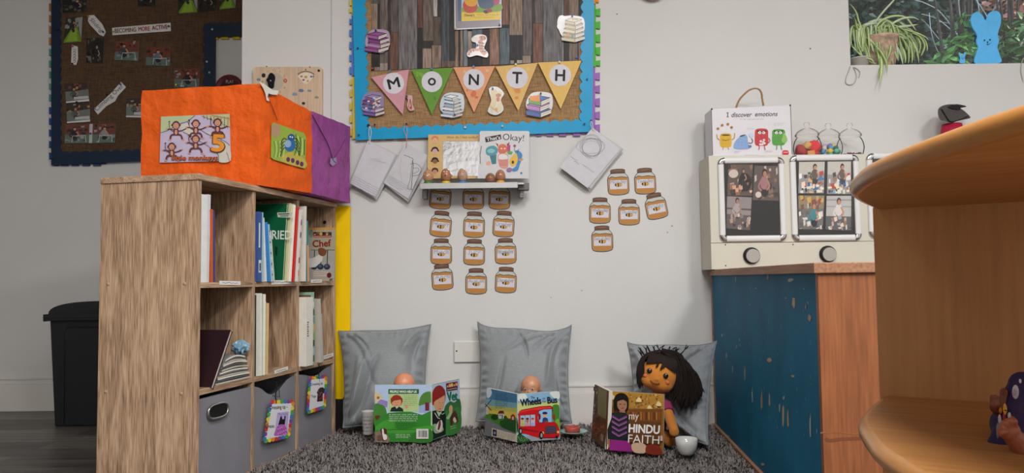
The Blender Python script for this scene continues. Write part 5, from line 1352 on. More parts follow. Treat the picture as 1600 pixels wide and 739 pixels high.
# eggs
eggm = mat('egg_wood', '#a97b5c', .35, var=.1, vscale=30, coat=.3)
def egg(lab, px, base, w, h, wood, ringc, face):
    Y = 3.03; c = atY(px, base, Y); r = w / 2 * Y / F; hh = h * Y / F; zb_ = shz + .0003
    root = thing('wooden_egg', lab, 'toy egg', (c.x, Y, zb_), 0, 'wooden faces eggs on the picture ledge')
    z0 = zb_ + (.008 if ringc else .0)
    if ringc:
        m = M(); m.lathe([(r * .72, 0), (r * .8, .001), (r * .8, .009), (r * .72, .011), (r * .5, .011), (r * .5, 0)], (c.x, Y, zb_), 24); m.build('egg_cup_ring', mat('paint_' + ringc[1:], ringc, .4), root)
    m = M(); prof = []
    for i in range(15):
        t = math.pi * i / 14; prof.append((r * math.sin(t) * (1 + .10 * math.cos(t)), hh / 2 * (1 - math.cos(t))))
    m.lathe(prof, (c.x, Y, z0), 24); m.build('egg', mat('egg_' + wood[1:], wood, .35, var=.1, vscale=40, coat=.3), root)
    m = M(); 
    def S_(u, v, rad, colr, ry=None):
        th = v; a_ = u
        rr = r * math.sin(th) * (1 + .10 * math.cos(th)) + .0003
        p = Vector((c.x + rr * math.sin(a_), Y - rr * math.cos(a_), z0 + hh / 2 * (1 - math.cos(th)))); n = Vector((math.sin(a_), -math.cos(a_), -.2)).normalized()
        m.ball(p, (rad, rad * .5, ry or rad), 0, colr, seg=8, rings=6)
    S_(-.35, 1.9, .0016, '#1c1412'); S_(.25, 1.9, .0016, '#1c1412')
    if face == 'teeth': S_(-.05, 1.45, .0055, '#e0d8d0', .003)
    if face == 'open': S_(-.05, 1.45, .003, '#7a2a24', .0035); S_(-.35, 2.0, .003, '#e8dcd4'); S_(.25, 2.0, .003, '#e8dcd4')
    if face in ('smile', 'teeth', 'sad'):
        for i in range(7):
            t = (i - 3) / 3; S_(-.05 + t * .32, 1.35 + (t * t * .14 if face != 'sad' else -t * t * .14), .0009, '#3a1f18')
    m.build('painted_face', PRINT, root)
egg('wooden egg with a toothy grin in the green ring, leftmost on the ledge', 669, 284, 17, 21, '#b98a68', '#3f7a3a', 'teeth')
egg('wooden egg with round eyes in the yellow ring on the ledge', 697, 284, 17, 22, '#a67253', '#d9b92c', 'open')
egg('pale wooden egg with a crooked mouth in the blue ring on the ledge', 722.5, 283, 16, 21.5, '#b5907a', '#3a78b8', 'sad')
egg('brown wooden egg standing without a ring on the ledge', 766, 274, 16, 17, '#8f6449', None, 'smile')
egg('wooden egg with a big smile in the orange ring, rightmost on the ledge', 782, 281, 16, 19, '#a8765a', '#e0a03a', 'smile')

# ------------------------------------------------------------------ honey jar name cards
def jar_card(lab, cx, cy, rot, name, grp):
    fn0 = yplane(WY - .002); c_, s_ = math.cos(R_(rot)), math.sin(R_(rot))
    def z(x, y): return (cx + (x * c_ - y * s_), cy + (x * s_ + y * c_))
    out = [(-11.5, -19), (-8, -20.3), (0, -20.8), (8, -20.3), (11.5, -19), (11.5, -13.5), (15.5, -9), (16.8, -5), (16.8, 14), (15, 18), (9, 20), (0, 20.6), (-9, 20), (-15, 18), (-16.8, 14), (-16.8, -5), (-15.5, -9), (-11.5, -13.5)]
    m = M(); m.slab([fn0(*z(*p)) for p in out], NY, .0012, 0, '#2c1d16'); a = Art(m, fn0, NY, z)
    a.poly([(-10.8, -18.6), (-8, -19.6), (0, -20), (8, -19.6), (10.8, -18.6), (10.8, -14.6), (0, -13.9), (-10.8, -14.6)], '#6a4a3a'); a.ell(0, -17.3, 8.4, 1.5, '#7d5a48'); a.line([(-8, -16.6), (0, -15.8), (8, -16.6)], .7, '#3a241c')
    a.poly([(-10.5, -13.2), (10.5, -13.2), (14.6, -8.8), (15.7, -5), (15.7, 14), (14.2, 17.2), (9, 19), (0, 19.6), (-9, 19), (-14.2, 17.2), (-15.7, 14), (-15.7, -5), (-14.6, -8.8)], '#b9bcb8')
    a.poly([(-15.2, -6), (-10, -8.6), (-4, -7), (4, -8), (10, -7.2), (15.2, -6.4), (15.4, 14), (14, 17), (9, 18.8), (0, 19.3), (-9, 18.8), (-14, 17), (-15.4, 14)], '#b07c3e')
    a.line([(-15.4, -6.2), (-10, -8.8), (-4, -7.3), (4, -8.3), (10, -7.4), (15.4, -6.6)], .9, '#2c1d16')
    a.poly([(-13.2, -3.5), (13.6, -2.6), (13.4, 11.2), (-13.4, 10.8)], '#cbc8d2')
    a.ell(-3.2, .5, 2.6, 2.8, '#d9dde4', rot=-30); a.ell(3.2, .3, 2.8, 2.6, '#d9dde4', rot=30)
    a.ell(0, 4.3, 5.8, 3.2, '#2c1c14'); a.rect(-3.3, 1.6, -1.1, 7.0, '#c79a4e'); a.rect(.8, 1.4, 3, 7.1, '#c79a4e'); a.ell(4.6, 4.2, 1.6, 2.2, '#c79a4e')
    a.text(name, 0, 0.2, w=min(25, 3.7 * len(name) + 4), h=6.6, col='#33333f', bold=.035); a.text(name, 0, 0.2, w=min(25, 3.7 * len(name) + 4), h=6.6, col='#b9b9c6')
    m.build('jar_card', PRINT, label=lab, cat='paper jar', group=grp)
months = [('January', 688.5, 306.5, 5), ('February', 689, 350, 5), ('March', 689.5, 393, 0), ('April', 691, 433, -4), ('May', 739.5, 307, 0), ('June', 740.8, 351, 2), ('July', 741, 394, 1), ('August', 744, 439.5, 0),
          ('September', 780.5, 307, 1), ('October', 787, 350, 3), ('November', 790, 392.5, -1), ('December', 790.5, 437.5, 2)]
cols_ = ['left', 'middle', 'right']; rows_ = ['top', 'second', 'third', 'bottom']
for i, (nm, x, y, r) in enumerate(months):
    jar_card('honey jar card named %s, %s of the %s column under the ledge' % (nm, rows_[i % 4], cols_[i // 4]), x, y, r, nm, 'month honey jar cards')
for nm, x, y, r, l in (('Monday', 966, 284.5, -3, 'upper left one just below the drawing bundle'), ('Tuesday', 1008, 283, -3, 'upper right one of the cluster'), ('Wednesday', 937.5, 329, 0, 'leftmost one in the middle row'),
                       ('Thursday', 983, 331.5, -1, 'middle one in the middle row'), ('Friday', 1025, 322, -12, 'tilted one at the far right'), ('Saturday', 941, 373, -2, 'lone one at the bottom of the cluster')):
    jar_card('honey jar card named %s, %s' % (nm, l), x, y, r, nm, 'weekday honey jar cards')
# blank socket plate
m = M(); s0 = atY(709.5, 533, WY); s1 = atY(745, 565.5, WY)
m.bx(s0.x, s0.x + .146, WY - .010, WY, s1.z, s0.z); o = m.build('socket_plate', mat('white_plastic', '#cdcbc7', .35), bevel=.003, label='blank white double socket plate low on the wall between two cushions', cat='socket plate')
m = M(); m.lathe([(0, .001), (.003, .0008), (.0034, 0)], atY(713.5, 548.5, WY - .010), 12, R=Matrix.Rotation(R_(90), 3, 'X')); m.build('screw', dark, o)
# red round thing at the very top
m = M(); c = atY(1018, -22, WY); R90 = Matrix.Rotation(R_(90), 3, 'X')
m.lathe([(.062, 0), (.068, .01), (.066, .028), (.058, .03), (.052, .02), (0, .02)], c, 48, R=R90)
o = m.build('wall_clock', mat('pink_grey_rim', '#a58f8c', .4), label='round wall clock with a dark red face cut off by the top edge', cat='clock')
m = M(); m.lathe([(0, .0225), (.052, .0225), (.052, .02)], c, 48, R=R90); m.build('clock_face', mat('dark_red_face', '#5a1418', .4), o)
# ------------------------------------------------------------------ blue and beech cupboard
cpb = thing('low_cupboard', 'low beech cupboard with a scuffed teal blue painted side', 'cupboard', (.682, 1.73, 0), math.atan2(-.082, .9966))
CM = mw(cpb)
def C2(x, y, z): return CM @ Vector((x, y, z))
beech = woodmat('beech_veneer', [(0.35, '#6c3d20'), (0.5, '#824c29'), (0.65, '#945a33')], 'z', fine=70, coarse=3, bump=.1, warp=.3)
beechy = woodmat('beech_edge', [(0.3, '#6d4a34'), (0.5, '#91654a'), (0.7, '#a87c5c')], 'y', fine=70, coarse=5, bump=.2, warp=.5)
teal = mat('teal_painted_panel', '#11698c', .6, bump=.15, bscale=30, var=.25, vscale=7, spec=.15)
CL, CW, CZ = 1.37, .60, .655
m = M(CM); m.bx(.004, .02, CL - .018, CL, 0, CZ - .024); m.bx(-.004, .02, .0, CL, 0, .045); m.build('side_frame', beechy, cpb, bevel=.0015)
m = M(CM); m.bx(.0065, .018, .0182, CL - .018, .045, CZ - .024); tealp = m.build('painted_side', teal, cpb)
m = M(CM); m.bx(.004, CW, 0, .018, 0, CZ - .024); m.build('end_panel', beech, cpb, bevel=.001)
m = M(CM); m.bx(.02, CW, .018, CL, .02, .04).bx(CW - .018, CW, .018, CL, .04, CZ - .024).bx(.02, CW - .018, CL - .018, CL, .04, CZ - .024); m.build('carcass', beech, cpb)
m = M(CM); m.bx(-.006, CW + .01, -.008, CL, CZ - .024, CZ); m.build('worktop', beechy, cpb, bevel=.002)
# chips and scratches
cn = CM.to_3x3() @ Vector((-1, 0, 0)); cp = C2(.0062, 0, 0); z = zz(1100, 390, 2.117)
m = M(); a = Art(m, lambda x, y: atP(x, y, cp, cn), cn, z); rng = random.Random(12)
for (x, y, w_, h_) in ((135, 410, 5, 52), (160, 483, 5, 62), (191, 500, 7, 74), (217, 497, 7, 60), (250, 525, 5, 30), (262, 548, 9, 82), (278, 560, 8, 66), (352, 585, 6, 112), (297, 174, 11, 42), (286, 100, 22, 16), (211, 90, 6, 26), (350, 225, 12, 30), (217, 366, 18, 18), (215, 362, 8, 12),
                       (294, 418, 12, 10), (108, 320, 3, 14), (95, 395, 3, 30), (105, 98, 3, 22), (172, 128, 4, 8), (152, 182, 4, 5), (75, 350, 4, 22), (60, 283, 5, 10), (118, 298, 3, 12), (272, 160, 5, 5), (338, 190, 5, 20), (80, 620, 10, 16), (195, 710, 14, 10), (265, 490, 10, 16), (374, 600, 3, 24), (345, 175, 3, 12), (120, 315, 3, 8), (332, 130, 3, 7)):
    pts = []
    for k in range(9):
        an = 2 * math.pi * k / 9; rr = rng.uniform(.6, 1.1); pts.append((x + w_ / 2 * math.cos(an) * rr, y + h_ / 2 * math.sin(an) * rr))
    a.poly(pts, rng.choice(['#a89a86', '#b59a78', '#a9a9a0', '#9c8468']) if w_ > 4 else '#8fa6a8')
for k in range(40):
    x, y = rng.uniform(50, 360), rng.uniform(90, 640); L_ = rng.uniform(4, 16); a.line([(x, y), (x + rng.uniform(-4, 4), y + L_)], 1.1, '#5f8a94')
m.build('paint_chips', PRINT, cpb)
m = M(); cn2 = CM.to_3x3() @ Vector((0, -1, 0)); cp2 = C2(0, -.0003, 0); a = Art(m, lambda x, y: atP(x, y, cp2, cn2), cn2, z)
a.line([(385, 606), (440, 604), (500, 610), (520, 608)], 4, '#8a5434'); a.line([(400, 624), (415, 632), (460, 626), (520, 624)], 11, '#6d3f28'); m.build('tape_mark', PRINT, cpb)

# ------------------------------------------------------------------ white display unit on the worktop
UY = 2.95
wht = mat('cream_white_laminate', '#c6c3b6', .5, var=.03)
du = thing('display_unit', 'cream white panel unit with round knobs standing on the beech cupboard', 'display unit', (1.35, 3.03, CZ))
uxl = atY(1109.5, 330, UY).x; uz1 = atY(1225, 242, UY).z; ux2 = 2.05; zl = atY(1225, 378.5, UY).z
m = M(); m.bx(uxl, ux2, UY, UY + .012, zl + .0008, uz1); m.build('upper_panel', wht, du, bevel=.0008)
m = M(); m.bx(uxl, ux2, UY, UY + .012, CZ, zl - .0008); m.build('lower_rail', wht, du, bevel=.0008)
m = M(); m.bx(uxl, ux2, UY + .012, 3.10, uz1 - .012, uz1).bx(uxl, uxl + .012, UY + .012, 3.10, CZ, uz1 - .012).bx(ux2 - .012, ux2, UY + .012, 3.10, CZ, uz1 - .012).bx(uxl + .012, ux2 - .012, 3.09, 3.10, CZ, uz1 - .012); m.build('carcass', wht, du)
R90 = Matrix.Rotation(R_(90), 3, 'X')
for px, py in ((1174, 399.5), (1293, 397), (1412, 394)):
    c = atY(px, py, UY); m = M(); m.lathe([(0, .014), (.0268, .014), (.027, .014), (.030, .012), (.0325, .004), (.0325, 0)], c, 36, R=R90); kn = m.build('knob', mat('black_knob', '#1b1a1b', .35), du)
    m = M(); m.lathe([(0, .0155), (.0253, .0155), (.0255, .0155), (.0265, .0135)], c + Vector((.0025, 0, -.001)), 36, R=R90); m.build('knob_cap', mat('grey_knob_face', '#a3a19c', .7), kn)
m = M()
for px, py in ((1133.5, 382.5), (1239, 382), (1134, 415)): m.ball(atY(px, py, UY), (.0028, .001, .0028), seg=8, rings=5)
m.build('screw', mat('dark_screw', '#2b2420', .4, .6), du)
# snap frames
alr = mat('silver_frame_rail', '#d2d3d4', .5, .05); 
chr2 = mat('chrome_corner', '#b4b4b6', .14, 1.0)
blkcard = mat('black_card', '#161618', .6)
def snap(lab, x0, x1, y0, y1, sk=0):
    """outer rectangle in the photograph"""
    Y = UY - .001
    root = thing('snap_frame', lab, 'picture frame', tuple(atY((x0 + x1) / 2, y1, Y)), 0, 'silver snap frames on the cream unit')
    A_ = atY(x0, (y0 + y1) / 2, Y).x; B_ = atY(x1, (y0 + y1) / 2, Y).x; zt = atY((x0 + x1) / 2, y0, Y).z; zb_ = atY((x0 + x1) / 2, y1, Y).z
    w_ = .0235; cr = .026
    def rail(p, q, horiz):
        m = M(); n_ = 8
        for seg_ in range(n_):
            pass
        def fn(u, v):
            t = math.pi * v; off = -w_ / 2 * math.cos(t); h_ = .010 * math.sin(t) ** .6
            P = Vector(p).lerp(Vector(q), u)
            return P + (Vector((0, 0, off)) if horiz else Vector((off, 0, 0))) + Vector((0, -h_, 0))
        m.grid(fn, 1, 12); m.build('rail', alr, root)
    rail((A_ + cr, Y, zt - w_ / 2), (B_ - cr, Y, zt - w_ / 2), True); rail((A_ + cr, Y, zb_ + w_ / 2), (B_ - cr, Y, zb_ + w_ / 2), True)
    rail((A_ + w_ / 2, Y, zb_ + cr), (A_ + w_ / 2, Y, zt - cr), False); rail((B_ - w_ / 2, Y, zb_ + cr), (B_ - w_ / 2, Y, zt - cr), False)
    for sx, X in ((1, A_), (-1, B_)):
        for sz, Z in ((1, zb_), (-1, zt)):
            m = M()
            cc = Vector((X + sx * cr, Y, Z + sz * cr))
            def fn(u, v):
                an = math.pi / 2 * u; t = math.pi * v; off = w_ / 2 + (w_ / 2 + .0008) * -math.cos(t); rr = cr - w_ + off + w_ * 0
                rr = (cr - w_) + (w_ / 2) * (1 - math.cos(t)) + .0006
                return cc + Vector((-sx * rr * math.cos(an), -.0115 * math.sin(t) ** .6, -sz * rr * math.sin(an)))
            m.grid(fn, 8, 12); m.build('corner', chr2, root)
    m = M(); m.bx(A_ + w_ * .6, B_ - w_ * .6, Y - .003, Y, zb_ + w_ * .6, zt - w_ * .6); m.build('black_backing', blkcard, root)
    m = M(); m.bx(A_ + w_ * .6, B_ - w_ * .6, Y - .0066, Y - .006, zb_ + w_ * .6, zt - w_ * .6); m.build('clear_cover', glassmat('clear_cover', haze=.012, ior=1.2), root)
    return root
snap('silver snap frame holding three dim photos and one empty black space', 1122.5, 1227, 246, 377.5)
snap('silver snap frame holding four bright photos, next to the curved shelf', 1235, 1343.5, 242, 376.5)
snap('silver snap frame mostly hidden behind the curved wooden shelf', 1355, 1460, 239, 372)
gF = 'small photos in the silver snap frames'
za_ = zz(1110, 235, 4.923); zb2 = zz(1230, 230, 3.8929)
def q_(z, *p): return [z(*k) for k in p]
YP = UY - .0055
print_obj('photo of a child in black bending over, upper left in the left hand frame', q_(za_, (138, 108), (325, 108), (318, 350), (130, 345)), 'sepia1', 21, YP, gF)
print_obj('photo of a child in pink, upper right in the left hand frame', q_(za_, (340, 118), (523, 120), (524, 388), (328, 382)), 'sepia2', 22, YP, gF)
print_obj('photo of a child in white, lower left in the left hand frame', q_(za_, (128, 352), (318, 362), (304, 614), (125, 600)), 'sepia3', 23, YP, gF)
print_obj('photo of a child over craft pieces, upper left in the right hand frame', q_(zb2, (72, 90), (228, 88), (222, 280), (68, 280)), 'mess', 24, YP, gF)
print_obj('photo of blue and white craft pieces, upper right in the right hand frame', q_(zb2, (246, 88), (388, 86), (388, 284), (242, 284)), 'mess', 25, YP, gF)
print_obj('photo of a child in teal on the floor, lower left in the right frame', q_(zb2, (68, 294), (226, 294), (216, 500), (70, 498)), 'room', 26, YP, gF)
print_obj('photo of a child in white at a board, lower right in the right frame', q_(zb2, (240, 296), (390, 296), (388, 506), (234, 500)), 'wallboard', 27, YP, gF)

# white game box with rope handle
BXY = 2.965
bxr = thing('game_box', 'white cardboard game box with a rope handle and four coloured shapes', 'box', tuple(atY(1174, 243, BXY + .04)))
fn = yplane(BXY); bz0 = uz1 + .0006; tl = fn(1111.5, 170.5); tr = fn(1237, 164.5); bx0, bx1 = fn(1112, 210).x, fn(1236.8, 205).x
m = M(); m.add([(bx0, BXY, bz0), (bx1, BXY, bz0), (bx1, BXY, tr.z), (bx0, BXY, tl.z), (bx0, BXY + .10, bz0), (bx1, BXY + .10, bz0), (bx1, BXY + .10, tr.z), (bx0, BXY + .10, tl.z)],
            [(0, 1, 2, 3), (5, 4, 7, 6), (4, 0, 3, 7), (1, 5, 6, 2), (3, 2, 6, 7), (4, 5, 1, 0)], 0, '#cfcdd4')
z = zz(1100, 130, 6.16); a = Art(m, fn, NY, z)
a.line([(214, 285), (238, 284)], 5, '#17171c'); a.line([(216, 326), (241, 325)], 5, '#17171c'); a.text('I', 228, 305, h=42, w=6, col='#17171c', bold=.02); a.text('discover', 362, 303, w=196, h=44, col='#17171c', rot=-1, shear=.3, bold=.02); a.text('emotions', 600, 298, w=218, h=40, col='#17171c', rot=-1, shear=.3, bold=.02)
a.scribble(350, 338, 580, 356, '#77767e', 2.2, 1, random.Random(1)); a.scribble(395, 686, 522, 702, '#5a5960', 2.6, 1, random.Random(2))
def creature(cx, cy, w_, h_, c, dk, tri=False):
    if tri: a.blob([(cx - w_ * .55, cy + h_ * .5), (cx - w_ * .35, cy - h_ * .2), (cx + w_ * .3, cy - h_ * .5), (cx + w_ * .42, cy + h_ * .1), (cx + w_ * .5, cy + h_ * .5)], c)
    else: a.blob([(cx - w_ * .42, cy + h_ * .45), (cx - w_ * .46, cy - h_ * .1), (cx - w_ * .36, cy - h_ * .48), (cx + w_ * .36, cy - h_ * .48), (cx + w_ * .46, cy - h_ * .1), (cx + w_ * .42, cy + h_ * .45), (cx, cy + h_ * .52)], c)
    for i in range(6): a.line([(cx - w_ * .3 + (i % 3) * w_ * .25, cy + (i // 3) * h_ * .2), (cx - w_ * .22 + (i % 3) * w_ * .25, cy + .06 * h_ + (i // 3) * h_ * .2)], 3, dk)
creature(208, 550, 120, 130, '#c99f28', '#8a6a1c'); creature(365, 565, 140, 130, '#7f9cc9', '#5a74a8', True); creature(553, 520, 140, 160, '#b5343a', '#7a2026'); creature(718, 520, 136, 150, '#4f9440', '#2f6428')
for cx, c in ((185, '#c99f28'), (232, '#c99f28'), (530, '#b5343a'), (582, '#b5343a'), (700, '#4f9440'), (742, '#4f9440')): a.line([(cx, 590), (cx, 630), (cx + (8 if cx in (232, 582, 742) else -8), 640)], 9, c)
a.line([(150, 545), (128, 530), (122, 492)], 9, '#b08a24', k=3); a.line([(266, 545), (290, 525), (294, 480)], 9, '#b08a24', k=3)
for x, y in ((133, 438), (174, 405), (229, 396), (264, 426)): a.ell(x, y, 14, 13, '#a8743a'); a.ell(x, y, 8, 7, '#8f5c2c')
a.ell(208, 500, 42, 6, '#3a2c14'); a.line([(172, 540), (205, 552), (245, 540)], 3, '#3a2c14', k=3)
a.ell(370, 505, 30, 6, '#26304a', rot=-15); a.line([(425, 575), (455, 578), (468, 555), (455, 535)], 8, '#3a4664', k=3); a.blob([(430, 490), (455, 480), (475, 500), (465, 525), (440, 520)], '#b3c2dc'); a.ell(440, 608, 18, 12, '#5a74a8')
for cx, cy in ((553, 475), (714, 475)):
    a.line([(cx - 44, cy - 16), (cx, cy - 6), (cx + 44, cy - 16)], 13, '#1c1716', k=3); a.ell(cx - 18, cy + 2, 15, 14, '#dcdcda'); a.ell(cx + 20, cy + 2, 15, 14, '#dcdcda'); a.ell(cx - 16, cy + 3, 5, 5, '#1c1716'); a.ell(cx + 18, cy + 3, 5, 5, '#1c1716')
for x, y in ((545, 560), (575, 548), (558, 590), (580, 580), (540, 590), (568, 570)): a.ell(x, y, 12, 11, '#d8c8c8')
a.line([(622, 530), (634, 555), (615, 575)], 8, '#a02a30', k=3)
a.blob([(770, 480), (800, 540), (775, 580), (745, 560), (755, 510)], '#86b05a'); a.scribble(668, 378, 775, 412, '#8a8a90', 1.8, 2, random.Random(4)); a.scribble(410, 430, 485, 448, '#8a8a90', 1.8, 1, random.Random(5))
a.scribble(290, 650, 350, 674, '#8a8fae', 2, 2, random.Random(6)); a.scribble(580, 645, 660, 666, '#b08a90', 2, 2, random.Random(7))
a.blob([(755, 655), (765, 648), (800, 648), (810, 658), (810, 690), (755, 690)], '#c22a2e', 2); a.text('JUMBO', 783, 668, w=44, h=12, col='#e0d4d4', bold=.02)
bo = m.build('carton', mat('white_carton', rough=.35, attr=True, var=.02), bxr)
for cc_ in ((bx0 + .003, BXY, tl.z), (bx1 - .002, BXY, tr.z)): m = M(); m.ball(Vector(cc_), .0035); m.build('corner_stud', mat('dark_edge', '#2a2426', .6), bxr)
m = M(); m.tube([(bx0 + .0015, BXY - .0006, bz0 + .004), (bx0 + .0015, BXY - .0006, tl.z - .004)], .0012, 5); m.build('dark_edge', mat('dark_edge', '#2a2426', .6), bxr); m = M(); m.tube([(bx1 - .001, BXY - .0006, bz0 + .004), (bx1 - .001, BXY - .0006, tr.z - .004)], .001, 5); m.build('dark_edge', mat('dark_edge', '#2a2426', .6), bxr)
fh = yplane(BXY + .05); rope = [fh(*z(*p)) for p in smooth_open([(310, 236), (325, 190), (355, 140), (400, 95), (440, 65), (490, 50), (530, 60), (553, 95), (560, 150), (572, 216)], 4)]
m = M(); n_ = len(rope)
for s_ in range(3):
    pts = []
    for i, p in enumerate(rope):
        an = i * .9 + s_ * 2.094; pts.append(p + Vector((math.cos(an) * .0017, math.sin(an) * .0017, math.sin(an) * .0008)))
    m.tube(pts, .0026, 6)
m.build('rope_handle', mat('jute_rope', '#9a7650', .9, bump=.6, bscale=400), bxr)

# sweet jars
jarm = glassmat('clear_jar_plastic', (1, 1, 1, 1), 1.08, .08, .05)
def sweetjar(lab, px, w_=42, base=240.5):
    Y = 3.03; c = atY(px, base, Y); c.z = uz1 + .0005; r = w_ / 2 * Y / F; h_ = r * 1.55
    root = thing('sweet_jar', lab, 'jar', tuple(c), 0, 'clear plastic sweet jars on the cream unit')
    m = M(); prof = [(0, 0), (r * .72, 0), (r * .9, h_ * .12), (r * 1.0, h_ * .4), (r * .98, h_ * .62), (r * .86, h_ * .85), (r * .74, h_ * .97), (r * .74, h_ * 1.06)]
    m.lathe(smooth_open(prof, 4), c, 36); m.build('jar_body', jarm, root)
    m = M(); t = h_ * 1.02; prof = [(r * .78, t), (r * .84, t + .002), (r * .84, t + .008), (r * .78, t + .010), (r * .76, t + .014), (r * .70, t + .018), (r * .5, t + .026), (r * .22, t + .032), (r * .14, t + .034), (r * .16, t + .040), (r * .22, t + .046), (r * .16, t + .054), (0, t + .056)]
    m.lathe(prof, c, 32); m.build('lid', glassmat('clear_jar_lid', (1, .99, .98, 1), 1.12, .1, .16), root)
    return c, r, h_
c1, r1, h1 = sweetjar('clear sweet jar filled with red and pink fabric pieces', 1262, 43)
c2, r2, h2 = sweetjar('clear sweet jar holding small coloured pompoms', 1295.5, 41)
c3, r3, h3 = sweetjar('clear sweet jar nearly empty with dark beads at the bottom', 1329, 41)
def lumpy(m, c, r, col, seed, sq=(1, 1, 1)):
    rg = random.Random(seed); p = [rg.uniform(0, 6) for _ in range(4)]
    m.grid(lambda u, v: Vector(c) + Vector((sq[0] * math.sin(math.pi * v) * math.cos(2 * math.pi * u), sq[1] * math.sin(math.pi * v) * math.sin(2 * math.pi * u), sq[2] * math.cos(math.pi * v))) * r * (1 + .16 * math.sin(6 * math.pi * u + p[0]) * math.sin(3 * math.pi * v) + .1 * math.sin(10 * math.pi * u + 7 * v + p[1]) * math.sin(math.pi * v)), 24, 14, 0, col)
fel = mat('felt', rough=.95, attr=True, bump=.4, bscale=500, var=.12, vscale=40)
for i, (dx, dy, dz, rr, col, lab) in enumerate(((-.024, .0, .024, .021, '#a83a3c', 'crumpled dark red fabric piece at the left in the jar'), (.024, -.006, .036, .022, '#d82a34', 'bright red fabric piece at the upper right in the jar'),
                                         (.018, -.008, .016, .015, '#cf3440', 'red fabric piece low at the right in the jar'), (-.008, -.018, .040, .013, '#c9a05a', 'mustard fabric scrap at the top in the jar'), (-.004, .02, .026, .022, '#c98a94', 'pink fabric piece at the back in the jar'))):
    m = M(); lumpy(m, c1 + Vector((dx, dy, dz * 1.15)), rr * 1.15, col, i); m.build('fabric_piece', fel, label=lab, cat='fabric piece', group='fabric pieces in the first sweet jar')
m = M(); m.box(c1 + Vector((.0, -.034, .013)), (.028, .010, .018), 0, '#c9924a', R=Matrix.Rotation(R_(-6), 3, 'Y')); m.build('wooden_block', fel, label='small light wooden block at the bottom front of the sweet jar', cat='block', bevel=.001)
pc = ['#d9b42c', '#7a6ab4', '#4f93c4', '#3f8a5a', '#c9a8b4', '#8fa8c8', '#d9c32c', '#2f6a4a', '#b4a4cc', '#c9c0bc', '#5fb0a8']
cn_ = {'#d9b42c': 'yellow', '#7a6ab4': 'violet', '#4f93c4': 'blue', '#3f8a5a': 'green', '#c9a8b4': 'pink', '#8fa8c8': 'pale blue', '#d9c32c': 'lemon yellow', '#2f6a4a': 'dark green', '#b4a4cc': 'lilac', '#c9c0bc': 'white', '#5fb0a8': 'turquoise'}
pm = None; pl_ = []; rg = random.Random(4)
spots = []
for L_, (n_, rad, z_) in enumerate(((7, .026, .010), (8, .034, .021), (7, .028, .034), (4, .014, .045))):
    for i in range(n_):
        an = 2 * math.pi * i / n_ + L_ * .5; spots.append((rad * math.cos(an), rad * math.sin(an), z_))
for i, (x, y, z_) in enumerate(spots):
    col = pc[(i * 4 + i // 5) % len(pc)]; mt_ = mat('pompom_' + cn_[col].replace(' ', '_'), col, .95, bump=.8, bscale=500)
    if pm is None:
        m = M(); m.ball((0, 0, 0), .0095, seg=14, rings=9); o = m.build('pompom', mt_, center=False); pm = o
    else:
        o = pm.copy(); o.data = pm.data.copy(); o.data.materials[0] = mt_; COL.objects.link(o)
    o.location = c2 + Vector((x, y, z_)); ft = 'front' if y < -.008 else ('back' if y > .008 else 'middle')
    lv = ['bottom', 'second', 'third', 'top'][0 if i < 7 else 1 if i < 15 else 2 if i < 22 else 3]
    sd = 'left' if x < -.008 else ('right' if x > .008 else 'centre')
    tag(o, '%s pompom in the %s layer of the sweet jar, %s %s' % (cn_[col], lv, ft, sd), 'pompom', 'pompoms in the middle sweet jar')
m = M(); rg = random.Random(9)
for i in range(130):
    an = rg.uniform(0, 6.28); rr = (r3 * .78) * math.sqrt(rg.random()); m.ball(c3 + Vector((rr * math.cos(an), rr * math.sin(an), .004 + rg.uniform(0, .008))), .0035, 0, rg.choice(['#4a2434', '#2c2430', '#6d3444', '#8a3a3c', '#3a3a50', '#a8604a', '#584a3a']), seg=6, rings=4)
m.build('bead_layer', PRINT, label='thin layer of small dark mixed beads in the third sweet jar', cat='beads', kind='stuff')

# black and red bag on the unit
bg_ = thing('toy_bag', 'small black and red bag standing half hidden behind the curved shelf', 'bag', tuple(atY(1491, 240, 3.02)))
bb = atY(1489, 240, 3.02); bb.z = uz1 + .0005
m = M(); m.lathe([(0, 0), (.04, 0), (.045, .01), (.042, .08), (.036, .125), (0, .125)], bb, 28); m.build('bag_body', mat('crimson_cloth', '#a8163a', .6, var=.15), bg_)
zb3 = zz(1300, 0, 3.52); fq = yplane(2.985); fq2 = yplane(3.04)
outl = smooth_closed([(585, 640), (583, 605), (600, 585), (640, 574), (700, 576), (740, 586), (705, 592), (730, 612), (762, 645), (740, 655), (690, 665), (650, 678), (620, 664), (600, 662)], 3)
m = M(); pts = [fq(*zb3(*p)) for p in outl]; pts2 = [fq2(*zb3(*p)) for p in outl]; k = len(pts); mid = sum(pts, Vector()) / k
m.slab(pts, NY, .0); m.add(pts + pts2, [(i, (i + 1) % k, (i + 1) % k + k, i + k) for i in range(k)], smooth=True); m.slab(pts2, Vector((0, 1, 0)), 0)
m.build('flap', mat('black_leather', '#4a4443', .35, bump=.6, bscale=20, bdist=.006, var=.25), bg_)
m = M(); m.slab([fq(*zb3(*p)) + Vector((0, -.004, 0)) for p in smooth_closed([(636, 588), (680, 574), (738, 586), (706, 594), (700, 604), (660, 600)], 3)], NY, .004); m.build('flap_fold', mat('black_leather_dark', '#0d0c0c', .4), bg_)
m = M(); m.tube([fq(*zb3(*p)) + Vector((0, -.003, 0)) for p in smooth_open([(600, 600), (625, 640), (650, 670), (700, 660), (745, 640)], 4)], .002, 6); m.build('piping', mat('black_leather_dark', '#0d0c0c', .4), bg_)

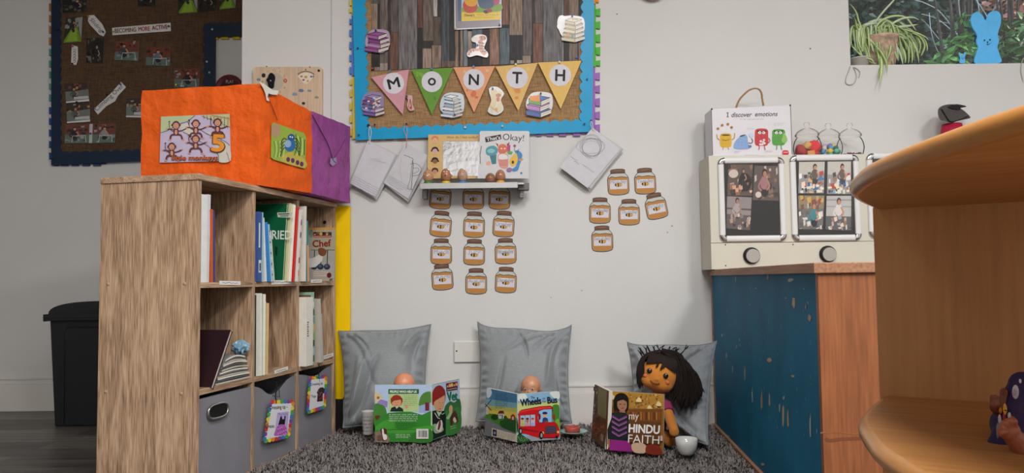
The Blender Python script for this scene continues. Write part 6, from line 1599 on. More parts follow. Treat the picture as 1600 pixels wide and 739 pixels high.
# ------------------------------------------------------------------ curved birch shelf unit close to the camera
birch = woodmat('birch_ply_face', [(0.3, '#9c6734'), (0.5, '#b07b44'), (0.7, '#bd8a52')], 'x', fine=40, coarse=2.4, bump=.06, warp=.4)
birchz = woodmat('birch_ply_upright', [(0.3, '#a26f3e'), (0.5, '#b57f4b'), (0.7, '#c08c58')], 'z', fine=40, coarse=2.4, bump=.06, warp=.4)
edgem = mat('lacquered_ply_edge', '#b17838', .35, var=.12, vscale=60, stretch=(1, 1, 20), coat=.3)
su = thing('curved_shelf_unit', 'birch plywood shelf unit with rounded shelves close at the right', 'shelf unit', (.53, 1.12, 0), math.atan2(-.53, .85))
SM = mw(su)
_sw = [(.53, 1.12), (.487, 1.06), (.440, .985), (.410, .928), (.383, .850), (.365, .785), (.353, .70), (.347, .62), (.345, .54), (.352, .46), (.39, .395), (.47, .36), (.60, .36), (.76, .41), (.90, .49), (1.01, .60), (1.065, .70), (1.078, .778)]
_si = SM.inverted()
_so = [tuple((_si @ Vector((x, y, 0))).xy) for x, y in smooth_open(_sw, 5)]
def outline(shr=0):
    pts = []; n_ = len(_so)
    for i, p in enumerate(_so):
        q0, q1 = _so[max(i - 1, 0)], _so[min(i + 1, n_ - 1)]
        dx, dy = q1[0] - q0[0], q1[1] - q0[1]; L_ = math.hypot(dx, dy)
        x, y = p[0] - dy / L_ * shr, p[1] + dx / L_ * shr
        pts.append((x, min(y, 0)))
    return pts
def shelf_board(z0, z1, nm):
    """board with a fully rounded (bullnose) edge"""
    m = M(SM); h_ = (z1 - z0) / 2; zc = (z0 + z1) / 2; N_ = 10; R0 = outline(h_); k = len(R0)
    m.add([(x, y, z1) for x, y in R0], [tuple(range(k))], 0); m.add([(x, y, z0) for x, y in R0], [tuple(range(k))[::-1]], 0)
    vs = []; fs = []
    for a_ in range(N_ + 1):
        t0 = math.pi * a_ / N_ - math.pi / 2
        vs += [(x, y, zc + h_ * math.sin(t0)) for x, y in outline(h_ * (1 - math.cos(t0)))]
    for a_ in range(N_): fs += [(a_ * k + i, a_ * k + i + 1, a_ * k + i + 1 + k, a_ * k + i + k) for i in range(k - 1)]
    m.add(vs, fs, 1, smooth=True)
    m.build(nm, [birch, edgem], su)
ZU, ZLo = .721, .452
shelf_board(ZU, ZU + .020, 'top_shelf'); shelf_board(ZLo - .022, ZLo, 'lower_shelf'); shelf_board(.12, .142, 'bottom_shelf')
m = M(SM); m.bx(-.002, .645, .0, .018, 0, ZU + .004); m.build('back_panel', birchz, su, bevel=.002)
m = M(SM); m.bx(.31, .33, -.3, 0, 0, .12); m.build('support_foot', birchz, su)

# ------------------------------------------------------------------ shaggy rug
rugm = mat('shag_pile', '#7d7674', .9, var=.35, vscale=60, spec=.2, sheen=.15)
x_l = lambda y: (-.888 + .216 * (y - 2.166) / .976 + .004) if y > 2.166 else -.9
x_r = lambda y: .682 + (y - 1.73) * .0823 - .012
m = M(); pts = [(x_l(1.85), 1.85), (x_r(1.85), 1.85), (x_r(3.098), 3.098), (x_l(3.06), 3.04), (x_l(2.17), 2.17)]
m.slab([Vector((x, y, .012)) for x, y in pts], Vector((0, 0, 1)), .0115)
rug = m.build('shaggy_rug', mat('rug_backing', '#2b292b', .95), label='dark grey shaggy rug between the bookcase and the blue cupboard', cat='rug')
rg = random.Random(77); vs = []; fs = []
N_ = 48000
RZ = .052
for i in range(N_):
    y = 1.86 + (3.098 - 1.86) * rg.random() ; xa, xb = x_l(y) + .004, x_r(y) - .002
    x = xa + (xb - xa) * rg.random()
    an = rg.uniform(0, 6.283); 
    cl_ = .5 + .5 * math.sin(x * 61 + 2 * math.sin(y * 47)) * math.sin(y * 71 + 2 * math.cos(x * 39))
    h_ = RZ * (.72 + .3 * cl_) * rg.uniform(.8, 1.1); ln = rg.uniform(.006, .022)
    dx, dy = math.cos(an) * ln, math.sin(an) * ln; w_ = rg.uniform(.0014, .0028); wa = an + 1.57 + rg.uniform(-.6, .6); wx, wy = math.cos(wa) * w_, math.sin(wa) * w_
    ex_ = min(max(x + dx, xa), xb) - x; ey = min(y + dy, 3.095) - y
    k = len(vs)
    vs += [(x - wx, y - wy, .012), (x + wx, y + wy, .012), (x + ex_ * .3 - wx, y + ey * .3 - wy, h_ * .6), (x + ex_ * .3 + wx, y + ey * .3 + wy, h_ * .6), (x + ex_ * .75 - wx, y + ey * .75 - wy, h_), (x + ex_ * .75 + wx, y + ey * .75 + wy, h_), (x + ex_ * 1.0, y + ey * 1.0, h_ * rg.uniform(.8, .98))]
    fs += [(k, k + 1, k + 3, k + 2), (k + 2, k + 3, k + 5, k + 4), (k + 4, k + 5, k + 6)]
m = M(); m.add(vs, fs, smooth=True); m.build('pile', rugm, rug, kind='stuff')

# ------------------------------------------------------------------ cushions
cushm = wovenmat('grey_cushion_cloth', '#72777b', '#8e9397', 1500, rough=.5, bump=.25, var=.2)
cushm.node_tree.nodes['Principled BSDF'].inputs['Sheen Weight'].default_value = .3
pipm = mat('cushion_piping', '#74797d', .7, bump=.3, bscale=800)
def cushion(lab, cs, seed, fr=.085, bk=.03, wr=2.5, dip=.06):
    """cs: TL TR BR BL as (px, py, Y)"""
    P4 = [atY(*c) for c in cs]; rg = random.Random(seed)
    nrm = (P4[1] - P4[0]).cross(P4[3] - P4[0]).normalized()
    if nrm.y > 0: nrm = -nrm
    def base(u, v):
        # edges pull inwards between the corners
        iu = .045 * math.sin(math.pi * v) ** .7; iv = .03 * math.sin(math.pi * u); dp = dip * (max(0, math.sin(math.pi * u)) ** .6 * (1 + .25 * math.sin(u * 7 + seed)))
        uu = u * (1 - 2 * iu) + iu; vv = v * (1 - iv) + dp * (1 - v) ** 3
        return (P4[0] * (1 - uu) + P4[1] * uu) * (1 - vv) + (P4[3] * (1 - uu) + P4[2] * uu) * vv
    W = []
    for i in range(9):
        cx, cy = rg.choice([(0, 0), (1, 0), (1, 1), (0, 1)]); W.append((cx, cy, rg.uniform(.1, 1.47), rg.uniform(.35, .9), rg.uniform(.02, .05), rg.choice([-1, 1]) * rg.uniform(.004, .012)))
    for i in range(7): W.append((rg.uniform(0, 1), rg.choice([0, 1]), rg.uniform(.2, 1.4), rg.uniform(.2, .45), rg.uniform(.015, .03), -rg.uniform(.003, .008)))
    def wrinkle(u, v):
        h_ = 0
        for cx, cy, an, L_, wd, am in W:
            dx, dy = (u - cx) * (1 if cx < .5 else -1), (v - cy) * (1 if cy < .5 else -1)
            t = dx * math.cos(an) + dy * math.sin(an); s_ = -dx * math.sin(an) + dy * math.cos(an) + .05 * math.sin(t * 6)
            if 0 < t < L_: h_ += am * math.exp(-(s_ / wd) ** 2) * math.sin(math.pi * t / L_) 
        # tight puckers along the seams
        for e_, q in ((v, u), (1 - v, u), (u, v), (1 - u, v)):
            h_ += .0028 * math.sin(q * 68 + seed + 3 * math.sin(q * 9)) * math.exp(-(e_ / .07) ** 2)
        return h_ * wr
    def prof(u, v):
        a_ = 1 - abs(2 * u - 1) ** 2.4; b_ = 1 - abs(2 * v - 1) ** 2.4
        return (max(a_, 0) * max(b_, 0)) ** .55
    def front(u, v):
        k = prof(u, v); return base(u, v) + nrm * (fr * k * (.9 + .25 * v) + wrinkle(u, v) * min(1, k * 2.2))
    def back(u, v):
        k = prof(u, v); return base(u, v) - nrm * (bk * k)
    m = M(); m.grid(front, 90, 90); m.grid(back, 30, 30)
    o = m.build('cushion', cushm, label=lab, cat='cushion', group='grey scatter cushions along the wall')
    m = M(); ed = []
    for i in range(30): ed.append(base(i / 30, 0))
    for i in range(30): ed.append(base(1, i / 30))
    for i in range(30): ed.append(base(1 - i / 30, 1))
    for i in range(30): ed.append(base(0, 1 - i / 30))
    m.tube(ed, .0038, 8, closed=True); m.build('piping', pipm, o)
cushion('grey piped cushion on the left beside the bookcase, behind the vet book', [(529, 517, 3.075), (673, 507, 3.075), (666, 664, 3.0), (536, 668, 2.97)], 3, dip=.035)
cushion('grey piped cushion in the middle behind the bus book', [(746, 503, 3.08), (893, 508, 3.08), (893, 661, 2.98), (744, 658, 2.99)], 8, dip=.085)
cushion('grey piped cushion on the right behind the rag doll', [(980, 535, 2.97), (1120, 533, 2.86), (1106, 695, 2.60), (990, 668, 2.86)], 14, fr=.06, bk=.045, dip=.055)

# ------------------------------------------------------------------ open board books
RT = .058
def open_book(lab, sp, lf, rt, zt, drawL, drawR, colL, colR, tilt=0):
    S_ = atZ(*sp[1], RT); L_ = atZ(*lf[1], RT); R2 = atZ(*rt[1], RT)
    root = thing('picture_book', lab, 'book', tuple(S_), 0, 'open board books standing on the rug')
    for nm, E, tp, dr, col in (('back_cover', L_, lf, drawL, colL), ('front_cover', R2, rt, drawR, colR)):
        d_ = (E - S_).normalized(); n = d_.cross(Vector((0, 0, 1))).normalized()
        if n.dot(CO - S_) < 0: n = -n
        fn = lambda px, py, n=n: atP(px, py, S_, n)
        qd = [sp[0], tp[0], tp[1], sp[1]]
        q3 = [fn(*p) for p in qd]
        m = M(); m.slab(q3, n, .002, 0, col); a = Art(m, fn, n, zt); dr(a); o = m.build(nm, CARD, root)
        g_ = M(); cen = sum(q3, Vector()) / 4
        for i in range(4): g_.slab([cen + (p - cen) * .985 - n * (.0022 + i * .0032) for p in q3], n, .0030, 0, '#d9d4ca')
        g_.build('pages', PRINT, root)
    m = M(); top = atP(*sp[0], S_, Vector((0, -1, 0))); m.tube([S_ + Vector((0, .003, 0)), top + Vector((0, .003, 0))], .0035, 8); m.build('spine', mat('book_spine', '#b9c4a8', .5), root)
    return root
z = zz(575, 580, 6.161)
def vL(a):
    a.rect(66, 130, 606, 420, '#a8bcd8'); 
    a.blob([(66, 205), (90, 200), (135, 240), (130, 275), (70, 300)], '#c9b88a'); a.ell(98, 255, 14, 13, '#8a5a3a'); a.poly([(120, 270), (190, 290), (185, 350), (90, 330), (90, 300)], '#8a7ab4')
    a.blob([(500, 260), (530, 215), (580, 195), (606, 210), (606, 320), (540, 330), (490, 335)], '#4a7a34'); a.blob([(60, 330), (110, 315), (160, 340), (180, 400), (170, 470), (120, 500), (60, 520)], '#3f7a30')
    a.poly([(490, 335), (606, 300), (606, 400), (490, 400)], '#8fa0c8'); a.rect(550, 300, 590, 380, '#6a2430')
    a.poly([(66, 470), (200, 400), (400, 385), (520, 420), (606, 380), (606, 680), (66, 680)], '#2f7a2a'); a.blob([(70, 560), (150, 480), (250, 470), (300, 560), (600, 520), (604, 560), (300, 600)], '#3f8f30'); a.blob([(410, 640), (450, 590), (606, 560), (606, 680), (400, 680)], '#2f6a2a')
    a.poly([(66, 590), (110, 570), (180, 590), (210, 660), (195, 688), (66, 680)], '#7a6a5c')
    a.blob([(70, 430), (110, 425), (115, 445), (80, 470)], '#5a2a20')
    a.rect(198, 172, 488, 390, '#a9bf86'); a.rect(196, 172, 490, 218, '#1f5a34'); a.text('PEOPLE WHO HELP US', 340, 196, w=256, h=22, col='#d8dccc', bold=.05)
    a.ell(275, 285, 58, 58, '#8a2a1c'); a.ell(275, 298, 46, 46, '#c98f6c'); a.poly([(216, 262), (270, 232), (332, 260), (336, 295), (318, 272), (250, 284), (226, 306)], '#8a2a1c'); a.poly([(212, 388), (225, 352), (262, 338), (300, 340), (335, 360), (342, 388)], '#18241c'); a.poly([(262, 338), (275, 362), (298, 340)], '#a9c0a0'); a.line([(258, 300), (272, 303)], 3, '#5a3424'); a.line([(282, 303), (296, 300)], 3, '#5a3424'); a.line([(265, 322), (280, 328), (290, 322)], 3, '#8a3a30'); a.ell(372, 342, 16, 18, '#c98f6c'); a.line([(360, 356), (350, 388)], 12, '#a9c0a0')
    rg = random.Random(1)
    a.scribble(345, 228, 475, 335, '#3a5a3a', 2.4, 6, rg); a.scribble(205, 408, 480, 485, '#d0dccb', 3.6, 4, rg); a.scribble(250, 492, 460, 548, '#123818', 2.6, 3, rg); a.line([(190, 558), (460, 556)], 3, '#143a18'); a.scribble(270, 600, 410, 645, '#d8dccb', 3.2, 3, rg)
    a.rect(466, 553, 582, 648, '#c9c6c4')
    x = 486
    while x < 566:
        w_ = rg.choice([2, 3, 5]); a.rect(x, 568, x + w_, 632, '#26262a'); x += w_ + rg.choice([2, 3, 4])
    a.blob([(120, 560), (145, 545), (178, 556), (184, 590), (178, 655), (145, 662), (138, 610)], '#4a2a20'); a.blob([(135, 560), (150, 555), (158, 600), (180, 610), (182, 650), (150, 655)], '#cfcac8'); a.blob([(95, 620), (125, 610), (140, 640), (120, 660), (95, 655)], '#6a4a3c')
def vR(a):
    a.poly([(612, 132), (880, 78), (888, 570), (612, 662)], '#a9bfd8'); a.blob([(740, 340), (790, 290), (830, 300), (884, 270), (886, 420), (740, 430)], '#2f6a34'); a.blob([(735, 400), (800, 380), (884, 350), (887, 565), (740, 610)], '#3a7a38')
    a.text('Vet', 811, 240, w=98, h=84, col='#1c6a48', bold=.07, rot=-5)
    a.poly([(750, 116), (862, 96), (862, 180), (752, 196)], '#7a2a2a')
    for i, c in enumerate(['#3a1c18', '#c98a6a', '#e0b83a', '#2a2a30', '#c9705a']): a.ell(766 + i * 21, 140 - i * 4, 13, 17, c); a.ell(766 + i * 21, 146 - i * 4, 7, 9, '#d8b49a')
    a.poly([(752, 168), (862, 148), (862, 168), (752, 190)], '#1a1a1c'); a.line([(758, 180), (856, 160)], 4, '#cfcac4')
    a.blob([(614, 320), (612, 230), (640, 160), (690, 135), (735, 175), (745, 240), (730, 320), (690, 300)], '#8a1f18')
    a.blob([(626, 290), (640, 240), (720, 200), (738, 250), (732, 330), (710, 380), (672, 388), (640, 350)], '#cb9870'); a.blob([(620, 300), (640, 190), (700, 160), (740, 220), (720, 240), (640, 290), (630, 330)], '#8a1f18')
    a.line([(680, 300), (700, 306)], 4, '#5a3424'); a.line([(712, 306), (724, 303)], 4, '#5a3424'); a.line([(692, 318), (700, 345), (690, 350)], 3, '#a06a4c'); a.ell(690, 362, 8, 5, '#b0483c')
    a.poly([(614, 470), (612, 385), (650, 375), (680, 385), (735, 380), (748, 430), (746, 612), (614, 660)], '#16211c'); a.poly([(655, 380), (680, 440), (712, 380), (690, 396)], '#a8c09a'); a.line([(640, 400), (670, 450), (690, 455)], 6, '#d0d4d0'); a.line([(735, 400), (715, 415), (690, 400)], 4, '#c9d0c9')
    a.line([(760, 460), (785, 420), (800, 380)], 26, '#9fb886', k=3); a.blob([(782, 395), (778, 350), (795, 325), (812, 345), (806, 390)], '#cb9870')
    a.blob([(615, 530), (640, 505), (680, 520), (720, 545), (722, 570), (690, 590), (640, 595)], '#8aa886'); a.blob([(650, 560), (655, 520), (680, 480), (705, 470), (716, 500), (712, 550), (690, 585)], '#cdc6c4'); a.blob([(668, 560), (680, 490), (692, 470), (698, 510), (684, 560)], '#6a2a24')
    a.blob([(790, 510), (792, 440), (830, 380), (850, 400), (866, 470), (850, 500), (820, 480), (812, 515)], '#4a2a24'); a.blob([(815, 470), (830, 440), (850, 480), (835, 495)], '#c9b8a8'); a.line([(788, 536), (845, 522)], 4, '#a8c09a'); a.line([(788, 556), (845, 542)], 4, '#a8c09a')
open_book('open board book with VET cover and green back cover standing on the rug', [(673.5, 601.2), (674, 688.8)], [(585.8, 601), (586, 691)], [(717.3, 592.2), (719.3, 672.7)], z, vL, vR, '#3a7a34', '#2f6a34')
z = zz(750, 570, 5.686)
def wL(a):
    a.poly([(60, 206), (328, 258), (328, 470), (44, 500)], '#3f6f94'); a.poly([(56, 300), (328, 340), (328, 500), (50, 480)], '#6a9aa4'); a.poly([(54, 360), (328, 385), (328, 500), (48, 480)], '#a9a85a'); a.poly([(54, 400), (328, 420), (328, 500), (48, 480)], '#c9b04a')
    a.blob([(62, 208), (95, 215), (105, 250), (90, 285), (62, 290)], '#c4cdd6')
    a.blob([(50, 440), (110, 435), (200, 450), (240, 480), (328, 470), (328, 610), (200, 560), (100, 520)], '#3f7a2a'); a.blob([(98, 470), (115, 440), (150, 445), (160, 480), (130, 490)], '#1c3418'); a.blob([(205, 470), (230, 450), (250, 475), (300, 490), (290, 510), (215, 490)], '#2c4a1c')
    a.blob([(180, 500), (240, 490), (328, 500), (328, 600), (250, 590), (190, 550)], '#1f4a20'); a.poly([(48, 460), (110, 500), (200, 560), (328, 610), (328, 688), (42, 622)], '#6f6e74'); a.poly([(46, 450), (100, 480), (110, 500), (46, 470)], '#4a7a2a')
    a.poly([(52, 440), (58, 350), (66, 342), (74, 355), (78, 440)], '#b9b4ac'); 
    for p, q in (((45, 345), (103, 405)), ((103, 308), (48, 375))): a.line([p, q], 7, '#3a241c')
    a.rect(166, 430, 212, 478, '#c9c4c0'); a.poly([(158, 434), (172, 408), (208, 408), (218, 434)], '#6a1f20'); a.rect(176, 440, 186, 455, '#4a5a74'); a.rect(195, 440, 204, 478, '#3a3a4c')
    a.poly([(272, 488), (276, 450), (294, 436), (312, 450), (314, 490)], '#8a2228'); a.rect(286, 460, 302, 488, '#c9a09a')
    rg = random.Random(3); a.scribble(140, 250, 245, 390, '#1c3048', 2.6, 8, rg)
    a.poly([(108, 560), (328, 618), (328, 686), (106, 632)], '#c4b8a8'); a.poly([(116, 570), (152, 580), (152, 636), (116, 628)], '#1c1f3a'); a.ell(134, 604, 9, 12, '#8a94b8'); a.scribble(162, 590, 240, 650, '#4a4448', 2, 5, rg); a.scribble(250, 612, 316, 668, '#4a4448', 2, 5, rg)
def wR(a):
    a.poly([(334, 260), (703, 236), (712, 658), (334, 686)], '#7fa9c4'); a.blob([(336, 265), (400, 258), (420, 300), (380, 320), (336, 315)], '#c9d2cf'); a.blob([(620, 245), (700, 240), (704, 300), (650, 290)], '#c9d2cf')
    a.poly([(334, 340), (705, 320), (706, 400), (334, 420)], '#b9bf7a'); a.blob([(640, 370), (700, 360), (706, 460), (708, 560), (650, 500)], '#3f7a2a'); a.blob([(668, 500), (700, 480), (710, 560), (690, 580)], '#6aa03a')
    a.poly([(400, 640), (520, 610), (712, 560), (712, 658), (420, 680)], '#8a8f98'); a.blob([(332, 625), (360, 615), (400, 640), (450, 672), (420, 684), (334, 688)], '#1f4a24')
    for i in range(14): a.ell(340 + (i * 29) % 80, 640 + (i * 17) % 40, 3, 3, '#a8c08a')
    a.text('The', 468, 289, w=36, h=22, col='#1c2c4c', rot=-4, bold=.02); a.text('Wheels', 450, 327, w=182, h=60, col='#141c34', rot=-7, bold=.06); a.text('on', 566, 300, w=24, h=14, col='#2c3c5c', rot=-4, bold=.02); a.text('the', 568, 324, w=34, h=20, col='#2c3c5c', rot=-4, bold=.02); a.text('Bus', 641, 312, w=84, h=56, col='#141c34', rot=-5, bold=.06)
    red, dr_, lr = '#b3161c', '#7a1014', '#d0302c'
    a.poly([(345, 440), (348, 412), (370, 398), (530, 368), (625, 362), (646, 376), (648, 415), (345, 455)], dr_); a.poly([(350, 428), (356, 408), (530, 374), (625, 370), (640, 384), (520, 402)], lr)
    a.blob([(342, 460), (346, 430), (510, 398), (520, 500), (660, 505), (700, 560), (706, 610), (690, 645), (560, 650), (490, 640), (400, 612), (346, 598)], red, 3)
    a.poly([(345, 560), (520, 590), (520, 600), (346, 572)], dr_)
    for x0 in (358, 402, 448):
        a.rect(x0, 450 - (x0 - 358) * .08, x0 + 40, 545 - (x0 - 358) * .05, '#8fb4cf'); a.ell(x0 + 18, 497, 13, 17, ['#c9a03a', '#a86a3a', '#c9a090'][(x0 - 358) // 44]); a.poly([(x0 + 3, 545), (x0 + 6, 515), (x0 + 30, 513), (x0 + 36, 543)], ['#8fae3a', '#c97a8a', '#8a9ac8'][(x0 - 358) // 44]); a.ell(x0 + 18, 478, 14, 9, ['#2c2c34', '#3a1c18', '#a83a3a'][(x0 - 358) // 44])
    a.poly([(516, 408), (560, 392), (640, 388), (642, 512), (520, 516)], dr_); a.poly([(522, 412), (562, 397), (636, 393), (637, 508), (525, 511)], '#7fb0d8')
    a.ell(575, 448, 18, 22, '#c99a7a'); a.ell(575, 428, 23, 12, '#20243a'); a.poly([(552, 512), (556, 475), (575, 465), (600, 475), (606, 510)], '#243a68'); a.ell(585, 508, 20, 12, '#8a3a2c')
    a.ell(528, 460, 10, 28, dr_); a.ell(656, 460, 10, 28, '#8a2422')
    a.poly([(576, 545), (676, 540), (678, 606), (580, 614)], '#3a3440'); 
    for i in range(4): a.line([(580, 556 + i * 14), (676, 551 + i * 14)], 3, '#5a5462')
    a.ell(556, 604, 11, 12, '#e0b45a'); a.ell(692, 596, 9, 12, '#e0b45a'); a.rect(545, 640, 690, 650, '#8a1418')
    for cx, cy, r in ((357, 588, 24), (542, 625, 26)): a.ell(cx, cy, r * .75, r * 1.35, '#18181c'); a.ell(cx + 3, cy, r * .35, r * .75, '#8f9094')
    a.ell(680, 640, 12, 14, '#18181c')
open_book('open board book titled The Wheels on the Bus standing on the rug', [(807.8, 615.6), (807.6, 691)], [(760, 606), (757, 680)], [(874, 611.3), (875.2, 686)], z, wL, wR, '#8fa0a8', '#9fb4b8')
z = zz(910, 520, 3.695)
def hL(a):
    a.poly([(72, 299), (148, 336), (134, 670), (52, 604)], '#6a4426'); a.poly([(92, 310), (140, 332), (136, 500), (88, 470)], '#8f8448')
    for i in range(14): a.line([(98, 322 + i * 11), (132, 336 + i * 11.5)], 1.5, '#5a5224')
    rg = random.Random(6)
    for i in range(44): a.ell(rg.uniform(62, 130), rg.uniform(490, 600), rg.uniform(3, 7), rg.uniform(3, 9), rg.choice(['#8a4a24', '#5a2a1a', '#a8642c', '#7a3a2c', '#9a5a3a']), seg=8)
    for i in range(16): a.ell(rg.uniform(70, 88), rg.uniform(315, 500), 4, rg.uniform(4, 10), rg.choice(['#3a2418', '#b0a890', '#7a4a2c']), seg=8)
    a.poly([(110, 580), (128, 590), (125, 630), (108, 618)], '#b08a7a')
def hR(a):
    a.poly([(152, 337), (470, 356), (464, 702), (137, 671)], '#8f5f24'); rg = random.Random(8)
    a.poly([(152, 337), (470, 356), (469, 440), (150, 425)], '#a87c34')
    for i in range(260):
        x, y = rg.uniform(160, 460), rg.uniform(350, 640); a.ell(x, y, rg.uniform(2, 7), rg.uniform(2, 6), rg.choice(['#b08a3c', '#7a4a1c', '#c9a45c', '#5a3214', '#a8702c', '#8f3f24', '#d0b070', '#96662a']), seg=7, rot=rg.uniform(0, 90))
    for x, y in ((330, 385), (444, 408), (180, 370), (392, 432)): a.blob([(x, y - 16), (x + 17, y + 8), (x, y + 13), (x - 17, y + 8)], '#d9c48c')
    a.poly([(270, 432), (462, 438), (460, 520), (268, 500)], '#6f431c')
    for i in range(12): a.rect(280 + i * 15, 455, 286 + i * 15, 500, ['#4a2a14', '#a87838', '#8f4a24'][i % 3])
    for i in range(20): a.line([(275 + i * 9, 430), (275 + i * 9, 438)], 2, '#c9a45c')
    a.poly([(268, 500), (455, 515), (455, 640), (266, 628)], '#5f3a1c')
    a.blob([(290, 640), (330, 632), (370, 645), (365, 690), (300, 684)], '#c4a48c'); a.blob([(370, 660), (395, 640), (440, 645), (462, 680), (455, 700), (380, 694)], '#7a2a1c')
    # girl
    a.blob([(188, 440), (186, 385), (205, 352), (240, 346), (268, 370), (272, 420), (258, 450), (205, 445)], '#14100f', 5); a.blob([(208, 425), (208, 390), (228, 376), (255, 385), (262, 420), (250, 445), (228, 450)], '#9a6f56', 5); a.poly([(205, 395), (212, 372), (238, 366), (262, 382), (262, 396), (240, 384), (222, 388)], '#14100f')
    a.ell(224, 410, 5, 3, '#241814'); a.ell(248, 411, 5, 3, '#241814'); a.ell(237, 432, 8, 3.4, '#7a3a38'); a.line([(236, 412), (238, 422)], 2, '#7a543f'); a.poly([(222, 444), (250, 446), (256, 468), (214, 466)], '#8f6650')
    a.poly([(152, 610), (146, 480), (168, 460), (214, 455), (256, 460), (272, 480), (270, 620), (160, 625)], '#1c2024')
    for k in range(4): a.line([(176, 475 + k * 30), (216, 500 + k * 30), (262, 478 + k * 30)], 9, '#7a3a78'); a.line([(176, 481 + k * 30), (216, 506 + k * 30), (262, 484 + k * 30)], 2, '#b08ab0')
    a.poly([(168, 612), (276, 622), (292, 684), (160, 674)], '#8a2478'); a.poly([(150, 610), (164, 610), (162, 655), (150, 668)], '#8f6650'); a.line([(152, 640), (150, 668)], 5, '#d0c8b8')
    a.text('my', 302, 490, w=56, h=42, col='#d8d4cf', rot=2, bold=-.0); a.text('HINDU', 362, 552, w=176, h=47, col='#e0dedb', rot=3, bold=.045); a.text('FAITH', 359, 611, w=180, h=47, col='#d8d6d3', rot=3, bold=-.005)
    a.rect(455, 590, 467, 620, '#c4a8a0')
open_book('open board book titled my Hindu faith standing in front of the rag doll', [(950.6, 610.8), (946.7, 702)], [(929.3, 600.4), (923.8, 684)], [(1037.3, 616.3), (1035.8, 710)], z, hL, hR, '#6a4426', '#8f5f24')

# ------------------------------------------------------------------ dolls
def figure(name, shapes, mt, parent, vox=.0028, smooth=8, label=None):
    """one continuous body: overlapping limbs fused by a voxel remesh"""
    m = M()
    for s_ in shapes:
        if s_[0] == 'b': m.ball(s_[1], s_[2], R=s_[3] if len(s_) > 3 else None, seg=20, rings=14)
        else: m.capsule(s_[1], s_[2], s_[3], s_[4])
    return m.build(name, mt, parent, fixn=True, mods=[('REMESH', dict(mode='VOXEL', voxel_size=vox, use_smooth_shade=True)), ('SMOOTH', dict(iterations=smooth, factor=.5))])
skin1 = mat('vinyl_doll_skin_pink', '#d08a68', .4, spec=.5); skin2 = mat('vinyl_doll_skin', '#b98464', .38, spec=.5)
def baby(lab, hp, Y, r, sk, turn, suit):
    H = atY(hp[0], hp[1], Y); root = thing('baby_doll', lab, 'doll', (H.x, Y, RT), 0)
    Rt = Matrix.Rotation(turn, 3, 'Z')
    def hp_(x, y, z_): return H + Rt @ Vector((x * r, y * r, z_ * r))
    neck = H + Vector((0, .004, -r * 1.15)); hip = Vector((H.x, Y + .01, RT + .03))
    sh = [('b', H + Vector((0, 0, r * .12)), (r, r * 1.05, r * 1.02)), ('b', hp_(0, -.25, -.45), (r * .82, r * .78, r * .62)), ('b', hp_(-.48, -.55, -.52), (r * .32,) * 3), ('b', hp_(.48, -.55, -.52), (r * .32,) * 3),
          ('b', hp_(0, -1.02, -.36), (r * .13, r * .13, r * .11)), ('b', hp_(0, -.9, -.86), (r * .22, r * .2, r * .14)),
          ('b', hp_(-.98, .05, -.2), (r * .12, r * .18, r * .26)), ('b', hp_(.98, .05, -.2), (r * .12, r * .18, r * .26)),
          ('c', H + Vector((0, 0, -r * .7)), neck + Vector((0, 0, -.01)), r * .42, r * .45), ('c', neck + Vector((0, .004, -.02)), hip, r * .66, r * .78)]
    for sx in (-1, 1):
        s0 = neck + Vector((sx * r * .72, 0, -.012)); e0 = s0 + Vector((sx * .022, -.008, -.032)); w0 = e0 + Vector((-sx * .004, -.026, -.004))
        sh += [('c', s0, e0, .0105, .0095), ('c', e0, w0, .0095, .008), ('b', w0 + Vector((0, -.006, 0)), (.0085, .009, .006))]
        for k in range(4): b0_ = w0 + Vector((sx * (-.006 + k * .004), -.011, .001)); sh.append(('c', b0_, b0_ + Vector((0, -.007, -.003)), .0023, .002))
        sh.append(('c', w0 + Vector((-sx * .006, -.004, .003)), w0 + Vector((-sx * .011, -.010, .004)), .0026, .0022))
        h0 = hip + Vector((sx * .02, -.005, -.012)); k0 = h0 + Vector((sx * .035, -.018, .004)); f0 = k0 + Vector((-sx * .008, -.026, -.008))
        f0.z = RT + .012
        sh += [('c', h0, k0, .015, .0135), ('c', k0, f0, .0125, .010), ('b', f0 + Vector((0, -.004, .006)), (.010, .010, .014))]
    figure('doll_body', sh, sk, root, .0022, 6)
    m = M()
    for sx in (-1, 1):
        p = hp_(sx * .36, -.93, -.10); m.ball(p, (r * .14, r * .07, r * .12), 0, '#b9b2ae', seg=14, rings=10); m.ball(p + Rt @ Vector((0, -r * .045, 0)), (r * .085, r * .04, r * .09), 0, '#3a4a6a', seg=12, rings=8); m.ball(p + Rt @ Vector((0, -r * .075, 0)), (r * .04, r * .018, r * .045), 0, '#0c0c10', seg=10, rings=6)
    m.build('eyes', GLOSSY, root)
    m = M()
    for sx in (-1, 1): m.tube([hp_(sx * (.2 + .08 * i), -1.0 + .02 * i, .14 + .035 * math.sin(i * .8)) for i in range(5)], r * .018, 5, 0, '#8a5a40')
    m.tube([hp_(-.18 + .09 * i, -1.08 + .01 * abs(i - 2), -.86 + .012 * abs(i - 2)) for i in range(5)], r * .04, 6, 0, '#a8504a'); m.build('painted_features', PRINT, root)
    m = M(); t0 = neck + Vector((0, .004, -.022)); m.lathe([(r * .5, .0), (r * .74, -.008), (r * .8, -.03), (r * .92, -.06), (r * .96, -.085), (r * .7, -.10)], t0, 24); m.build('romper', suit, root)
baby('bald baby doll with only the top of its head showing above the vet book', (631.5, 601), 2.87, .0385, skin1, .0, mat('white_cotton', '#c9c4bd', .9))
baby('bald baby doll looking over the top of the bus book', (829.5, 604.5), 2.83, .0365, skin2, -.22, mat('blue_cotton', '#8a9ab0', .9))

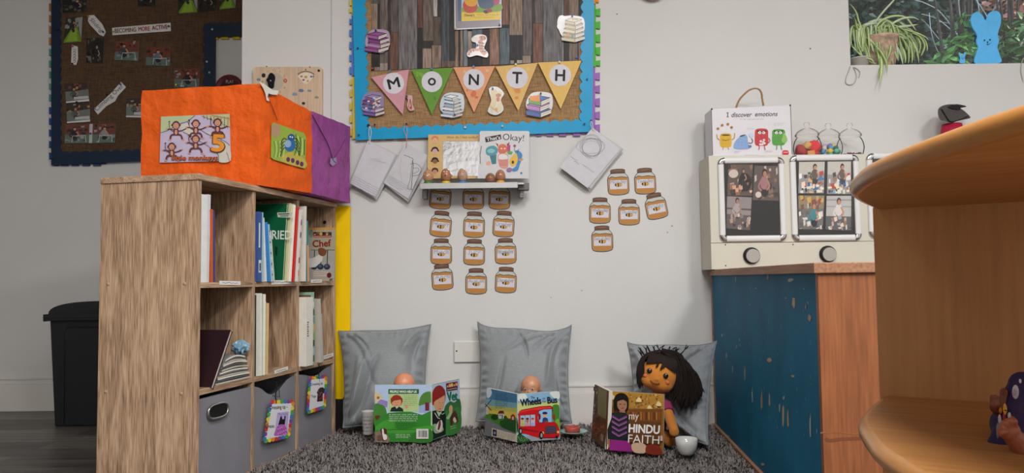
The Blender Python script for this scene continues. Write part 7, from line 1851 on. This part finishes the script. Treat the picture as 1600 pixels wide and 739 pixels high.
# rag doll
rd = thing('rag_doll', 'cloth rag doll with shoulder length dark yarn hair sitting against the right cushion', 'doll', tuple(atZ(1035, 702, RT)) )
YD = 2.66
Hc = atY(1029, 586, YD); s_px = YD / F
plush = mat('tan_plush', '#bd762c', .9, bump=.35, bscale=700, var=.08, vscale=30, sheen=.15)
tilt = Matrix.Rotation(R_(17), 3, 'Y')      # head tipped to its side
faceR = Matrix.Rotation(R_(-14), 3, 'Z')
HR = tilt @ faceR
def hd(x, y, z_): return Hc + HR @ Vector((x, y, z_))
sh_p = atY(1026, 640, 2.68); hip_p = Vector((atY(1020, 690, 2.66).x, 2.68, RT + .04))
shp = [('b', Hc, (.066, .052, .058), HR), ('b', hd(-.022, -.012, -.022), (.036, .034, .030), HR), ('b', hd(.022, -.012, -.022), (.036, .034, .030), HR), ('b', hd(0, -.048, -.012), (.007, .006, .006), HR),
       ('c', Hc + Vector((.004, .01, -.04)), sh_p, .022, .024), ('c', sh_p, hip_p, .034, .042)]
arm0 = atY(1040, 634, 2.66); arm1 = atY(1047, 655, 2.60); arm2 = atY(1053, 672, 2.55)
shp += [('c', arm0, arm1, .017, .018), ('c', arm1, arm2, .018, .016), ('b', arm2 + Vector((0, -.002, -.006)), (.017, .012, .016)), ('c', arm1 + Vector((-.006, -.012, -.012)), arm1 + Vector((-.013, -.020, -.028)), .0065, .0055)]
armL = atY(1000, 640, 2.68); shp += [('c', armL, armL + Vector((-.02, -.03, -.05)), .016, .016)]
for sx in (-1, 1): shp += [('c', hip_p + Vector((sx * .03, 0, -.012)), hip_p + Vector((sx * .05, -.055, -.022)), .024, .02)]
figure('doll_body', shp, plush, rd, .003, 8)
def fpt(x, z_, e=0):
    """point on the front of the face"""
    y = -.052 * math.sqrt(max(0, 1 - (x / .066) ** 2 - ((z_) / .058) ** 2)) - .004 - e
    return hd(x, y, z_)
bt = mat('black_button', '#17100e', .2, coat=.5)
for x in (-.031, .025):
    m = M(); m.ball(fpt(x, .008, -.001), (.0088, .0038, .0088), 0, R=HR, seg=20, rings=10)
    e_ = m.build('button_eye', bt, rd)
    m = M(); 
    for dx in (-.0022, .0022): m.ball(fpt(x + dx, .008, .0028), (.0009, .0006, .0009), seg=6, rings=4)
    m.build('thread', mat('pale_thread', '#b8a890', .8), e_)
m = M(); m.tube([fpt(-.020 + .0065 * i, -.022 - .0065 * math.sin(math.pi * i / 5), -.0015) for i in range(6)], .0014, 6, 0, '#6d2226')
m.build('stitched_smile', PRINT, rd)
for x in (-.040, .036):
    m = M(); m.ball(fpt(x, -.012, -.0025), (.0075, .003, .0065), 0, '#b8603a', R=HR, seg=16, rings=8); m.build('cheek_patch', PRINT, rd)
hairm = mat('dark_brown_yarn', '#231815', .85, bump=.6, bscale=300, var=.3, vscale=80, stretch=(4, 4, .6))
m = M(); rg = random.Random(3)
# padded cap behind and above the face
m.ball(hd(.0, .022, .016), (.073, .054, .062), R=HR, seg=28, rings=18)
def strand(p, r=.0019): 
    q = smooth_open([tuple(x) for x in p], 4); n_ = len(q); m.tube(q, [r] * (n_ - 2) + [r * .8, r * .4], 5)
def lock(pts, n, jit, r=.002):
    for _ in range(n):
        off = Vector((rg.gauss(0, jit), rg.gauss(0, jit), rg.gauss(0, jit)))
        q = []
        for i, (x, y, Yq) in enumerate(pts):
            k = .35 + .65 * i / (len(pts) - 1); q.append(atY(x + rg.gauss(0, .6), y + rg.gauss(0, .6), Yq) + off * k * 1.6)
        strand(q, r)
# right-hand mass
for (mx_, my, ex_, ey) in ((1062, 560, 1062, 628), (1068, 562, 1072, 634), (1074, 568, 1080, 632), (1080, 575, 1086, 628), (1084, 585, 1092, 618), (1066, 566, 1056, 622), (1072, 580, 1066, 634), (1058, 566, 1052, 612)):
    for dY in (0, .025, .05): lock([(1036, 548, 2.66 + dY), (mx_ - 6, my - 4, 2.645 + dY), ((mx_ + ex_) / 2 + 3, (my + ey) / 2, 2.63 + dY), (ex_, ey, 2.635 + dY)], 13, .0045)
m.ball(atY(1068, 598, 2.705), (.038, .045, .066), R=Matrix.Rotation(R_(-12), 3, 'Y'), seg=20, rings=14)
# left-hand locks
for (mx_, my, ex_, ey) in ((1004, 563, 1000, 604), (1001, 568, 997, 598), (1007, 560, 1003, 600)):
    for dY in (0, .03): lock([(1028, 549, 2.66 + dY), (mx_, my - 3, 2.645 + dY), (mx_ - 3, (my + ey) / 2, 2.64 + dY), (ex_, ey, 2.65 + dY)], 12, .0025)
# hair over the crown and the fringe
for i in range(46):
    t = i / 45; x = -.052 + .108 * t; lock_end = fpt(x * .93, .045 - abs(x) * .38, .004)
    top = hd(x * .5, .01, .072); mid = hd(x * .85, -.026, .061); strand([top, mid, lock_end])
for (x0, l_) in ((-.012, .030), (.004, .034), (.010, .026)):
    for k in range(3): strand([hd(x0 + k * .002, -.02, .066), fpt(x0 + k * .002, .045, .006), fpt(x0 - .002 + k * .0025, .056 - l_, .004)], .0015)
# loose tufts on the top
for (x, y, dx, dy) in ((1008, 553, -10, -10), (1012, 552, -4, -11), (1018, 549, -8, -9), (1022, 548, 1, -8), (1030, 547, -2, -9), (1034, 547, 4, -8), (1048, 550, 8, -9), (1052, 551, 9, -7), (1044, 549, 3, -8), (1058, 554, 18, -14), (1056, 553, 3, -9), (1006, 556, -8, -8), (1088, 590, 10, 22), (1086, 588, 13, 24)):
    for k in range(3): strand([atY(x + rg.gauss(0, 1.5), y + 5, 2.67), atY(x + dx * .5 + rg.gauss(0, 1.2), y + dy * .4, 2.665), atY(x + dx + rg.gauss(0, 1.8), y + dy + rg.gauss(0, 1), 2.66)], .0014)
m.build('yarn_hair', hairm, rd)
m = M()
mag = mat('magenta_jersey', '#8a2f55', .9, bump=.3, bscale=600, var=.1)
top_ = sh_p + Vector((0, 0, .012)); m.tube([top_, sh_p + Vector((0, 0, -.01)), sh_p.lerp(hip_p, .5), hip_p + Vector((0, 0, .01))], [.027, .040, .044, .048], 24); m.tube([arm0 + Vector((-.014, .006, .010)), arm0, arm0.lerp(arm1, .55)], [.020, .0225, .0225], 20)
m.tube([armL + Vector((.012, .004, .008)), armL, armL + Vector((-.01, -.014, -.024))], [.018, .020, .020], 18)
m.build('shirt', mag, rd)

# ------------------------------------------------------------------ crockery on the rug
cer = mat('white_ceramic', '#c4c4c2', .2, spec=.6)
p = atZ(1073, 709.5, RT); r = 17 * p.y / F
m = M(); m.lathe([(0, .0), (r * .55, 0), (r * .62, .003), (r * .82, .014), (r * .96, .030), (r, .050), (r * .95, .051), (r * .9, .034), (r * .72, .016), (r * .3, .007), (0, .006)], p, 40); bw = m.build('bowl', cer, label='small white bowl on the rug beside the Hindu faith book', cat='bowl')
m = M(); rg = random.Random(2)
for i in range(8): an = -1.6 + rg.uniform(-1, 1); zz_ = rg.uniform(.03, .046); m.ball(p + Vector((r * .985 * math.cos(an), r * .985 * math.sin(an), zz_)), .0008, seg=6, rings=4)
m.build('speckles', mat('grey_speckle', '#5a5a5a', .6), bw)
p = atZ(575, 678, RT); r = 9.6 * p.y / F
m = M(); m.lathe([(0, 0), (r * .8, 0), (r * .82, .002), (r * .98, .082), (r * 1.02, .085), (r * .95, .085), (r * .78, .006), (0, .005)], p, 32); cu_ = m.build('tumbler', mat('white_print_cup', '#c2bfba', .5), label='small white tumbler with faint writing beside the vet book', cat='cup')
m = M(); rg = random.Random(5)
for row in range(5):
    for k in range(13):
        an = -2.5 + k * .15; rr = r * (.84 + .14 * (row / 5)) + .0004; z0 = .014 + row * .013
        if rg.random() < .8: m.box(p + Vector((rr * math.cos(an), rr * math.sin(an), z0)), (.003, .0006, rg.uniform(.0015, .005)), R=Matrix.Rotation(an + 1.57, 3, 'Z'))
m.build('printed_writing', mat('faint_ink', '#8a8884', .7), cu_)
p = atZ(896, 678, RT); r = 21.5 * p.y / F
m = M(); m.lathe([(0, .002), (r * .6, .002), (r * .66, .005), (r, .010), (r * .99, .0125), (r * .64, .008), (r * .58, .005), (0, .005)], p, 40); m.build('saucer', mat('pale_teal_plastic', '#8fb0a8', .35), label='pale teal toy saucer on the rug beside the bus book', cat='saucer')
p = p + Vector((-.003, 0, .0055)); r = 11.5 * p.y / F
m = M(); m.lathe([(0, .0), (r * .85, 0), (r, .004), (r * 1.02, .016), (r * .95, .022), (r * .82, .023), (r * .76, .018), (r * .74, .008), (0, .006)], p, 36); m.build('toy_bowl', mat('coral_plastic', '#b5544a', .4), label='coral red toy bowl sitting on the teal saucer', cat='bowl')

# ------------------------------------------------------------------ doll in purple on the curved shelf
pd = thing('baby_doll', 'baby doll in a dark purple romper lying on the curved birch shelf', 'doll', tuple(atZ(1590, 690, ZLo)))
zt = zz(1500, 560, 4.128); YQ = .78
q = lambda x, y, Y=YQ: atY(*zt(x, y), Y)
prp = mat('purple_romper', '#33264f', .75, bump=.2, bscale=500, var=.15)
skin3 = mat('vinyl_doll_skin_brown', '#9c5c44', .42)
m = M()
base_ = [q(262, 555, .80), q(330, 420, .80), q(420, 300, .81), q(520, 200, .82)]
for s_ in ((base_[0], .011), (q(330, 540, .80), .014)): m.ball(s_[0], s_[1])
m.capsule(q(262, 560, .80), q(520, 660, .80), .0125, .018); m.capsule(q(330, 430, .81), q(560, 600, .80), .020, .03); m.capsule(q(420, 270, .82), q(600, 420, .82), .022, .03); m.capsule(q(405, 170, .82), q(560, 250, .82), .014, .022)
m.capsule(q(262, 560, .80), q(400, 170, .82), .0115, .0125)
m.build('romper', prp, pd, fixn=True, mods=[('REMESH', dict(mode='VOXEL', voxel_size=.0014, use_smooth_shade=True)), ('SMOOTH', dict(iterations=14, factor=.5))])
# near arm with fingers closing on the cloth, far hand behind
sh = [('c', q(520, 720, .76), q(440, 620, .755), .0155, .0125), ('c', q(440, 620, .755), q(345, 505, .752), .0125, .0088), ('b', q(318, 468, .75), (.0105, .0075, .0095))]
for (x, y, x2, y2, x3, y3) in ((332, 425, 318, 400, 300, 402), (305, 432, 285, 415, 268, 425), (288, 452, 264, 448, 252, 462), (285, 475, 264, 478, 254, 492)):
    sh += [('c', q(x, y, .745), q(x2, y2, .742), .0030, .0028), ('c', q(x2, y2, .742), q(x3, y3, .745), .0028, .0023)]
sh += [('c', q(350, 440, .747), q(352, 405, .742), .0032, .0029), ('c', q(352, 405, .742), q(338, 388, .744), .0029, .0024)]
figure('near_arm', sh, skin3, pd, .0009, 4)
sh = [('c', q(262, 360, .815), q(225, 320, .805), .0050, .0050), ('b', q(225, 300, .80), (.0052, .005, .0075)), ('b', q(283, 225, .815), (.0040, .0045, .0060))]
for (x, y, x2, y2) in ((205, 285, 205, 245), (222, 275, 224, 245), (238, 280, 242, 250), (206, 320, 203, 300)): sh.append(('c', q(x, y, .80), q(x2, y2, .798), .0023, .0019))
sh.append(('c', q(270, 300, .812), q(283, 235, .815), .0042, .0036))
figure('far_hand', sh, mat('vinyl_doll_skin_shaded', '#7a4430', .45), pd, .0009, 4)  # same vinyl as the arm, with the far hand's shade put into the colour
# appliques on the romper
dcam = -(q(350, 300) - CO).normalized()
def app(x, y, rx, ry, col, lift, rot=0):
    c = q(x, y, .80) ; k = lift
    c = CO + (c - CO) * (1 - k)
    m.ball(c, (rx * .00019, .0012, ry * .00019), 0, col, R=Matrix.Rotation(R_(35), 3, 'Z') @ Matrix.Rotation(R_(rot), 3, 'Y'), seg=18, rings=8)
m = M(); app(358, 216, 40, 38, '#b9aeb8', .006, 0); app(352, 218, 26, 24, '#9c8fa0', .008, 0); app(290, 328, 20, 32, '#c9982c', .013); app(262, 335, 14, 18, '#b5642c', .013); app(286, 380, 18, 26, '#8a2430', .013); app(256, 392, 16, 26, '#b9b0b4', .013); app(318, 370, 14, 20, '#b9b0b4', .015); app(293, 335, 3, 3, '#14100f', .0165); app(388, 146, 6, 12, '#d0c8d8', .008)
app(243, 465, 10, 42, '#6a7890', .012, 8)
m.build('applique', PRINT, pd)

# ------------------------------------------------------------------ things on the window sill
sz = wz0
def sill(px, Y): 
    p = atY(px, 90, Y); p.z = sz; return p
sp_ = thing('spider_plant', 'variegated spider plant in a mottled clay pot trailing over the sill', 'plant', tuple(sill(1372, 3.22)))
pc_ = sill(1376, 3.215); pr = 27 * 3.2 / F
potm = mat('mottled_clay', '#cbae98', .8, bump=.4, bscale=90, var=.45, vscale=60)
m = M(); m.lathe([(0, 0), (pr * .72, 0), (pr * .82, .04), (pr * 1.0, .128), (pr * 1.06, .13), (pr * 1.06, .142), (pr * .94, .142), (pr * .9, .12), (0, .12)], pc_, 32); m.build('pot', potm, sp_)
m = M(); m.lathe([(0, .121), (pr * .9, .121)], pc_, 24); m.build('soil', mat('soil', '#2c211a', .95), sp_)
m = M(); rg = random.Random(21)
def blade(pts, w_, c1, c2, c3):
    pts = [Vector(p) for p in pts]; n_ = len(pts); rows = []
    for i, p in enumerate(pts):
        t = (pts[min(i + 1, n_ - 1)] - pts[max(i - 1, 0)]).normalized(); s_ = t.cross(Vector((0, -1, .35))).normalized()
        k = i / (n_ - 1); ww = w_ * (.6 + .4 * min(1, k * 4)) * (1 - max(0, (k - .55) / .45) ** 1.6 * .95)
        up_ = t.cross(s_).normalized() * ww * .25
        rows.append([p - s_ * ww + up_, p - s_ * ww * .36, p + s_ * ww * .36, p + s_ * ww + up_])
    vs = [x for r_ in rows for x in r_]
    for j, c in enumerate((c1, c2, c3)): m.add(vs, [(i * 4 + j, i * 4 + j + 1, (i + 1) * 4 + j + 1, (i + 1) * 4 + j) for i in range(n_ - 1)], 0, c, True)
gr, cr_ = '#6d8a4a', '#c3c99a'
cols3 = [('#6d9048', '#ccd2a2', '#729648'), ('#8eaa62', '#d2d8ae', '#86a65a'), ('#a4bc98', '#dae0ca', '#9cb694'), ('#5c8448', '#bcc892', '#648c46')]
def leaf_px(pts, w_=.0045, ci=None, y0=3.18):
    c = cols3[ci if ci is not None else rg.randrange(4)]
    q3 = [atY(p[0], p[1], p[2] if len(p) > 2 else y0) for p in pts]
    blade(smooth_open([tuple(x) for x in q3], 5), w_, *c)
zp = zz(1320, 0, 5.28)
def zl_(pts, Y0, Y1): n_ = len(pts); return [zp(x, y) + (Y0 + (Y1 - Y0) * i / (n_ - 1),) for i, (x, y) in enumerate(pts)]
for pts, Y0, Y1, w_, ci in (
    ([(180, 300), (120, 180), (100, 110), (70, 60), (40, 28)], 3.2, 3.14, .0045, 1), ([(180, 300), (110, 240), (90, 170), (75, 128)], 3.2, 3.12, .0075, 0), ([(160, 320), (90, 220), (60, 225), (48, 300), (60, 380)], 3.2, 3.14, .0045, 1),
    ([(240, 200), (290, 130), (350, 60), (405, 0), (440, -50)], 3.22, 3.2, .0042, 2), ([(250, 240), (300, 170), (400, 130), (500, 140), (560, 210), (590, 255)], 3.2, 3.14, .0055, 1), ([(330, 260), (400, 190), (480, 150), (560, 142), (615, 165)], 3.2, 3.13, .005, 2),
    ([(350, 250), (440, 220), (530, 210), (605, 202)], 3.2, 3.14, .0062, 2), ([(360, 260), (470, 240), (580, 265), (660, 300), (692, 330)], 3.2, 3.12, .0045, 1), ([(370, 262), (500, 262), (590, 290), (625, 370), (610, 450)], 3.2, 3.13, .0055, 0),
    ([(380, 270), (500, 280), (560, 340), (600, 430), (612, 520)], 3.2, 3.13, .0055, 1), ([(370, 270), (470, 290), (540, 370), (560, 450), (555, 520)], 3.2, 3.14, .006, 1), ([(360, 280), (450, 300), (520, 380), (530, 460), (525, 525)], 3.2, 3.14, .0055, 0),
    ([(350, 280), (420, 320), (480, 400), (500, 470), (500, 520)], 3.2, 3.14, .006, 1), ([(340, 290), (400, 340), (450, 420), (470, 480), (478, 530)], 3.2, 3.14, .0055, 2), ([(340, 300), (390, 350), (420, 440), (440, 500)], 3.2, 3.14, .0055, 1), ([(560, 270), (620, 300), (660, 370), (640, 440), (625, 460)], 3.16, 3.12, .0042, 0), ([(600, 280), (655, 320), (680, 380), (678, 425)], 3.16, 3.12, .004, 0),
    ([(330, 300), (380, 380), (390, 470), (400, 530)], 3.2, 3.15, .0055, 0), ([(160, 290), (150, 340), (180, 420), (200, 500), (260, 525)], 3.2, 3.13, .0065, 1), ([(120, 280), (200, 320), (260, 380), (310, 440), (345, 520), (348, 600)], 3.2, 3.09, .0068, 0),
    ([(250, 300), (290, 380), (300, 470), (305, 560), (285, 710)], 3.2, 3.08, .0095, 1), ([(200, 290), (240, 360), (275, 440), (290, 560), (275, 640)], 3.2, 3.095, .006, 0), ([(320, 260), (380, 240), (385, 330), (375, 420), (350, 490)], 3.2, 3.12, .0068, 0), ([(330, 300), (350, 360), (345, 440), (350, 520)], 3.2, 3.12, .005, 1),
    ([(100, 270), (118, 330), (122, 400), (150, 470)], 3.2, 3.13, .0062, 1), ([(130, 270), (160, 330), (190, 400), (210, 470), (240, 500)], 3.2, 3.13, .005, 0), ([(60, 380), (110, 430), (160, 468), (220, 490), (250, 530)], 3.15, 3.12, .004, 1), ([(70, 230), (50, 300), (45, 400)], 3.2, 3.14, .0045, 0), ([(210, 270), (215, 330), (212, 380)], 3.2, 3.16, .0055, 1),
    ([(300, 260), (330, 220), (360, 190), (370, 240)], 3.22, 3.2, .006, 2), ([(160, 220), (220, 180), (300, 160), (380, 170)], 3.24, 3.22, .008, 2), ([(130, 230), (180, 200), (260, 190), (330, 210)], 3.24, 3.22, .008, 2), ([(220, 280), (270, 250), (300, 290)], 3.2, 3.17, .007, 2), ([(200, 240), (250, 260), (290, 300), (320, 290)], 3.22, 3.18, .007, 2)):
    leaf_px(zl_(pts, Y0, Y1), w_, ci)
for i in range(46):
    x0 = rg.uniform(150, 360); x1 = rg.uniform(380, 610); yt = rg.uniform(190, 300); ye = min(525, yt + rg.uniform(120, 260)); leaf_px(zl_([(x0, 290), ((x0 + x1) / 2, yt - 20), (x1 - 20, yt + 30), (x1 + 15, ye)], 3.21, rg.uniform(3.14, 3.24)), rg.uniform(.003, .005))
for i in range(34):
    x0 = rg.uniform(60, 380); leaf_px(zl_([(200 + (x0 - 200) * .4, 290), (x0, 220 + rg.uniform(-30, 20)), (x0 + rg.uniform(-20, 20), 330), (x0 + rg.uniform(-10, 30), 430)], 3.21, rg.uniform(3.13, 3.17)), rg.uniform(.003, .005))
m.build('foliage', mat('variegated_leaf', rough=.4, attr=True, var=.15, vscale=30), sp_, kind='stuff')
p = sill(1343, 3.17); r = 15.5 * 3.17 / F
m = M(); m.lathe([(0, 0), (r * .8, 0), (r * .95, .036), (r * 1.05, .037), (r * 1.05, .041), (r * .9, .041), (r * .74, .004), (0, .004)], p + Vector((0, .0, 0)), 30); m.build('planter', mat('off_white_plastic', '#b9b6ae', .5), label='small off white plastic planter at the left end of the window sill', cat='planter')
# blue felt rabbit, flat cut-out standing against the glass
def rabbit(lab, pts, Y, z, col, face, th=.006):
    fn = yplane(Y); m = M(); m.slab([fn(*z(*p)) for p in smooth_closed(pts, 5)], NY, th)
    o = m.build('rabbit_cutout', mat('blue_felt', col, .9, bump=.5, bscale=300, var=.08, vscale=40), label=lab, cat='rabbit cut-out', bevel=.001)
    m = M(); a = Art(m, fn, NY, z, e=.001); face(a); m.build('felt_face', PRINT, o); return o
zr = zz(1300, 0, 3.52)
def fc(a):
    a.ell(838, 222, 4.5, 5, '#101014'); a.ell(868, 219, 4.5, 5, '#101014'); a.ell(855, 232, 4, 4, '#101014'); a.line([(848, 243), (855, 247), (864, 243), (870, 238)], 3.4, '#101014'); a.line([(855, 234), (855, 246)], 2.4, '#101014')
rabbit('bright blue felt rabbit cut-out standing in the window', [(793, 350), (797, 290), (806, 262), (795, 225), (800, 195), (775, 150), (765, 105), (778, 75), (800, 66), (825, 80), (846, 112), (862, 75), (890, 60), (918, 66), (930, 95), (926, 140), (912, 185), (918, 225), (910, 262), (922, 300), (924, 345)], 3.27, zr, '#66c2ff', fc)
rabbit('tiny pale blue rabbit cut-out in the window beside the big one', [(704, 345), (706, 322), (700, 300), (698, 290), (704, 290), (712, 305), (718, 308), (728, 290), (736, 286), (737, 295), (730, 315), (732, 345)], 3.27, zr, '#8fc4d8',
       lambda a: (a.ell(713, 319, 2, 2, '#101014'), a.ell(722, 318, 2, 2, '#101014'), a.ell(718, 325, 2.5, 2, '#101014')), .003)
# cords under the window
cordm = mat('pale_grey_cord', '#a8a49c', .7)
for lab, pts, zf in (('loop of pale grey cord hanging below the left end of the window', [(45, 545), (30, 590), (12, 640), (8, 680), (35, 700), (75, 685), (95, 640), (88, 590), (70, 555), (105, 570), (125, 600), (115, 640)], zp), ('thin pale cord hanging below the right end of the window', [(1054, 320), (1042, 350), (1040, 400), (1052, 450)], zr)):
    m = M(); fn = yplane(WY - .004); m.tube([fn(*zf(*p)) for p in smooth_open(pts, 5)], .0016, 6); m.build('cord', cordm, label=lab, cat='cord')
